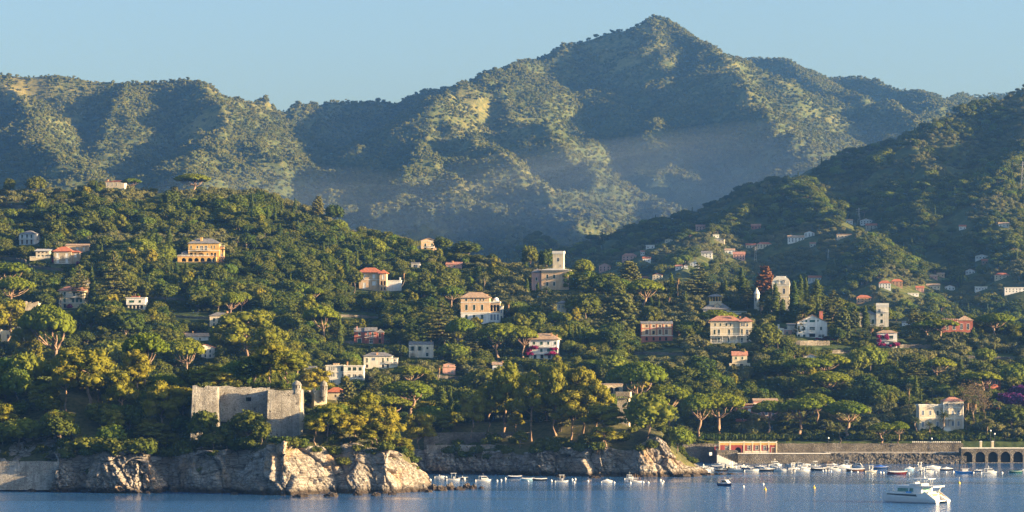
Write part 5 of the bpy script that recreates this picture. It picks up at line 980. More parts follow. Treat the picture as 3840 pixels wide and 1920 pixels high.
# broken boulders at the waterline
rng = np.random.default_rng(77)
def boulder(px, py, w_px, h_px, label, grp):
    D = Dwater(py); k = D / F; x, y, z = P(px, py, D); n = 12
    V = []; fs = []; me_n = 9; sd_ = rng.integers(1000)
    th = np.linspace(0, math.pi, me_n); ph = np.linspace(0, 2*math.pi, n, endpoint=False)
    T_, Ph = np.meshgrid(th, ph, indexing='ij'); r = 1 + 0.35 * blocks(Ph * 2.2, T_ * 2.5, (1.3, 1.0), int(sd_), 0.55) + 0.1 * rng.standard_normal(T_.shape)
    X = r * np.sin(T_) * np.cos(Ph) * w_px * k / 2; Y = r * np.sin(T_) * np.sin(Ph) * w_px * k * .4; Z = r * np.cos(T_) * h_px * k * .8
    X[0] = X[0].mean(); Y[0] = 0; X[-1] = 0; Y[-1] = 0
    V = np.stack([X, Y, Z], -1).reshape(-1, 3)
    fs = [(i*n+j, i*n+(j+1) % n, (i+1)*n+(j+1) % n, (i+1)*n+j) for i in range(me_n-1) for j in range(n)]
    o = MB().add(V, fs).obj('boulder', M_ROCK); o.location = (x, y, 0.0); tag(o, label, 'rock', grp)
BL = [(1545,1842,60,26),(1585,1843,46,30),(1625,1838,44,26),(1655,1840,50,22),(1690,1836,40,28),(1722,1838,44,18),(1752,1832,40,24),(1775,1834,30,22),(1805,1832,24,10),(1608,1846,30,14),(1470,1856,40,20),(1410,1860,44,16),(1340,1858,36,20),(1240,1862,60,20),(1130,1864,70,18),(650,1846,34,26),(690,1844,40,28),(30,1842,40,18),(80,1843,30,14),(120,1844,40,16),(880,1854,30,12)]
for i, (px, py, w_, h_) in enumerate(BL):
    lab = ('%s reef rock, %s along the broken reef off the castle cliff' % ('large brown' if w_ >= 44 else 'small brown', ['first', 'second', 'third', 'fourth', 'fifth', 'sixth', 'seventh', 'eighth', 'ninth', 'tenth'][i]) if i < 10 else
           'wet boulder at the foot of the castle cliff, %s from the left' % {30:'first',80:'second',120:'third',650:'fourth',690:'fifth',880:'sixth',1130:'seventh',1240:'eighth',1340:'ninth',1410:'tenth',1470:'eleventh'}[px])
    boulder(px, py, w_, h_, lab, 'boulders along the waterline')
for i, (px, py, w_, h_) in enumerate([(2560,1788,60,14),(2600,1786,60,16),(2650,1782,60,12),(2700,1780,50,8),(2740,1779,40,6),(2100,1790,40,10),(2230,1792,50,12)]):
    boulder(px, py, w_, h_, 'low rock shelf at the foot of the tower headland, %s from the left' % {2100:'first',2230:'second',2560:'third',2600:'fourth',2650:'fifth',2700:'sixth',2740:'seventh'}[px], 'rock shelves off the second headland')
# ------------------------------------------------------------------ trees: prototypes
LM = dict(
 umbrella=leaf_mat('umbrella pine needles', (0.075, 0.115, 0.012), (0.165, 0.175, 0.018), 0.30, 0.35),
 pine=leaf_mat('aleppo pine needles', (0.112, 0.128, 0.016), (0.225, 0.190, 0.024), 0.30, 0.3),
 round=leaf_mat('evergreen oak leaves', (0.036, 0.062, 0.013), (0.112, 0.116, 0.022), 0.25, 0.10),
 bright=leaf_mat('fresh green leaves', (0.080, 0.135, 0.020), (0.160, 0.170, 0.026), 0.35, 0.2),
 olive=leaf_mat('olive leaves', (0.085, 0.100, 0.040), (0.165, 0.155, 0.058), 0.25, 0.10),
 cypress=leaf_mat('cypress leaves', (0.034, 0.058, 0.016), (0.075, 0.090, 0.020), 0.20, 0.3),
 cedar=leaf_mat('cedar needles', (0.070, 0.090, 0.030), (0.130, 0.120, 0.034), 0.25, 0.3),
 rust=leaf_mat('rust brown needles', (0.13, 0.060, 0.030), (0.19, 0.085, 0.04), 0.25, 0.4),
 feather=leaf_mat('dry feathery twigs', (0.14, 0.105, 0.055), (0.20, 0.15, 0.075), 0.3, 0.3),
 palm=leaf_mat('palm fronds', (0.060, 0.085, 0.030), (0.120, 0.120, 0.040), 0.25, 0.5),
 thatch=leaf_mat('dead palm skirt', (0.24, 0.15, 0.075), (0.30, 0.19, 0.09), 0.2, 0.5),
 magenta=leaf_mat('magenta bougainvillea', (0.16, 0.012, 0.065), (0.26, 0.02, 0.10), 0.3, 0.8),
 purple=leaf_mat('purple bougainvillea', (0.075, 0.018, 0.085), (0.12, 0.03, 0.13), 0.3, 0.8),
 far=leaf_mat('mountain trees', (0.060, 0.080, 0.018), (0.150, 0.140, 0.030), 0.3, 0.012),
)
M_BARK = mat('grey brown bark', (0.16, 0.12, 0.09), 0.95, var=0.3, scale=1.5, bump=0.03)
M_PBARK = mat('pinkish pine bark', (0.27, 0.18, 0.125), 0.95, var=0.3, scale=1.5, bump=0.03)
def leaf_quads(c, nrm, size, rng, jit=0.8, aspect=1.0):
    n = len(c); nn = nrm + jit * rng.standard_normal((n, 3)); nn /= np.linalg.norm(nn, axis=1)[:, None] + 1e-9
    u = np.cross(nn, rng.standard_normal((n, 3))); u /= np.linalg.norm(u, axis=1)[:, None] + 1e-9
    w = np.cross(nn, u); s = size * (0.6 + 0.8 * rng.random((n, 1)))
    a, b = u * s * 0.5, w * s * 0.5 * aspect
    q = np.stack([c - a * 1.1, c - b + nn * s * 0.08, c + a, c + b * 0.9 - nn * s * 0.05], 1)
    return q.reshape(-1, 3), np.arange(4 * n).reshape(n, 4)
def blob_points(blobs, n, rng, low=-0.5, rin=0.72):
    B = np.array(blobs, float); ar = (B[:, 3] * B[:, 4] * B[:, 5]) ** (2 / 3); cnt = rng.multinomial(n, ar / ar.sum())
    idx = np.repeat(np.arange(len(B)), cnt); b = B[idx]; m = len(idx)
    d = rng.standard_normal((m, 3)); d /= np.linalg.norm(d, axis=1)[:, None]; f = d[:, 2] < low; d[f, 2] *= -1
    r = rin + (1.04 - rin) * rng.random((m, 1)) ** 0.5 + 0.22 * rng.random((m, 1)) ** 4
    return b[:, :3] + d * r * b[:, 3:], d / b[:, 3:] * b[:, 3:].mean()
def core_mesh(blobs, f=0.74):
    th = np.linspace(0.15, math.pi - 0.15, 5); ph = np.linspace(0, 2 * math.pi, 7, endpoint=False); V = []; Fc = []; o = 0
    for b in blobs:
        T_, Ph = np.meshgrid(th, ph, indexing='ij')
        V.append(np.stack([b[0] + f*b[3]*np.sin(T_)*np.cos(Ph), b[1] + f*b[4]*np.sin(T_)*np.sin(Ph), b[2] + f*b[5]*np.cos(T_)], -1).reshape(-1, 3))
        i = np.arange(4)[:, None] * 7 + np.arange(7)[None, :]; j = np.arange(4)[:, None] * 7 + (np.arange(7)[None, :] + 1) % 7
        Fc.append(np.stack([i, i + 7, j + 7, j], -1).reshape(-1, 4) + o); o += 35
    return np.vstack(V), np.vstack(Fc)
def crown_mesh(name, blobs, n, size, m, rng, low=-0.5, core=0.74, jit=0.8, rin=0.72, aspect=1.0):
    c, d = blob_points(blobs, n, rng, low, rin); V, Fq = leaf_quads(c, d, size, rng, jit, aspect)
    if core:
        V2, F2 = core_mesh(blobs, core); Fq = np.vstack([Fq, F2 + len(V)]); V = np.vstack([V, V2])
    return np_mesh(name, V, Fq, m)
PROTO = {}     # kind -> list of (H, W, [(part name, mesh), ...])
def limb(b, p0, p1, r0, r1, rng, sag=0.0, n=5):
    p0, p1 = np.array(p0, float), np.array(p1, float); pts = []
    for i in range(n + 1):
        t = i / n; p = p0 + (p1 - p0) * t; p = p + np.array([*(rng.standard_normal(2) * 0.05 * np.linalg.norm(p1 - p0) * math.sin(math.pi * t)), -sag * math.sin(math.pi * t)]); pts.append(tuple(p))
    b.tube(pts, [r0 + (r1 - r0) * i / n for i in range(n + 1)], 6)
def add_proto(kind, H_, W_, parts): PROTO.setdefault(kind, []).append((H_, W_, parts))
def mk_umbrella(seed, n=4200):
    rng = np.random.default_rng(seed); H_, Rr = 13.0, 6.3; b = MB(); lean = rng.standard_normal(2) * 0.6
    hub = (lean[0], lean[1], H_ * 0.46); limb(b, (0, 0, -1.5), hub, 0.46, 0.34, rng)
    blobs = []
    for i in range(8):
        a = 2 * math.pi * i / 8 + rng.random() * 0.5; rr = Rr * (0.45 + 0.35 * rng.random()); tip = (rr * math.cos(a), rr * math.sin(a), H_ * (0.78 - 0.05 * rng.random()) - 0.02 * rr)
        limb(b, hub, tip, 0.24, 0.08, rng, sag=0.7)
    limb(b, hub, (0, 0, H_ * 0.84), 0.26, 0.08, rng)
    tilt = rng.standard_normal(2) * 0.05; lob = rng.random(3) * 6.28
    for i in range(104):
        a = i * 2.39996; e = 1 + 0.10 * math.sin(2 * a + lob[0]) + 0.08 * math.sin(3 * a + lob[1]) + 0.05 * math.sin(5 * a + lob[2])
        q = math.sqrt((i + 0.5) / 104); x, y = Rr * .88 * q * e * math.cos(a), Rr * .88 * q * e * math.sin(a)
        z = H_ * 0.76 + 2.4 * (1 - q ** 2.2) + tilt[0] * x + tilt[1] * y + 0.22 * rng.standard_normal()
        r = 1.0 + 0.35 * rng.random(); blobs.append((x, y, z, r, r, r * 0.8))
        if i % 2 == 0 and q > 0.3: blobs.append((x * 0.9, y * 0.9, z - 0.55, r * 1.1, r * 1.1, r * 0.5))
    rngc = np.random.default_rng(seed + 500)
    add_proto('umbrella', H_, 2 * Rr + .6, [('trunk', b.mesh('trunk', M_PBARK, True)), ('crown', crown_mesh('crown', blobs, n, 0.55, LM['umbrella'], rngc, low=-0.25, core=0.82, jit=0.5, rin=.85))])
def mk_pine(seed, n=4200, kind='pine'):
    rng = np.random.default_rng(seed); H_, Rr = 15.0, 5.6; b = MB(); bend = rng.standard_normal(2) * 1.1
    top = (bend[0], bend[1], H_ * 0.90); mid = (bend[0] * 0.35 + rng.standard_normal() * .4, bend[1] * 0.35, H_ * 0.45)
    limb(b, (0, 0, -1.5), mid, 0.40, 0.28, rng); limb(b, mid, top, 0.28, 0.07, rng)
    blobs = [(top[0], top[1], H_ - 1.5, 2.2, 2.2, 1.3)]
    for i in range(17):
        t = 0.42 + 0.46 * (i / 16.0) + 0.03 * rng.standard_normal(); a = i * 2.4 + rng.random(); q = (0.5 + 0.4 * rng.random()) * (1.0 if t < 0.7 else 1.0 - (t - 0.7) * 2.0)
        o = np.array(mid) + (np.array(top) - np.array(mid)) * max(0, (t - .45) / .45)
        e = (o[0] + Rr * q * math.cos(a), o[1] + Rr * q * math.sin(a), H_ * t + 0.8 + 0.6 * rng.random())
        limb(b, (o[0], o[1], H_ * t * 0.95), e, 0.15, 0.05, rng, sag=-0.3, n=3)
        R0 = 1.9 + 0.8 * rng.random()
        for j in range(6):
            aa = rng.random() * 6.28; r = R0 * (.5 + .25 * rng.random()); f = .7 * R0
            blobs.append((e[0] + f*math.cos(aa)*rng.random(), e[1] + f*math.sin(aa)*rng.random(), e[2] + rng.standard_normal()*.25, r*1.1, r*1.1, r*.75))
        blobs.append((o[0]*.5 + e[0]*.5, o[1]*.5 + e[1]*.5, e[2] - .3, 1.1, 1.1, .7))
    rc = np.random.default_rng(seed + 500)
    add_proto(kind, H_, 2 * Rr + 1.0, [('trunk', b.mesh('trunk', M_PBARK, True)), ('crown', crown_mesh('crown', blobs, n, 0.52, LM[kind if kind in LM else 'pine'], rc, low=-0.6, core=0.76, jit=0.65, rin=.8))])
def mk_round(seed, kind='round', H_=9.0, Rr=4.2, n=1500, size=0.62, nb=26, trunk=0.28, flat=0.8):
    rng = np.random.default_rng(seed); b = MB(); blobs = []
    limb(b, (0, 0, -1.5), (rng.standard_normal()*.3, rng.standard_normal()*.3, H_*.45), .06 + .03*H_*trunk*3, .16, rng)
    for i in range(5):
        a = i*1.256 + rng.random(); limb(b, (0, 0, H_*.32), (Rr*.55*math.cos(a), Rr*.55*math.sin(a), H_*.66), .13, .05, rng, n=3)
    for i in range(nb):
        t = (i + .5) / nb; cz = 1 - 1.75*t; rr = math.sqrt(max(0, 1 - cz*cz)); a = i*2.39996 + rng.random()*.5; q = .62 + .25*rng.random(); r = (.26 + .2*rng.random()) * Rr
        blobs.append((Rr*q*rr*math.cos(a), Rr*q*rr*math.sin(a), H_*(trunk + (1-trunk)*.5) + cz*q*H_*(1-trunk)*.5*flat*1.1, r, r, r*.85))
    blobs.append((0, 0, H_*(trunk + (1-trunk)*.5), Rr*.62, Rr*.62, H_*(1-trunk)*.36))
    rc = np.random.default_rng(seed + 500)
    add_proto(kind, H_, 2*Rr, [('trunk', b.mesh('trunk', M_BARK, True)), ('crown', crown_mesh('crown', blobs, n, size, LM.get(kind, LM['round']), rc, low=-.8, core=.72, jit=.75))])
def mk_cypress(seed, n=900):
    rng = np.random.default_rng(seed); H_, Rr = 14.0, 1.35; b = MB(); limb(b, (0, 0, -1.5), (0, 0, H_*.6), .2, .08, rng); blobs = []
    for i in range(24):
        t = .04 + .92*i/23; r = Rr*(math.sin(math.pi*min(1, t*.95+.05)**.62)**.7)*(.85 + .25*rng.random()) + .12; blobs.append((rng.standard_normal()*.16, rng.standard_normal()*.16, H_*t, r, r, H_*.055))
    rc = np.random.default_rng(seed + 500)
    add_proto('cypress', H_, 2*Rr, [('trunk', b.mesh('trunk', M_BARK, True)), ('crown', crown_mesh('crown', blobs, n, .42, LM['cypress'], rc, low=-1, core=.8, jit=.5, rin=.85))])
def mk_cedar(seed, kind='cedar', n=1900, H_=16.0, Rr=5.6, tiers=11, dome=False):
    rng = np.random.default_rng(seed); b = MB(); limb(b, (0, 0, -1.5), (0, 0, H_*.97), .42, .05, rng, n=6); blobs = []
    for i in range(tiers):
        t = .2 + .76*i/(tiers-1); R_ = Rr*((1 - t**1.7) if not dome else math.sqrt(max(.02, 1 - ((t-.35)/.66)**2)) * .95)*1.02 + .35
        for j in range(6 if t < .75 else 4):
            a = j*1.05 + i*.7 + rng.random()*.5; q = R_*(.75 + .3*rng.random()); e = (q*math.cos(a), q*math.sin(a), H_*t - .03*q + rng.standard_normal()*.15)
            if t < .8: limb(b, (0, 0, H_*t - .3), e, .1, .03, rng, n=2)
            for f in (.95, .6, .3): blobs.append((e[0]*f, e[1]*f, e[2] + .1, .9*(1.3 - f*.4)*R_/Rr + .3, .9*(1.3 - f*.4)*R_/Rr + .3, (.34 if not dome else .62)))
    blobs.append((0, 0, H_*.97, .5, .5, .7)); rc = np.random.default_rng(seed + 500)
    add_proto(kind, H_, 2*Rr, [('trunk', b.mesh('trunk', M_BARK, True)), ('crown', crown_mesh('crown', blobs, n, .55, LM.get(kind, LM['cedar']), rc, low=-.7, core=.7, jit=.55))])
def frond(L_, droop, w, rng, n=7):
    """one arching feather leaf: folded strip of leaflets on both sides of the rib"""
    V = []; Fq = []
    for i in range(n):
        for sgn in (-1, 1):
            t0, t1 = i/n, (i+.8)/n; x0, x1 = L_*t0, L_*t1; z = lambda t: L_*(.55*t - droop*t*t); ww = w*math.sin(math.pi*(.15 + .8*t0)); k = len(V)
            V += [(x0, 0, z(t0)), (x1, 0, z(t1)), (x1 + .25*w, sgn*ww, z(t1) - ww*.45), (x0 + .25*w, sgn*ww, z(t0) - ww*.45)]; Fq.append((k, k+1, k+2, k+3))
    return np.array(V), np.array(Fq)
def mk_datepalm(seed):
    rng = np.random.default_rng(seed); H_ = 9.0; b = MB(); limb(b, (0, 0, -1.5), (rng.standard_normal()*.2, 0, 6.4), .42, .36, rng); b.lathe([(.3, 5.9), (.6, 6.3), (.5, 6.9), (.1, 7.2)], 8)
    Vs, Fs, o = [], [], 0
    for i in range(46):
        V, Fq = frond(3.4 + .6*rng.random(), .35 + .75*rng.random(), .34, rng); a = i*2.4; el = (.95 - 1.25*(i/46)) ; V = V.copy()
        c, s = math.cos(el), math.sin(el); x, z = V[:, 0]*c - V[:, 2]*s*.6, V[:, 0]*s*.8 + V[:, 2]; ca, sa = math.cos(a), math.sin(a)
        Vs.append(np.stack([x*ca - V[:, 1]*sa, x*sa + V[:, 1]*ca, z + 6.7], -1)); Fs.append(Fq + o); o += len(V)
    add_proto('datepalm', 9.6, 7.2, [('trunk', b.mesh('trunk', M_BARK, True)), ('crown', np_mesh('crown', np.vstack(Vs), np.vstack(Fs), LM['palm']))])
def mk_fanpalm(seed):
    rng = np.random.default_rng(seed); H_ = 12.0; b = MB(); limb(b, (0, 0, -1.5), (rng.standard_normal()*.4, 0, 10.4), .26, .17, rng, n=6)
    V, Fq = [], []; Vd, Fd = [], []
    for i in range(44):
        a = i*2.4; el = 1.2 - 2.0*(i/44); c = np.array([math.cos(a)*math.cos(el)*1.15, math.sin(a)*math.cos(el)*1.15, 10.7 + math.sin(el)*1.0]); d = c - np.array([0, 0, 10.6]); d /= np.linalg.norm(d); u = np.cross(d, [0, 0, 1.0]); u /= np.linalg.norm(u) + 1e-6; w = np.cross(u, d)
        for j in range(6):
            th = -1.1 + 2.2*j/5; e = c + .75*(d*math.cos(th) + u*math.sin(th)) - np.array([0, 0, .12 + .15*abs(th)]); k = len(V); q = .13
            V += [tuple(c), tuple(e + w*.02 + u*q), tuple(e + d*.15), tuple(e - u*q)]; Fq.append((k, k+1, k+2, k+3))
    for i in range(90):
        a = i*2.4; t = rng.random(); r = .75 - .35*t; z = 10.3 - 2.2*t; k = len(Vd); x, y = r*math.cos(a), r*math.sin(a); tx, ty = -math.sin(a)*.28, math.cos(a)*.28
        Vd += [(x-tx, y-ty, z), (x+tx, y+ty, z), (x*.8+tx*.5, y*.8+ty*.5, z-.8), (x*.8-tx*.5, y*.8-ty*.5, z-.8)]; Fd.append((k, k+1, k+2, k+3))
    add_proto('fanpalm', H_, 3.6, [('trunk', b.mesh('trunk', M_BARK, True)), ('crown', np_mesh('crown', np.array(V), np.array(Fq), LM['palm'])), ('dead_skirt', np_mesh('dead_skirt', np.array(Vd), np.array(Fd), LM['thatch']))])
def mk_feather(seed):
    rng = np.random.default_rng(seed); H_ = 14.0; b = MB(); limb(b, (0, 0, -1.5), (.3, 0, H_*.6), .2, .12, rng); pts = []; nr = []
    for i in range(26):
        a = i*2.4; q = .4 + .6*rng.random(); e = np.array([2.6*q*math.cos(a), 2.6*q*math.sin(a), H_*(.55 + .42*rng.random())]); limb(b, (.2, 0, H_*(.35 + .25*rng.random())), e, .06, .02, rng, n=2)
        p = e + rng.standard_normal((20, 3))*np.array([.6, .6, 1.0]); pts.append(p)
    c = np.vstack(pts); V, Fq = leaf_quads(c, np.tile([0, 0, 1.0], (len(c), 1)), .5, rng, 1.5, .35)
    add_proto('feather', H_, 6.0, [('trunk', b.mesh('trunk', M_BARK, True)), ('crown', np_mesh('crown', V, Fq, LM['feather']))])
def mk_bush(seed, kind='bush', m='round', n=520):
    rng = np.random.default_rng(seed); blobs = [(rng.standard_normal()*.8, rng.standard_normal()*.8, .7 + .7*rng.random(), .8 + .5*rng.random(), .8 + .5*rng.random(), .7 + .4*rng.random()) for _ in range(9)]
    b = MB()
    for i in range(4): limb(b, (0, 0, -.6), (.7*math.cos(i*1.6), .7*math.sin(i*1.6), 1.2), .06, .02, rng, n=2)
    add_proto(kind, 2.4, 3.6, [('stem', b.mesh('stem', M_BARK)), ('foliage', crown_mesh('foliage', blobs, n, .42, LM[m], rng, low=-.5, core=.7))])
for i in range(4): mk_umbrella(11 + i)
for i in range(5): mk_pine(31 + i)
for i in range(5): mk_round(51 + i, H_=9.0 + .6*i, Rr=4.2 - .1*i)
for i in range(3): mk_round(61 + i, 'bright', 8.5, 4.2, 1500, .6)
for i in range(3): mk_round(71 + i, 'olive', 5.6, 3.1, 1000, .45, 18, .3)
for i in range(3): mk_cypress(81 + i)
for i in range(2): mk_cedar(91 + i)
for i in range(2): mk_cedar(95 + i, 'conifer', 1900, 15.0, 4.4, 13, True)
mk_cedar(98, 'rust', 1500, 14.0, 3.4, 13, True)
for i in range(2): mk_datepalm(111 + i); mk_fanpalm(121 + i); mk_feather(131 + i)
for i in range(4): mk_bush(141 + i)
mk_bush(149, 'ivy', 'bright'); mk_bush(151, 'magenta', 'magenta'); mk_bush(152, 'magenta', 'magenta'); mk_bush(153, 'purple', 'purple', 900)

KINDS = dict(umbrella=('umbrella_pine', 'tree', ['broad umbrella pine', 'dense green umbrella pine']), pine=('pine_tree', 'tree', ['open golden pine', 'tall loose pine', 'tufted leaning pine']),
 round=('broadleaf_tree', 'tree', ['dark rounded evergreen tree', 'lumpy dark green tree', 'dense evergreen oak']), bright=('leafy_tree', 'tree', ['fresh green leafy tree', 'bright yellow-green leafy tree']), olive=('olive_tree', 'tree', ['greyish olive tree', 'small silvery olive tree']),
 cypress=('cypress_tree', 'tree', ['slim dark cypress']), cedar=('cedar_tree', 'tree', ['tall tiered cedar']), conifer=('conifer_tree', 'tree', ['dense dome-shaped conifer']), rust=('conifer_tree', 'tree', ['rust-brown withered conifer']),
 datepalm=('date_palm', 'palm', ['feathery date palm']), fanpalm=('fan_palm', 'palm', ['brown-skirted fan palm']), feather=('feathery_tree', 'tree', ['thin feathery brown tree']), bush=('shrub', 'shrub', ['low green shrub', 'dark scrubby shrub']),
 ivy=('ivy', 'climbing plant', ['yellow-green ivy clump']), magenta=('bougainvillea', 'flowering shrub', ['magenta bougainvillea mass']), purple=('bougainvillea', 'flowering shrub', ['big purple flowering mass']))
GRP = dict(umbrella='umbrella pines on the slopes', pine='ragged pines on the headlands', round='evergreen trees on the hillside', bright='leafy garden trees', olive='olive trees on the terraces', cypress='cypresses on the hillside', cedar='cedars in the gardens', conifer='dome-shaped conifers', rust='dome-shaped conifers', datepalm='date palms', fanpalm='fan palms', feather='feathery trees by the seaside villa', bush='shrubs on the headlands', ivy='ivy on the tower villa', magenta='bougainvilleas', purple='bougainvilleas')
TREES = []            # (root, kind, phrase, px, py of crown)
trng = np.random.default_rng(5)
def plant(kind, x, y, z, w, h, var=None, rot=None):
    """one tree as a thing: an empty at the foot with trunk and crown below it; alike trees share meshes"""
    pr = PROTO[kind]; i = int(trng.integers(len(pr))) if var is None else var % len(pr); H_, W_, parts = pr[i]
    nm, cat, ph = KINDS[kind]
    r = empty(nm, (x, y, z), float(trng.random()*6.28) if rot is None else rot, (w/W_, w/W_, h/H_))
    for pn, me in parts: link_mesh(pn, me, r)
    px, py = proj(x, y, z + h*.7); r['category'] = cat; r['group'] = GRP[kind]
    TREES.append((r, kind, ph[int(trng.integers(len(ph)))] if kind != 'pine' else ph[i % 3], px, py)); return r
def hero(kind, px, py_top, w_px, h_px, var=None, rot=None):
    if kind == 'umbrella': w_px *= 1.16
    p = ray(px, py_top + h_px)
    if p is None or p[1] > 1900:
        d = float(interp(px, RIDGE_D)) - 8; x = (px - CX)/F*d; p = (x, d, float(ground_near(np.array(x), np.array(d))))
        k = d/F; z_top = CH + (HY - py_top)/F*d; h = max(z_top - p[2], w_px*k*.5)
    else: k = p[1]/F; h = h_px*k
    CLEAR.append((px - w_px*.36, px + w_px*.36, py_top, py_top + h_px*.5, p[1] - 1.0))
    return plant(kind, p[0], p[1], p[2], w_px*k, h, var, rot)
N_HOUSE_CLEAR = len(CLEAR)
HERO = {
 'umbrella': [(722,655,135,80),(492,672,68,50),(180,1155,200,290),(15,990,190,130),(50,1045,150,130),(545,1258,150,220),(690,1275,140,170),(1205,1155,130,150),(1178,1080,64,70),(1690,1075,92,95),(1724,1198,100,150),(1870,1216,150,140),(1960,1232,100,120),(1540,1375,130,100),(1528,1434,180,130),(1470,1490,150,110),(2415,1052,130,120),(2685,1165,130,95),(2392,1366,192,215),(2505,1448,160,160),(2620,1485,130,170),(2695,1480,170,165),(2890,1508,132,130),(3000,1500,170,140),(3172,1508,172,140),(3025,1345,150,110),(3112,1332,140,110),(3112,1396,150,110),(3310,1593,110,80),(3368,1584,75,85),(3525,1345,105,100),(3680,1398,150,100),(3475,1206,105,72),(3532,1202,110,76),(3733,1180,132,96),(3060,1480,130,120),(870,1105,80,110),(905,1098,66,90)],
 'pine': [(925,1172,250,250),(1000,1230,150,190),(1075,1322,160,130),(345,1312,225,245),(608,1450,165,225),(40,1130,140,190),(1180,1385,130,120),(1565,1555,130,170),(1455,1540,130,180),(1360,1480,140,170),(1232,1520,140,150),(1180,1575,100,110),(1310,1570,130,130),(1500,1650,110,75),(1890,1375,150,260),(1995,1400,130,255),(2080,1372,140,265),(2190,1380,120,245),(2140,1470,140,180),(2235,1440,140,190),(2260,1520,150,135),(1770,1478,110,185),(1832,1440,110,200),(2275,1608,110,85),(1950,1622,64,60),(1935,1548,64,90),(2625,1672,120,44),(250,1330,120,220),(450,1395,130,190),(520,1330,140,190),(840,1395,130,100),(1010,1290,130,170),(760,1390,110,90),(430,1540,90,110),(100,1230,130,200),(1410,1600,120,120),(1120,1320,100,130)],
 'cypress': [(128,1010,22,90),(345,1000,28,150),(412,1055,22,95),(365,898,28,60),(635,860,32,80),(645,985,14,60),(662,980,26,80),(697,985,30,80),(1031,758,14,75),(1004,778,14,55),(1058,752,15,60),(1106,744,18,60),(1048,838,30,62),(1118,828,32,70),(1275,1190,30,120),(1478,1228,30,66),(1968,918,26,45),(2028,940,24,45),(1976,1040,20,75),(2018,1058,18,70),(2136,1208,16,110),(2160,1222,22,100),(2174,1228,18,96),(1655,1450,60,140),(1690,1450,22,160),(2516,1025,32,110),(2470,1110,14,55),(2782,1003,34,100),(2720,1048,20,66),(2706,1055,16,58),(2908,1062,40,130),(2976,1052,44,160),(3001,1032,32,115),(3023,1040,24,110),(3060,1048,56,115),(3068,1138,30,90),(3100,1140,34,95),(3246,1145,34,85),(3650,1228,34,66),(3602,1345,28,60),(2570,1095,18,64),(2500,1112,18,60),(530,1000,20,70),(1890,1285,18,60),(260,1350,26,120),(2440,1100,20,70),(2935,1120,30,70)],
 'cedar': [(425,940,130,210),(1650,1130,170,170),(2620,985,130,140),(3432,1330,120,130),(1400,1420,110,95),(3125,1090,130,150),(3575,1398,100,90),(300,1000,90,150),(1770,1240,110,120),(2800,1060,70,100)],
 'conifer': [(2360,978,78,105),(2325,1100,120,175),(1305,1432,70,150),(3160,1160,64,130),(3205,1148,40,100),(3432,1158,60,85),(1192,735,46,55),(2100,1500,70,120),(1420,1470,90,130),(3000,1180,40,80)],
 'rust': [(2868,1000,64,130)],
 'bright': [(2430,1490,190,170),(2545,1608,110,110),(3265,1300,110,110),(3215,1320,90,100),(2190,975,80,72),(100,1330,120,150),(60,1395,110,130),(3690,1310,80,72),(1700,1290,110,80),(2090,1170,70,60)],
 'bush': [(740,1600,110,70),(790,1625,90,60),(880,1640,80,60),(1060,1640,70,40),(1110,1655,70,50),(1080,1660,60,40),(950,1650,90,60),(330,1640,120,60),(420,1650,120,60),(520,1650,120,60)],
 'round': [(2192,1105,132,112),(135,662,76,60),(35,668,44,40),(1660,888,72,55),(1748,905,112,75),(1255,770,70,62),(2872,1215,120,130),(340,1138,130,130),(470,1165,140,130),(420,1145,120,130),(2260,1030,110,90),(2310,1050,90,90),(1990,920,60,70),(2050,935,60,70),(1330,1010,60,90),(2440,1150,70,90),(3790,1520,120,110),(620,1060,90,90),(560,1060,90,90),(500,1050,90,90),(730,1500,80,60),(690,1560,110,110),(760,1540,110,150),(850,1590,90,110),(930,1540,130,140),(980,1590,70,90),(800,1640,80,70),(1430,1400,70,90)],
 'datepalm': [(2022,985,62,80),(2048,1072,52,60),(1816,1008,48,110),(3540,1532,58,95),(3432,1558,52,75),(3486,1578,42,60),(3148,1605,48,85),(3496,1450,42,60),(3702,1580,48,66),(226,1092,42,75),(1668,1260,46,60)],
 'fanpalm': [(1514,1000,26,115),(836,925,28,66),(1646,1355,32,122),(2543,1025,24,115),(2855,1135,42,80),(3408,1440,24,125),(3628,1482,34,140),(3656,1485,34,135),(1906,1125,26,85),(2510,1105,24,60),(2936,1066,44,60),(3270,1220,38,70),(2915,1258,20,76),(3306,1220,22,40)],
 'feather': [(3625,1440,70,150),(3655,1445,80,150),(3690,1460,70,140),(3645,1470,60,130)],
}
for kd, lst in HERO.items():
    for i, a in enumerate(lst): hero(kd, *a, var=i)
for px_, w_, h_ in ((745, 3.0, 1.8), (775, 3.6, 2.2), (812, 2.6, 1.5), (850, 3.4, 2.0), (890, 4.0, 2.6), (935, 3.0, 1.8), (975, 4.2, 2.4), (1020, 3.6, 2.2), (1050, 4.4, 3.0), (1078, 3.4, 2.0)):
    x_, y_ = xz(px_, CD + 10.5); plant('bush', x_, y_, zt - .75, w_, h_)
for px_, py_, w_ in ((440, 1705, 44), (560, 1700, 36), (640, 1712, 50), (700, 1700, 44), (800, 1705, 40), (880, 1690, 44), (1180, 1690, 40), (1255, 1700, 50), (1290, 1738, 46), (1340, 1690, 44), (1395, 1700, 40), (1450, 1690, 60), (1500, 1700, 50), (250, 1715, 40), (330, 1708, 50)):
    Dc = Dwater(float(interp(px_, COAST_A[:28]))); t_ = (1850 - py_)/13/float(interp(px_, CLIFF_A)); x_, y_, z_ = P(px_, py_, Dc + 3.6*min(t_, 1.05)**1.7 + .3); plant('bush', x_, y_, z_ - .5, w_*y_/F, w_*.7*y_/F)
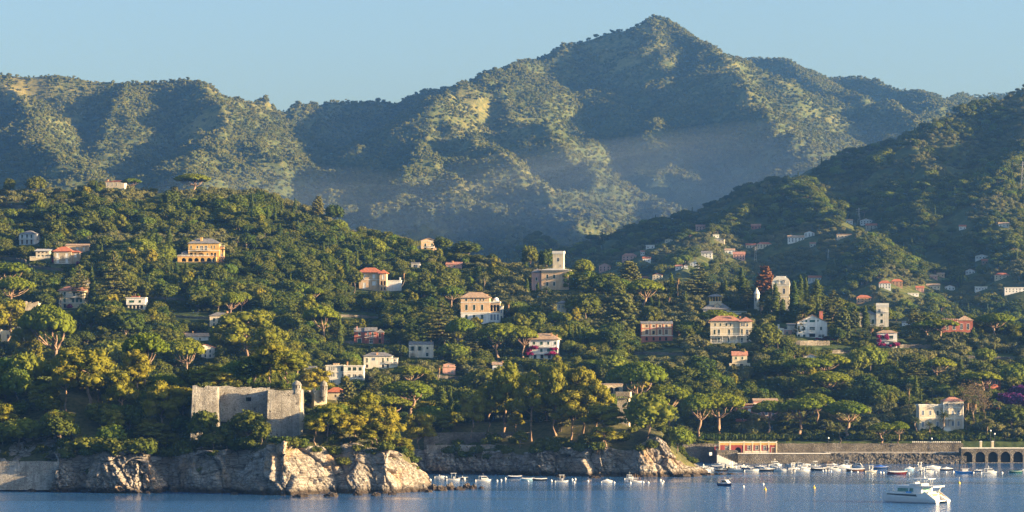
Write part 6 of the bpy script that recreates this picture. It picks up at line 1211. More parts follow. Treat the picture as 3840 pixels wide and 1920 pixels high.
for px_, py_, w_ in ((1680, 1700, 44), (1740, 1712, 40), (1790, 1700, 50), (1830, 1722, 40), (1900, 1700, 44), (2080, 1690, 50), (2180, 1695, 60), (2240, 1690, 60), (2400, 1690, 44), (2440, 1680, 50), (2010, 1695, 44)):
    Dc = Dwater(float(interp(px_, COAST_B[:16]))); x_, y_, z_ = P(px_, py_, Dc + 2.6); plant('bush', x_, y_, z_ - .5, w_*y_/F, w_*.7*y_/F)
def on_house(hs, kind, spots):
    for (x, y, z, w, h_) in spots:
        k = hs.k; v = hs.root.matrix_basis @ Vector((x*k, y*k, z*k)); plant(kind, v.x, v.y, v.z, w*k, h_*k)
on_house(MH, 'magenta', [(-30,-6,2,22,16),(-12,-6,2,20,14),(8,-6,0,20,12),(28,-6,2,20,20),(-30,-6,18,16,18),(-34,-6,34,16,16),(-2,-6,26,14,26)]); on_house(BV, 'magenta', [(-58,-7,14,24,16),(-44,-7,38,30,16),(-60,-7,28,18,20),(28,-7,16,24,16),(36,-7,34,24,14),(10,-7,14,20,10),(44,-7,6,16,20)])
on_house(TV, 'ivy', [(42,y_,z_,22,20) for y_ in (8,24,40,54) for z_ in (6,22,38,54)] + [(30,-1,z_,18,20) for z_ in (10,28,46)])
on_house(WG, 'magenta', [(-50,-10,-16,34,16),(-16,-10,-16,34,16),(18,-10,-16,34,16),(52,-10,-16,34,16)])
for a in [(206,960,16,28),(292,978,16,20),(262,1140,26,18)]: hero('magenta', *a)
for a in [(3790,1470,90,60),(3830,1440,80,60),(3825,1490,90,50)]: hero('purple', *a)
for a in [(3100,1262,30,16)]: hero('rust', *a)

def hedge(px0, px1, D, h, label, depth=1.6):
    x0, x1 = (px0 - CX)/F*D, (px1 - CX)/F*D; z = float(ground((x0+x1)/2, D)); L_ = x1 - x0; r = empty('hedge', ((x0+x1)/2, D, z)); tag(r, label, 'hedge')
    rg = np.random.default_rng(int(px0)); bl = [(-L_/2 + L_*(i+.5)/int(L_/1.1+1), rg.standard_normal()*.1, h*.5, .9, depth*.5, h*(.52 + .06*rg.standard_normal())) for i in range(int(L_/1.1+1))]
    link_mesh('foliage', crown_mesh('foliage', bl, int(L_*60), .38, LM['cypress'], rg, low=-.6, core=.85, jit=.6), r); b = MB()
    for i in range(0, len(bl), 3): b.tube([(bl[i][0], 0, -.5), (bl[i][0], 0, h*.6)], .06, 5)
    b.obj('stems', M_BARK, r)
hedge(2590, 2700, 1076, 2.6, 'dark clipped hedge left of the bathing pavilion'); hedge(2702, 2905, 1077, 2.4, 'dark clipped hedge directly behind the bathing pavilion'); hedge(2910, 3090, 1077, 2.0, 'low dark hedge above the grey promenade wall, right of the pavilion'); hedge(3180, 3420, 1077, 1.8, 'low dark hedge above the promenade wall, left of the seaside villa'); hedge(3440, 3610, 1078, 1.6, 'low garden hedge at the foot of the seaside villa'); hedge(2900, 3010, 1208, 1.8, 'clipped hedge behind the white annexes'); hedge(3375, 3520, 1270, 2.0, 'long clipped hedge right of the magenta-draped house')
# ------------------------------------------------------------------ the rest of the wood
CL = np.array(CLEAR)
def blocked(px, py_t, py_b, w_px, D):
    bad = np.zeros(len(px), bool)
    for x0, x1, y0, y1, d in CL:
        bad |= (D < d + 3) & (px + w_px*.42 > x0) & (px - w_px*.42 < x1) & (py_b > y0) & (py_t < y1)
        bad |= (np.abs(D - d - 7) < 9) & (px > x0) & (px < x1) & (d > 830)
    return bad
frng = np.random.default_rng(9)
def scatter(px0, px1, d0, d1, step, fn):
    ds = np.arange(d0, d1, step); pts = []
    for d in ds:
        xs = np.arange((px0 - CX)/F*d, (px1 - CX)/F*d, step); pts.append(np.stack([xs + frng.uniform(-.5, .5, len(xs))*step, d + frng.uniform(-.5, .5, len(xs))*step], 1))
    A = np.vstack(pts); return A[:, 0], A[:, 1], fn(A[:, 0], A[:, 1])
x, y, z = scatter(-200, 4040, 1080, 1900, 4.5, hill)
px = CX + x/y*F; keep = y < interp(px, RIDGE_D) + 25; x, y, z, px = x[keep], y[keep], z[keep], px[keep]; n = len(x)
grove = fbm(x, y, 90, 3, 61) + .5*np.exp(-(((px-2750)/450)**2 + ((HY-(z-CH)/y*F-1400)/140)**2)) + .3*np.exp(-((px-3550)/250)**2)
olv = grove > .16; big = fbm(x, y, 60, 2, 62)
hgt = np.where(olv, frng.uniform(2.8, 5.0, n), frng.uniform(3.6, 7.2, n) + 6.0*np.clip(big, 0, 1) + 5*(frng.random(n) < .06)); wid = hgt*np.where(olv, frng.uniform(1.0, 1.35, n), frng.uniform(.85, 1.2, n))
open_ = fbm(x, y, 26, 3, 63); keep = (open_ < .30) & ~((hgt < 4.5) & (frng.random(n) < .15)) & ~((hgt > 8) & (frng.random(n) < .4))
pyb = HY - (z - CH)/y*F; pyt = pyb - hgt/y*F; wpx = wid/y*F
keep &= ~blocked(px, pyt, pyb, wpx, y)
kindi = np.where(olv, 1, np.where(frng.random(n) < .10, 2, np.where(frng.random(n) < .045, 3, np.where(frng.random(n) < .02, 4, 0))))
hgt = np.where(kindi == 3, hgt*1.35, np.where(kindi == 4, hgt*1.35, hgt)); wid = np.where(kindi == 3, hgt*.2, np.where(kindi == 4, hgt*.6, wid))
x, y, z, px, pyt, pyb, wpx, hgt, wid, kindi = [a[keep] for a in (x, y, z, px, pyt, pyb, wpx, hgt, wid, kindi)]
vis = (pyt > 0) & (px > -20) & (px < 3860) & ~((px < 1150) & (pyt > 1290)) & ~((px < 1620) & (pyt > 1470)) & ~((px < 2560) & (pyt > 1560))
KN = ['round', 'olive', 'bright', 'cypress', 'pine']
single = np.zeros(len(x), bool)
for k_, lim in ((0, 120), (1, 250), (2, 130), (3, 120), (4, 90)):
    idx = np.nonzero(vis & (kindi == k_))[0]; idx = idx[np.argsort(-(wpx[idx]*0 + hgt[idx]/y[idx]))][:lim]; single[idx] = True
for i in np.nonzero(single)[0]: plant(KN[kindi[i]], float(x[i]), float(y[i]), float(z[i]), float(wid[i]), float(hgt[i]))

def forest(name, label, xyz, w, h, kinds, kidx):
    """uncountable rest of the wood: one object, instances of a few tree shapes"""
    src = []; first = []; cnt = []
    for kd in kinds:
        first.append(len(src)); cnt.append(len(PROTO[kd]))
        for H_, W_, parts in PROTO[kd]:
            src.append((H_, W_, parts))
    n = len(w); first = np.array(first); cnt = np.array(cnt); pick = first[kidx] + frng.integers(0, 1000, n) % cnt[kidx]
    HH = np.array([s[0] for s in src])[pick]; WW = np.array([s[1] for s in src])[pick]
    me = bpy.data.meshes.new(name); me.vertices.add(n); me.vertices.foreach_set('co', np.asarray(xyz, np.float32).ravel())
    for nm, ty, v in (('pick', 'INT', pick.astype(np.int32)), ('turn', 'FLOAT', frng.random(n)*6.283), ('wide', 'FLOAT', w/WW), ('tall', 'FLOAT', h/HH)):
        a = me.attributes.new(nm, ty, 'POINT'); a.data.foreach_set('value', np.asarray(v, np.int32 if ty == 'INT' else np.float32))
    o = link_mesh(name, me); o['kind'] = 'stuff'; o['label'] = label
    g = bpy.data.node_groups.new(name, 'GeometryNodeTree'); g.interface.new_socket('Geometry', in_out='INPUT', socket_type='NodeSocketGeometry'); g.interface.new_socket('Geometry', in_out='OUTPUT', socket_type='NodeSocketGeometry')
    gi = g.nodes.new('NodeGroupInput'); go = g.nodes.new('NodeGroupOutput'); ip = g.nodes.new('GeometryNodeInstanceOnPoints'); ip.inputs['Pick Instance'].default_value = True
    gj = g.nodes.new('GeometryNodeGeometryToInstance'); L = g.links
    nodes = []
    for s in src:
        po = bpy.data.objects.new('tree_shape', joined(s[2])); oi = g.nodes.new('GeometryNodeObjectInfo'); oi.inputs['Object'].default_value = po; nodes.append(oi)
    for oi in reversed(nodes): L.new(oi.outputs['Geometry'], gj.inputs[0])
    L.new(gj.outputs[0], ip.inputs['Instance']); L.new(gi.outputs[0], ip.inputs['Points'])
    def attr(nm, ty):
        a = g.nodes.new('GeometryNodeInputNamedAttribute'); a.data_type = ty; a.inputs['Name'].default_value = nm; return a.outputs['Attribute']
    L.new(attr('pick', 'INT'), ip.inputs['Instance Index'])
    cr = g.nodes.new('ShaderNodeCombineXYZ'); L.new(attr('turn', 'FLOAT'), cr.inputs[2]); L.new(cr.outputs[0], ip.inputs['Rotation'])
    cs = g.nodes.new('ShaderNodeCombineXYZ'); wv = attr('wide', 'FLOAT'); L.new(wv, cs.inputs[0]); L.new(wv, cs.inputs[1]); L.new(attr('tall', 'FLOAT'), cs.inputs[2]); L.new(cs.outputs[0], ip.inputs['Scale'])
    L.new(ip.outputs[0], go.inputs[0]); md = o.modifiers.new('trees', 'NODES'); md.node_group = g
    return o
JOIN = {}
def joined(parts):
    key = parts[-1][1].name
    if key in JOIN: return JOIN[key]
    Vs, Fs, mi, mats, o = [], [], [], [], 0
    me = bpy.data.meshes.new('tree_shape'); vv, ff = [], []
    for pn, m in parts:
        k = len(vv); vv += [tuple(v.co) for v in m.vertices]; ff += [tuple(i + k for i in p.vertices) for p in m.polygons]; mi += [len(mats)]*len(m.polygons); mats.append(m.materials[0])
    me.from_pydata(vv, [], ff); [me.materials.append(m) for m in mats]; me.polygons.foreach_set('material_index', np.array(mi, np.int32)); me.update(); JOIN[key] = me; return me
r_ = ~single
ux, uy, uz = scatter(-200, 4040, 1076, 1700, 3.4, hill); upx = CX + ux/uy*F; un = len(ux); uh = frng.uniform(.9, 2.3, un); uw = uh*frng.uniform(1.2, 2.0, un); upb = HY - (uz - CH)/uy*F
HB = CL[:N_HOUSE_CLEAR]; keep = np.ones(un, bool)
for x0, x1, y0, y1, d in HB: keep &= ~((uy < d + 2) & (upx + uw/uy*F*.5 > x0) & (upx - uw/uy*F*.5 < x1) & (upb - uh/uy*F < y1 - 2) & (upb > y0)) & ~((np.abs(uy - d - 7) < 9) & (upx > x0) & (upx < x1))
keep &= uy < interp(upx, RIDGE_D) + 6
ux, uy, uz, uw, uh = [a[keep] for a in (ux, uy, uz, uw, uh)]; un = len(ux); print('understory', un)
A_ = lambda a, b: np.concatenate([a[r_], b])
forest('hillside_wood', 'mixed evergreen wood and scrub covering the villa hillside', np.stack([A_(x, ux), A_(y, uy), A_(z, uz)], 1), A_(wid, uw), A_(hgt, uh), KN + ['bush'], A_(kindi, np.full(un, 5)))

# headland trees and scrub: everything here is near enough to be single
for fn, C, back, pr, dr in ((head_a, CA, 1120.0, (-250, 1600), (822, 1000)), (head_b, CB, 1110.0, (1560, 2640), (934, 1060))):
    x, y, z = scatter(pr[0], pr[1], dr[0], dr[1], 4.6, fn); d = inland(x, y, C, back); px = CX + x/y*F
    ok = (d > 3.0) & (z > 2) & (z > hill(x, y) + .5); x, y, z, d, px = x[ok], y[ok], z[ok], d[ok], px[ok]; n = len(x)
    sm = (d < 13) | (frng.random(n) < .25); scar = (px < 330) & (d < 34); h = np.where(sm, frng.uniform(1.4, 4.0, n), frng.uniform(5.0, 9.5, n)); w = h*frng.uniform(.9, 1.4, n)
    pyb = HY - (z - CH)/y*F; ok = ~blocked(px, pyb - h/y*F, pyb, w/y*F, y) & ~(scar & (frng.random(n) < .5)) & ~((d < 8) & (frng.random(n) < .3)) & ~((d > 60) & (frng.random(n) < .4))
    near = np.argsort(y); cnt = 0
    for i in near:
        if not ok[i]: continue
        cnt += 1
        if cnt > (330 if C is CA else 230): break
        plant('bush' if sm[i] else ('round' if frng.random() < .4 else ('pine' if frng.random() < .55 else 'bright')), float(x[i]), float(y[i]), float(z[i]) - .2, float(w[i]), float(h[i]))

# right-hand valley hill
x, y, z = scatter(1900, 4100, 1400, 3000, 6.4, mountains); px = CX + x/y*F
ang = (z - CH)/y; hor = np.array(M_HOR)[np.clip(np.searchsorted(M_D, y) - 1, 0, len(M_D) - 1), np.clip(np.searchsorted(M_PX, px), 0, len(M_PX) - 1)]
ok = (ang > hor - 16/y) & (z > hill(x, y)); x, y, z, px = x[ok], y[ok], z[ok], px[ok]; n = len(x)
ol = fbm(x, y, 110, 3, 64) > .05; h = np.where(ol, frng.uniform(3.4, 5.2, n), frng.uniform(4.5, 8.5, n)); w = h*frng.uniform(1.0, 1.35, n)
pyb = HY - (z - CH)/y*F; ok = ~blocked(px, pyb - h/y*F, pyb, w/y*F, y) & (fbm(x, y, 40, 3, 65) < .32)
x, y, z, h, w, ol = [a[ok] for a in (x, y, z, h, w, ol)]; n = len(x)
kk = np.where(ol, 1, np.where(frng.random(n) < .12, 2, np.where(frng.random(n) < .03, 3, np.where(frng.random(n) < .03, 4, 0))))
w = np.where(kk == 3, h*.24, w); h = np.where(kk == 3, h*1.6, h)
forest('valley_wood', 'woods and olive terraces on the far valley slope', np.stack([x, y, z], 1), w, h, ['round', 'olive', 'bright', 'cypress', 'umbrella'], kk)

# mountain woods: small simple crowns
for i in range(5):
    rng = np.random.default_rng(300 + i); H_ = 7.5 + i*.7; Rr = 3.6 - .3*i; blobs = [(rng.standard_normal()*1.1, rng.standard_normal()*1.1, H_*.5 + rng.standard_normal()*H_*.16, Rr*(.5 + .25*rng.random()), Rr*(.5 + .25*rng.random()), H_*.26) for _ in range(6)]
    b = MB(); limb(b, (0, 0, -1), (0, 0, H_*.6), .16, .08, rng, n=2)
    add_proto('far', H_, 2*Rr, [('trunk', b.mesh('trunk', M_BARK)), ('crown', crown_mesh('crown', blobs, 150, 1.15, LM['far'], rng, low=-.6, core=.85, jit=.6))])
x, y, z = scatter(-100, 3960, 2450, 6000, 5.6, mountains); px = CX + x/y*F
ang = (z - CH)/y; hor = np.array(M_HOR)[np.clip(np.searchsorted(M_D, y) - 1, 0, len(M_D) - 1), np.clip(np.searchsorted(M_PX, px), 0, len(M_PX) - 1)]
ok = ang > hor - 22/y; x, y, z, px = x[ok], y[ok], z[ok], px[ok]; n = len(x); py = HY - (z - CH)/y*F
rg = (px > 2150) & (y < 3000); dens = 1.0 - 1.1*bare_mask(px, py) - .35*(fbm(x, y, 70, 3, 66) > .22)
ok = ~rg & (frng.random(n) < dens); x, y, z = x[ok], y[ok], z[ok]; n = len(x)
h = frng.uniform(2.6, 6.0, n)*(1 + .4*fbm(x, y, 120, 2, 67)); w = h*frng.uniform(.9, 1.35, n)
forest('mountain_wood', 'woods covering the mountain slopes', np.stack([x, y, z], 1), w, h, ['far'], np.zeros(n, int))
print('TREES single', len(TREES), 'mountain', n)

# ------------------------------------------------------------------ which tree is which
ORD = ['first', 'second', 'third', 'fourth', 'fifth', 'sixth', 'seventh', 'eighth', 'ninth', 'tenth', 'eleventh', 'twelfth']
def ordinal(i):
    if i < 12: return ORD[i]
    n = i + 1; return '%d%s' % (n, 'th' if 10 < n % 100 < 14 else {1: 'st', 2: 'nd', 3: 'rd'}.get(n % 10, 'th'))
bins = {}
for r, kd, ph, px, py in TREES:
    lx, ly, lp = min(LAND, key=lambda q: ((q[0] - px)**2 + ((q[1] - py)*1.3)**2))
    dx, dy = px - lx, py - ly + 20; dist = math.hypot(dx, dy)
    rel_ = ('right of' if dx > 0 else 'left of') if abs(dx) > abs(dy) else ('below' if dy > 0 else 'above')
    far_ = 'close ' if dist < 90 else ('' if dist < 190 else 'well ')
    bins.setdefault((ph, (far_ + rel_).strip(), lp), []).append((px, r))
for (ph, rl, lp), lst in bins.items():
    lst.sort(key=lambda q: q[0])
    for i, (px, r) in enumerate(lst):
        r['label'] = '%s %s %s' % (ph, rl, lp) if len(lst) == 1 else '%s %s %s, %s from left' % (ph, rl, lp, ordinal(i))
# ------------------------------------------------------------------ boats
M_HW = mat('white boat gelcoat', (0.60, 0.59, 0.57), 0.35, var=0.05, scale=1, spec=0.5)
HC = dict(white=M_HW, navy=mat('navy boat paint', (0.02, 0.045, 0.12), 0.35, var=0.1), black=mat('black boat paint', (0.015, 0.015, 0.018), 0.35, var=0.1), sky=mat('pale blue boat paint', (0.30, 0.52, 0.66), 0.4, var=0.1), maroon=mat('maroon boat paint', (0.12, 0.02, 0.02), 0.35, var=0.1),
          brown=mat('varnished brown hull', (0.16, 0.075, 0.035), 0.35, var=0.2, scale=3), green=mat('green tarpaulin', (0.015, 0.10, 0.075), 0.7, var=0.2), blue=mat('bright blue tarpaulin', (0.02, 0.10, 0.42), 0.6, var=0.2), aqua=mat('sky blue boat paint', (0.05, 0.27, 0.62), 0.4, var=0.1), cream=mat('cream boat paint', (0.66, 0.58, 0.42), 0.4, var=0.1))
M_TEAK = mat('teak deck', (0.33, 0.20, 0.10), 0.7, var=0.2, scale=3); M_CANVAS = mat('white boat canvas', (0.58, 0.57, 0.55), 0.8, var=0.1, scale=2); M_RED = mat('red rubber', (0.45, 0.06, 0.03), 0.5); M_MOTOR = mat('black motor cowl', (0.02, 0.02, 0.022), 0.4); M_STEEL = mat('polished steel', (0.6, 0.6, 0.6), 0.25, metal=1.0)
M_TEAL, _t, _b = node_mat('sea green cabin glass'); _b.inputs['Base Color'].default_value = (0.03, 0.16, 0.13, 1); _b.inputs['Roughness'].default_value = 0.1
def hull_rings(L_, B, Hh, double=False, n=13, rake=0.5):
    rings = []; rail = []
    for i in range(n):
        t = i/(n-1); x = -L_/2 + L_*t                       # stern at -x, bow at +x
        w = B/2*(math.sin(math.pi*min(1, .30 + .0 + t*.0)) if False else 1)
        f = (math.sin(math.pi*(.02 + .96*t))**.55 if double else (1 - max(0, (t-.45)/.55)**2.3)*(.86 + .14*min(1, t/.3))); b = max(B/2*f, .03)
        zs = Hh*(.78 + .30*(2*t-1)**2*(1 if t > .5 or double else .35)); kz = -.35*Hh*(1 - max(0, (t-.7)/.3)**2)
        xo = rake*Hh*max(0, (t-.75)/.25)
        rings.append([(x+xo, -b, zs), (x+xo*.6, -b*.88, zs*.45), (x+xo*.2, -b*.5, kz*.4), (x, 0, kz), (x+xo*.2, b*.5, kz*.4), (x+xo*.6, b*.88, zs*.45), (x+xo, b, zs)]); rail.append((x+xo, b, zs))
    return rings, rail
def open_loft(mb, rings):
    n = len(rings[0]); vs = [p for r in rings for p in r]; fs = []
    for i in range(len(rings)-1):
        for j in range(n-1): fs.append((i*n+j, i*n+j+1, (i+1)*n+j+1, (i+1)*n+j))
    fs.append(tuple(range(n))); fs.append(tuple(reversed(range((len(rings)-1)*n, len(rings)*n)))); mb.add(vs, fs); return mb
BOATN = dict(gozzo='covered wooden gozzo boat', open='open motorboat', cabin='small cabin cruiser', hardtop='motorboat with hard canopy on posts', tarp='boat under a peaked tarpaulin', posts='fishing boat with upright poles')
BOATS = []
def boat(kind, px, py, Lpx, face, hc='white', cover=None, beam=.34, D=None, yaw=0.0, hh=.15):
    D = Dwater(py) if D is None else D; k = D/F; L_ = Lpx*k; B = L_*beam; Hh = max(.55, L_*hh); x, y, _ = P(px, py, D)
    r = empty({'gozzo': 'rowing_boat', 'open': 'motorboat', 'cabin': 'cabin_cruiser', 'hardtop': 'motorboat', 'tarp': 'covered_boat', 'posts': 'fishing_boat'}[kind], (x, y, .0), (0 if face > 0 else math.pi) + yaw)
    r['category'] = 'boat'; BOATS.append((px, py, r, kind, hc, cover)); dbl = kind in ('gozzo',)
    rings, rail = hull_rings(L_, B, Hh, dbl); open_loft(MB(), rings).obj('hull', HC[hc], r, True)
    gw = MB(); gw.tube([p for p in rail], .05, 5); gw.tube([(a, -b, c) for a, b, c in rail], .05, 5); gw.obj('gunwale', M_HW if hc != 'white' else M_STEEL, r)
    st = MB(); rr = [q for q in rings]; pts = [(q[-1][0], q[-1][1]+.012, q[-1][2]*.62) for q in rr[1:-1]]
    dk = MB(); dk.add([(q[-1][0]*.97, -q[-1][1]*.93, q[-1][2]*.72) for q in rr] + [(q[-1][0]*.97, q[-1][1]*.93, q[-1][2]*.72) for q in rr], [(i, i+1, len(rr)+i+1, len(rr)+i) for i in range(len(rr)-1)]); dk.obj('deck', M_TEAK if kind in ('gozzo', 'posts') else M_HW, r)
    zc = Hh*.8
    if kind == 'gozzo':
        rg = [[(q[0][0]*.96, q[0][1]*1.04, q[0][2]+.03), (q[0][0]*.96, q[0][1]*.5, q[0][2]+.03+.16*L_*.25), (q[0][0]*.96, 0, q[0][2]+.03+.22*L_*.25*math.sin(math.pi*(.1+.8*i/12))), (q[0][0]*.96, -q[0][1]*.5, q[0][2]+.03+.16*L_*.25), (q[0][0]*.96, -q[0][1]*1.04, q[0][2]+.03)] for i, q in enumerate(rings)]
        rg = [[(a, b, min(c, rings[i][0][2] + .04 + .5*math.sin(math.pi*i/12))) for a, b, c in g] for i, g in enumerate(rg)]
        open_loft(MB(), rg).obj('cover', M_CANVAS if cover is None else HC[cover], r); MB().lathe([(.09, Hh*.9), (.07, Hh*1.4), (.02, Hh*1.45)], 6, (L_*.5+.1, 0)).obj('stem_post', M_TEAK, r)
        MB().lathe([(.16, -.16), (.2, 0), (.12, .22)], 8).obj('fender', M_RED if hc == 'black' else M_HW, r).location = (-L_*.5, -B*.1, Hh*.6)
        return r
    if kind != 'tarp':
        m = MB(); m.box(-.2, .12, -.17, .17, .0, .55); m.box(-.1, .05, -.07, .07, -.7, -.003); o = m.obj('outboard_motor', M_MOTOR, r); o.location = (-L_/2 - .16, 0, Hh*.62)
        s = MB(); s.box(-L_*.36, -L_*.24, -B*.34, B*.34, Hh*.6, Hh*.95); s.obj('bench', M_CANVAS, r)
    if kind == 'open':
        c = MB(); c.box(-L_*.08, L_*.04, -B*.18, B*.18, Hh*.6, Hh*.6+.65); c.obj('console', M_HW, r); w = MB(); w.add([(L_*.05, -B*.3, Hh*.6+.6), (L_*.05, B*.3, Hh*.6+.6), (-L_*.02, B*.26, Hh*.6+1.05), (-L_*.02, -B*.26, Hh*.6+1.05)], [(0, 1, 2, 3)]); w.obj('windscreen', M_GLASS, r)
        f = MB(); f.ring([[(L_*.08, -B*.4, Hh*.86), (L_*.46, -B*.1, Hh*1.0), (L_*.46, B*.1, Hh*1.0), (L_*.08, B*.4, Hh*.86)], [(L_*.1, -B*.34, Hh*1.1), (L_*.4, -B*.08, Hh*1.12), (L_*.4, B*.08, Hh*1.12), (L_*.1, B*.34, Hh*1.1)]]).obj('foredeck', M_HW, r)
    if kind == 'cabin':
        a, b_, h1 = -L_*.12, L_*.28, Hh*.8; c = MB(); c.ring([[(a, -B*.38, h1), (b_+L_*.1, -B*.28, h1+.1), (b_+L_*.1, B*.28, h1+.1), (a, B*.38, h1)], [(a, -B*.33, h1+1.0), (b_-L_*.08, -B*.25, h1+.95), (b_-L_*.08, B*.25, h1+.95), (a, B*.33, h1+1.0)]]).obj('cabin', M_HW, r)
        w = MB()
        for sy in (-1, 1): w.add([(a+.15, sy*B*.375, h1+.45), (b_-L_*.02, sy*B*.292, h1+.45), (b_-L_*.06, sy*B*.272, h1+.85), (a+.15, sy*B*.357, h1+.85)], [(0, 1, 2, 3)])
        w.obj('cabin_window', M_GLASS, r); MB().box(a-L_*.16, b_-L_*.08, -B*.36, B*.36, h1+1.03, h1+1.12).obj('roof', M_HW, r); p = MB()
        for sy in (-1, 1): p.tube([(a-L_*.15, sy*B*.33, h1-.1), (a-L_*.15, sy*B*.33, h1+1.03)], .03, 5)
        p.tube([(0, 0, h1+1.12), (-.1, 0, h1+2.0)], .025, 5); p.obj('roof_posts', M_STEEL, r)
    if kind == 'hardtop':
        for sx in (-.12, .16):
            for sy in (-1, 1): MB().tube([(L_*sx, sy*B*.36, Hh*.7), (L_*sx, sy*B*.34, Hh*.7+1.75)], .035, 5).obj('canopy_post', M_STEEL, r)
        MB().box(-L_*.2, L_*.24, -B*.42, B*.42, Hh*.7+1.75, Hh*.7+1.87).obj('canopy', M_CANVAS, r); MB().box(0, L_*.1, -B*.2, B*.2, Hh*.6, Hh*.6+.8).obj('console', M_HW, r)
    if kind == 'tarp':
        rg = [[(q[0][0]*.97, q[0][1]*1.05, q[0][2]-.02), (q[0][0]*.97, q[0][1]*.5, q[0][2]+.30*(1-abs(i-6)/6.5)), (q[0][0]*.97, 0, q[0][2]+.03+.75*(1-abs(i-6)/6.2)), (q[0][0]*.97, -q[0][1]*.5, q[0][2]+.30*(1-abs(i-6)/6.5)), (q[0][0]*.97, -q[0][1]*1.05, q[0][2]-.02)] for i, q in enumerate(rings)]
        open_loft(MB(), rg).obj('tarpaulin', M_CANVAS if cover is None else HC[cover], r)
    if kind == 'posts':
        for i, (sx, hgt) in enumerate(((-.38, 1.6), (-.2, 2.1), (-.05, 2.4), (.1, 2.2), (.22, 1.8), (.36, 1.4))): MB().tube([(L_*sx, (-1)**i*B*.3, Hh*.7), (L_*sx + .1, (-1)**i*B*.28, Hh*.7+hgt)], .045, 5).obj('pole', M_TEAK, r)
        MB().box(-L_*.22, L_*.12, -B*.3, B*.3, Hh*.7, Hh*.7+.9).obj('wheelhouse', M_HW, r); MB().box(-L_*.2, L_*.1, -B*.305, -B*.301, Hh*.7+.45, Hh*.7+.75).obj('window', M_GLASS, r); MB().box(-L_*.3, L_*.2, -B*.38, B*.38, Hh*.7+.903, Hh*.7+1.0).obj('roof', M_CANVAS, r)
    return r
MID = [('open',1649,1791,38,1,'white',None),('hardtop',1700,1801,50,1,'white',None),('open',1735,1796,34,1,'black',None),('cabin',1812,1805,58,1,'white',None),('gozzo',1928,1793,52,1,'navy',None),('gozzo',1976,1801,50,1,'sky',None),('gozzo',2023,1802,50,1,'black',None),('hardtop',2106,1808,50,1,'white',None),('tarp',2276,1810,42,1,'white',None),('cabin',2362,1798,40,1,'white',None),('posts',2385,1809,46,1,'white',None)]
for a in MID: boat(a[0], a[1], a[2], a[3], a[4], a[5], a[6])
MIDB = list(BOATS); BOATS.clear()
bw = boat('cabin', 2718, 1822, 66, 1, 'navy', None, .42, yaw=R(-52), hh=.17); BOATS.clear(); tag(bw, 'navy-hulled cabin cruiser moored alone off the second headland, bow turned to camera', 'boat')
SPECIAL = [('gozzo',3362,1779,72,1,'maroon',None),('posts',3616,1775,62,-1,'aqua',None),('open',3664,1769,42,1,'navy',None),('cabin',3708,1776,60,1,'white',None),('gozzo',3808,1773,50,1,'green','green'),('tarp',3300,1758,56,1,'navy','blue'),('gozzo',3206,1768,66,1,'brown',None),('gozzo',3070,1764,58,1,'black',None),('open',2872,1767,62,1,'black',None),('hardtop',3448,1757,40,1,'white',None),('tarp',3495,1760,64,1,'white',None),('tarp',3548,1764,46,1,'black',None),('tarp',3410,1762,34,1,'sky',None),('cabin',3478,1774,48,1,'white',None),('open',3838,1769,40,1,'white',None),('hardtop',3266,1771,42,1,'cream',None),('open',3008,1769,58,1,'white',None),('cabin',3130,1766,46,1,'white',None),('posts',3110,1757,44,1,'white',None)]
for a in SPECIAL: boat(*a[:5], a[5], a[6])
brng = np.random.default_rng(21)
for row, (py, x0, x1) in enumerate(((1768, 2640, 2990), (1760, 2600, 3200), (1754, 2590, 3260), (1748, 2600, 3180))):
    xx = x0
    while xx < x1:
        L_ = brng.uniform(36, 56); kd = ['open', 'open', 'cabin', 'tarp', 'open', 'hardtop', 'gozzo'][int(brng.integers(7))]; pyj = py + brng.uniform(-1.5, 1.5)
        if not any(abs(b[0] - xx) < 34 and abs(b[1] - pyj) < 5 for b in BOATS): boat(kd, xx, pyj, L_, 1 if brng.random() < .8 else -1, ['white', 'white', 'white', 'white', 'cream', 'navy', 'black', 'brown'][int(brng.integers(8))] if kd != 'cabin' else 'white', yaw=brng.uniform(-.35, .35))
        xx += L_*.95 + brng.uniform(4, 16)
CN = dict(white='white', navy='navy blue', black='black-hulled', sky='pale blue', maroon='maroon', brown='varnished brown', green='green', aqua='sky-blue', cream='cream')
for lst, where, g in ((MIDB, 'moored between the two headlands', 'boats moored between the headlands'), (BOATS, 'in the long mooring row', 'boats in the long mooring row')):
    bb = {}
    for b in lst: bb.setdefault((b[3], b[4], b[5]), []).append(b)
    for (kd, hc, cv), q in bb.items():
        q.sort(key=lambda b: b[0]); nm = BOATN[kd] if cv is None else BOATN[kd].replace('peaked tarpaulin', '%s tarpaulin' % ('bright blue' if cv == 'blue' else cv))
        for i, b in enumerate(q):
            b[2]['group'] = g; b[2]['label'] = '%s %s %s' % (CN[hc], nm, where) if len(q) == 1 else '%s %s %s, %s from left' % (CN[hc], nm, where, ordinal(i))
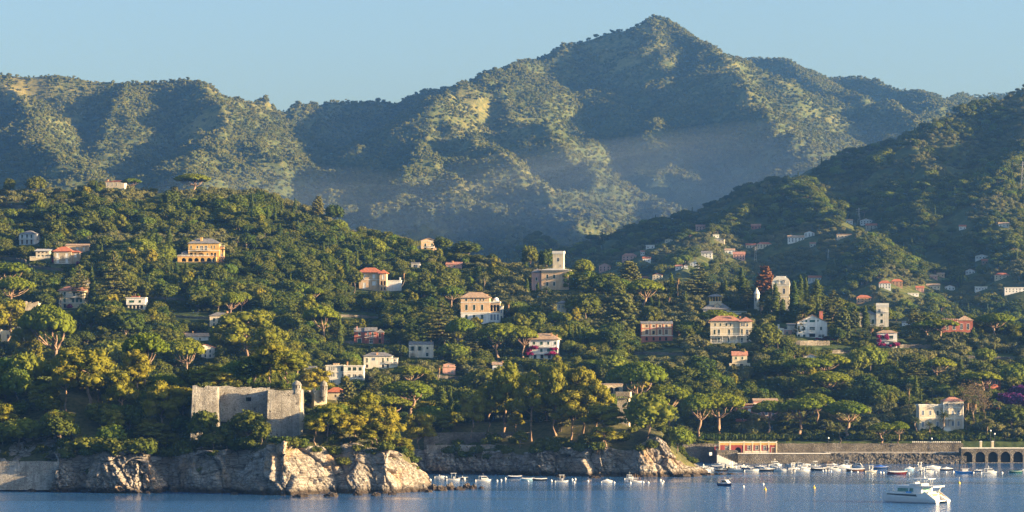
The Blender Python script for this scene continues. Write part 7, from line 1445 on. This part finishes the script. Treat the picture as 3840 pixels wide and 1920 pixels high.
# mooring buoys
BY = [(1604,1798),(1614,1801),(1673,1791),(1742,1797),(1864,1804),(1879,1802),(1895,1796),(1980,1806),(2068,1804),(2146,1800),(2153,1810),(2157,1798),(2205,1806),(2205,1803),(2303,1811),(2364,1812),(2412,1810),(2431,1811),(2477,1802),(2487,1807),(2482,1814),(2788,1826),(2862,1817),(2913,1767),(2934,1765),(3003,1766),(3033,1766),(3086,1766),(3096,1765),(3116,1768),(3192,1770),(3216,1772),(3302,1773),(3313,1774),(3397,1776),(3408,1777),(3445,1774),(3509,1774),(3548,1772),(3575,1771),(3650,1773),(3758,1774),(2822,1765),(2796,1766),(2732,1766)]
BY = [b for i, b in enumerate(BY) if all(abs(b[0]-c[0]) > 4 or abs(b[1]-c[1]) > 4 for c in BY[:i])]
def buoy_mesh(r, m): return MB().lathe([(r*.2, -r*.9), (r*.8, -r*.55), (r, 0), (r*.92, r*.4), (r*.6, r*.8), (r*.25, r*.98), (r*.2, r*1.25), (r*.05, r*1.3)], 10).mesh('float', m, True)
bm, rm_ = buoy_mesh(.36, M_HW), MB().lathe([(.12, .44), (.2, .47), (.12, .52)], 8).mesh('ring', M_STEEL)
wst = sorted([b for b in BY if b[0] < 2600]); est = sorted([b for b in BY if b[0] >= 2600])
for q, where in ((wst, 'among the boats between the headlands'), (est, 'along the far mooring row')):
    for i, (px, py) in enumerate(q):
        r = empty('mooring_buoy', (*P(px, py, Dwater(py))[:2], .08)); tag(r, 'small white mooring buoy %s, %s from the left' % (where, ordinal(i)), 'buoy', 'white mooring buoys'); link_mesh('float', bm, r); link_mesh('ring', rm_, r)
ym = mat('yellow buoy plastic', (0.62, 0.40, 0.02), 0.5, var=0.1); yb = buoy_mesh(.42, ym)
for px, py, lb, pole in ((2870, 1838, 'yellow buoy in open water, left of the three yellow ones', 0), (3053, 1831, 'yellow buoy in open water, middle of the three yellow ones', 0), (3597, 1813, 'yellow buoy with a tall top mark, right of the three yellow ones', 1)):
    r = empty('yellow_buoy', (*P(px, py, Dwater(py))[:2], .12)); tag(r, lb, 'buoy', 'yellow marker buoys'); link_mesh('float', yb, r); MB().lathe([(.05, .5), (.05, .62 + pole*.9), (.14, .66 + pole*.9), (.12, .8 + pole*1.0), (.02, .9 + pole*1.0)], 8).obj('top_mark', ym if not pole else M_HW, r)

# ------------------------------------------------------------------ catamaran
D = Dwater(1889); k = D/F; cx_, cy_, _ = P(3434, 1884, Dwater(1884)); cat = empty('motor_catamaran', (cx_, cy_, 0), R(-36)); tag(cat, 'large white motor catamaran with flybridge cruising in the right foreground', 'yacht')
L_, B = 16.5, 8.4
def cat_hull(yc):
    rg = []
    for i in range(16):
        t = i/15; x = L_/2 - L_*t; b = .95*(1 - max(0, (t-.55)/.45)**2.2) + .04; top = 2.55 + .25*t
        if x > L_/2 - 3.2: top = .75 + (2.55 - .75)*(L_/2 - x)/3.2 if x < L_/2 - .9 else .75                     # stepped stern
        rg.append([(x, yc-b, top), (x - .0, yc-b*1.02, top*.55), (x, yc-b*.75, .1), (x, yc, -.5), (x, yc+b*.75, .1), (x, yc+b*1.02, top*.55), (x, yc+b, top)])
    o = open_loft(MB(), rg).obj('hull', M_HW, cat)
    d = MB(); d.add([g[0] for g in rg] + [g[-1] for g in rg], [(i, i+1, 17+i, 16+i) for i in range(15)]).obj('side_deck', M_HW, o)
    return o
hl = [cat_hull(s*(B/2 - 1.0)) for s in (-1, 1)]
for s_, o in zip((-1, 1), hl):
    yy = s_*(B/2 - 1.0) + s_*1.0
    vs = []
    for i in range(11):
        x = -6.8 + 9.4*i/10; t = (L_/2 - x)/L_; bb_ = .95*(1 - max(0, (t-.55)/.45)**2.2) + .04; top = 2.55 + .25*t
        for z_ in (1.80 + .035*(10-i), 2.34 + .01*(10-i)): vs.append((x - (.35 if i == 10 and z_ > 2 else 0), s_*(B/2 - 1.0) + s_*(bb_*(1 + .02*(top - z_)/(top*.45)) + .03), z_))
    MB().add(vs, [((2*i, 2*i+2, 2*i+3, 2*i+1) if s_ < 0 else (2*i+1, 2*i+3, 2*i+2, 2*i)) for i in range(10)]).obj('hull_window', M_GLASS, o)
    MB().tube([(-7.6, yy - s_*.45, .28), (-3, yy + s_*.0, .25), (6, yy + s_*.0, .25)], .05, 4).obj('boot_stripe', HC['navy'], o)
    sw = MB()
    for i in range(4): sw.box(L_/2 - 2.9 + i*.62, L_/2 - 2.32 + i*.62, s_*(B/2-1.0) - .75, s_*(B/2-1.0) + .75, .5, 2.35 - i*.45)
    sw.obj('stern_steps', M_TEAK, o)
MB().box(-5.4, 5.2, -B/2+1.9, B/2-1.9, 1.35, 2.5).obj('bridge_deck', M_HW, cat); MB().box(5.2+.003, 7.9, -B/2+1.98, B/2-1.98, .5, .8).obj('swim_platform', M_HW, cat)
for s_ in (-1, 1): MB().ring([[(3.3, s_*4.1, 2.5), (4.9, s_*4.1, 3.15), (8.1, s_*4.1, .95), (8.1, s_*4.1, .6), (3.3, s_*4.1, .9)], [(3.3, s_*3.95, 2.5), (4.9, s_*3.95, 3.15), (8.1, s_*3.95, .95), (8.1, s_*3.95, .6), (3.3, s_*3.95, .9)]]).obj('side_wing', M_HW, cat)
MB().ring([[(5.21, -2.2, .81), (6.4, -2.2, .81), (6.4, 2.2, .81), (5.21, 2.2, .81)], [(5.21, -2.2, 2.3), (5.7, -2.2, 2.3), (5.7, 2.2, 2.3), (5.21, 2.2, 2.3)]]).obj('cockpit_bulkhead', M_HW, cat)
MB().ring([[(-4.9, -3.05, 2.503), (3.4, -3.3, 2.503), (3.4, 3.3, 2.503), (-4.9, 3.05, 2.503)], [(-4.2, -2.85, 4.25), (3.4, -3.1, 4.25), (3.4, 3.1, 4.25), (-4.2, 2.85, 4.25)]]).obj('saloon', M_HW, cat)
for a, b_ in ((-3.9, -.6), (-.3, .9)):
    for s_ in (-1, 1):
        f = lambda x, z: s_*(3.3 - .25*(3.4-x)/8.3 - .2*(z-2.5)/1.75 + .012)
        o = MB().add([(a, f(a, 3.0), 3.0), (b_, f(b_, 3.0), 3.0), (b_, f(b_, 3.95), 3.95), (a, f(a, 3.95), 3.95)], [(0, 1, 2, 3) if s_ < 0 else (3, 2, 1, 0)]).obj('saloon_window', M_TEAL, cat)
        for q in (.33, .66): MB().box(a + (b_-a)*q - .04, a + (b_-a)*q + .04, min(f(a+(b_-a)*q, 3.5), f(a+(b_-a)*q, 3.5)+s_*.03), max(f(a+(b_-a)*q, 3.5), f(a+(b_-a)*q, 3.5)+s_*.03), 3.0, 3.95).obj('mullion', M_MOTOR, o)
MB().add([(3.41, -2.4, 2.6), (3.41, 2.4, 2.6), (3.41, 2.3, 4.1), (3.41, -2.3, 4.1)], [(0, 1, 2, 3)]).obj('saloon_door', mat('pale green door glass', (0.25, 0.45, 0.36), 0.15), cat)
MB().ring([[(-4.9, -3.0, 4.28), (7.0, -3.3, 4.28), (7.3, 0, 4.28), (7.0, 3.3, 4.28), (-4.9, 3.0, 4.28)], [(-4.6, -2.9, 4.55), (7.0, -3.3, 4.62), (7.3, 0, 4.62), (7.0, 3.3, 4.62), (-4.6, 2.9, 4.55)]]).obj('main_roof', M_HW, cat)
for s_ in (-1, 1): MB().tube([(5.2, s_*3.0, 2.4), (6.0, s_*3.1, 4.28)], .12, 6).obj('roof_strut', M_HW, cat)
fb = MB(); fb.box(-.9, 2.8, -2.0, 2.0, 4.66, 5.15); fb.obj('flybridge_coaming', M_HW, cat); MB().box(-.8, .5, -1.2, 1.2, 5.153, 5.55).obj('helm_console', M_HW, cat)
for s_ in (-1, 1):
    for x0 in (-.7, .0, 3.2, 3.8): MB().tube([(x0, s_*1.8, 4.62), (x0 + .5, s_*1.75, 6.35)], .06, 5).obj('bimini_post', M_HW, cat)
MB().ring([[(-.6, -2.0, 6.36), (4.9, -2.0, 6.36), (4.9, 2.0, 6.36), (-.6, 2.0, 6.36)], [(-.4, -1.9, 6.55), (4.9, -2.0, 6.55), (4.9, 2.0, 6.55), (-.4, 1.9, 6.55)]]).obj('bimini_top', M_CANVAS, cat)
MB().lathe([(.28, 6.56), (.34, 6.75), (.2, 7.0), (.05, 7.05), (.03, 8.4), (.01, 8.5)], 8, (2.6, 0)).obj('radar_mast', M_HW, cat)
ra = MB()
for s_ in (-1, 1):
    ra.tube([(-7.6, s_*3.0, 3.5), (-5.0, s_*3.7, 3.45), (2.0, s_*4.05, 3.3), (4.8, s_*4.0, 3.1)], .025, 4)
    for x0 in (-7.4, -6, -4.5, -3, -1.5, 0, 1.5, 3, 4.6): ra.tube([(x0, s_*(3.05 + min(1, (x0+7.6)/6)), 2.6), (x0, s_*(3.05 + min(1, (x0+7.6)/6)), 3.4)], .02, 4)
ra.obj('guard_rail', M_STEEL, cat)
MB().box(-1.0, .5, -3.7, -3.35, 2.55, 3.1).obj('blue_cushion', HC['aqua'], cat); MB().box(3.8, 5.0, -2.2, 2.2, 2.503, 2.95).obj('aft_sofa', M_CANVAS, cat); MB().box(5.3, 5.9, -1.4, 1.4, 2.503-.8, 2.4).obj('aft_table', M_TEAK, cat); MB().ring([[(-8.0, -2.2, 1.9), (-5.4, -2.4, 1.9), (-5.4, 2.4, 1.9), (-8.0, 2.2, 1.9)], [(-8.0, -2.2, 2.1), (-5.4, -2.4, 2.1), (-5.4, 2.4, 2.1), (-8.0, 2.2, 2.1)]]).obj('foredeck', M_HW, cat)
add_mist()
add_haze()
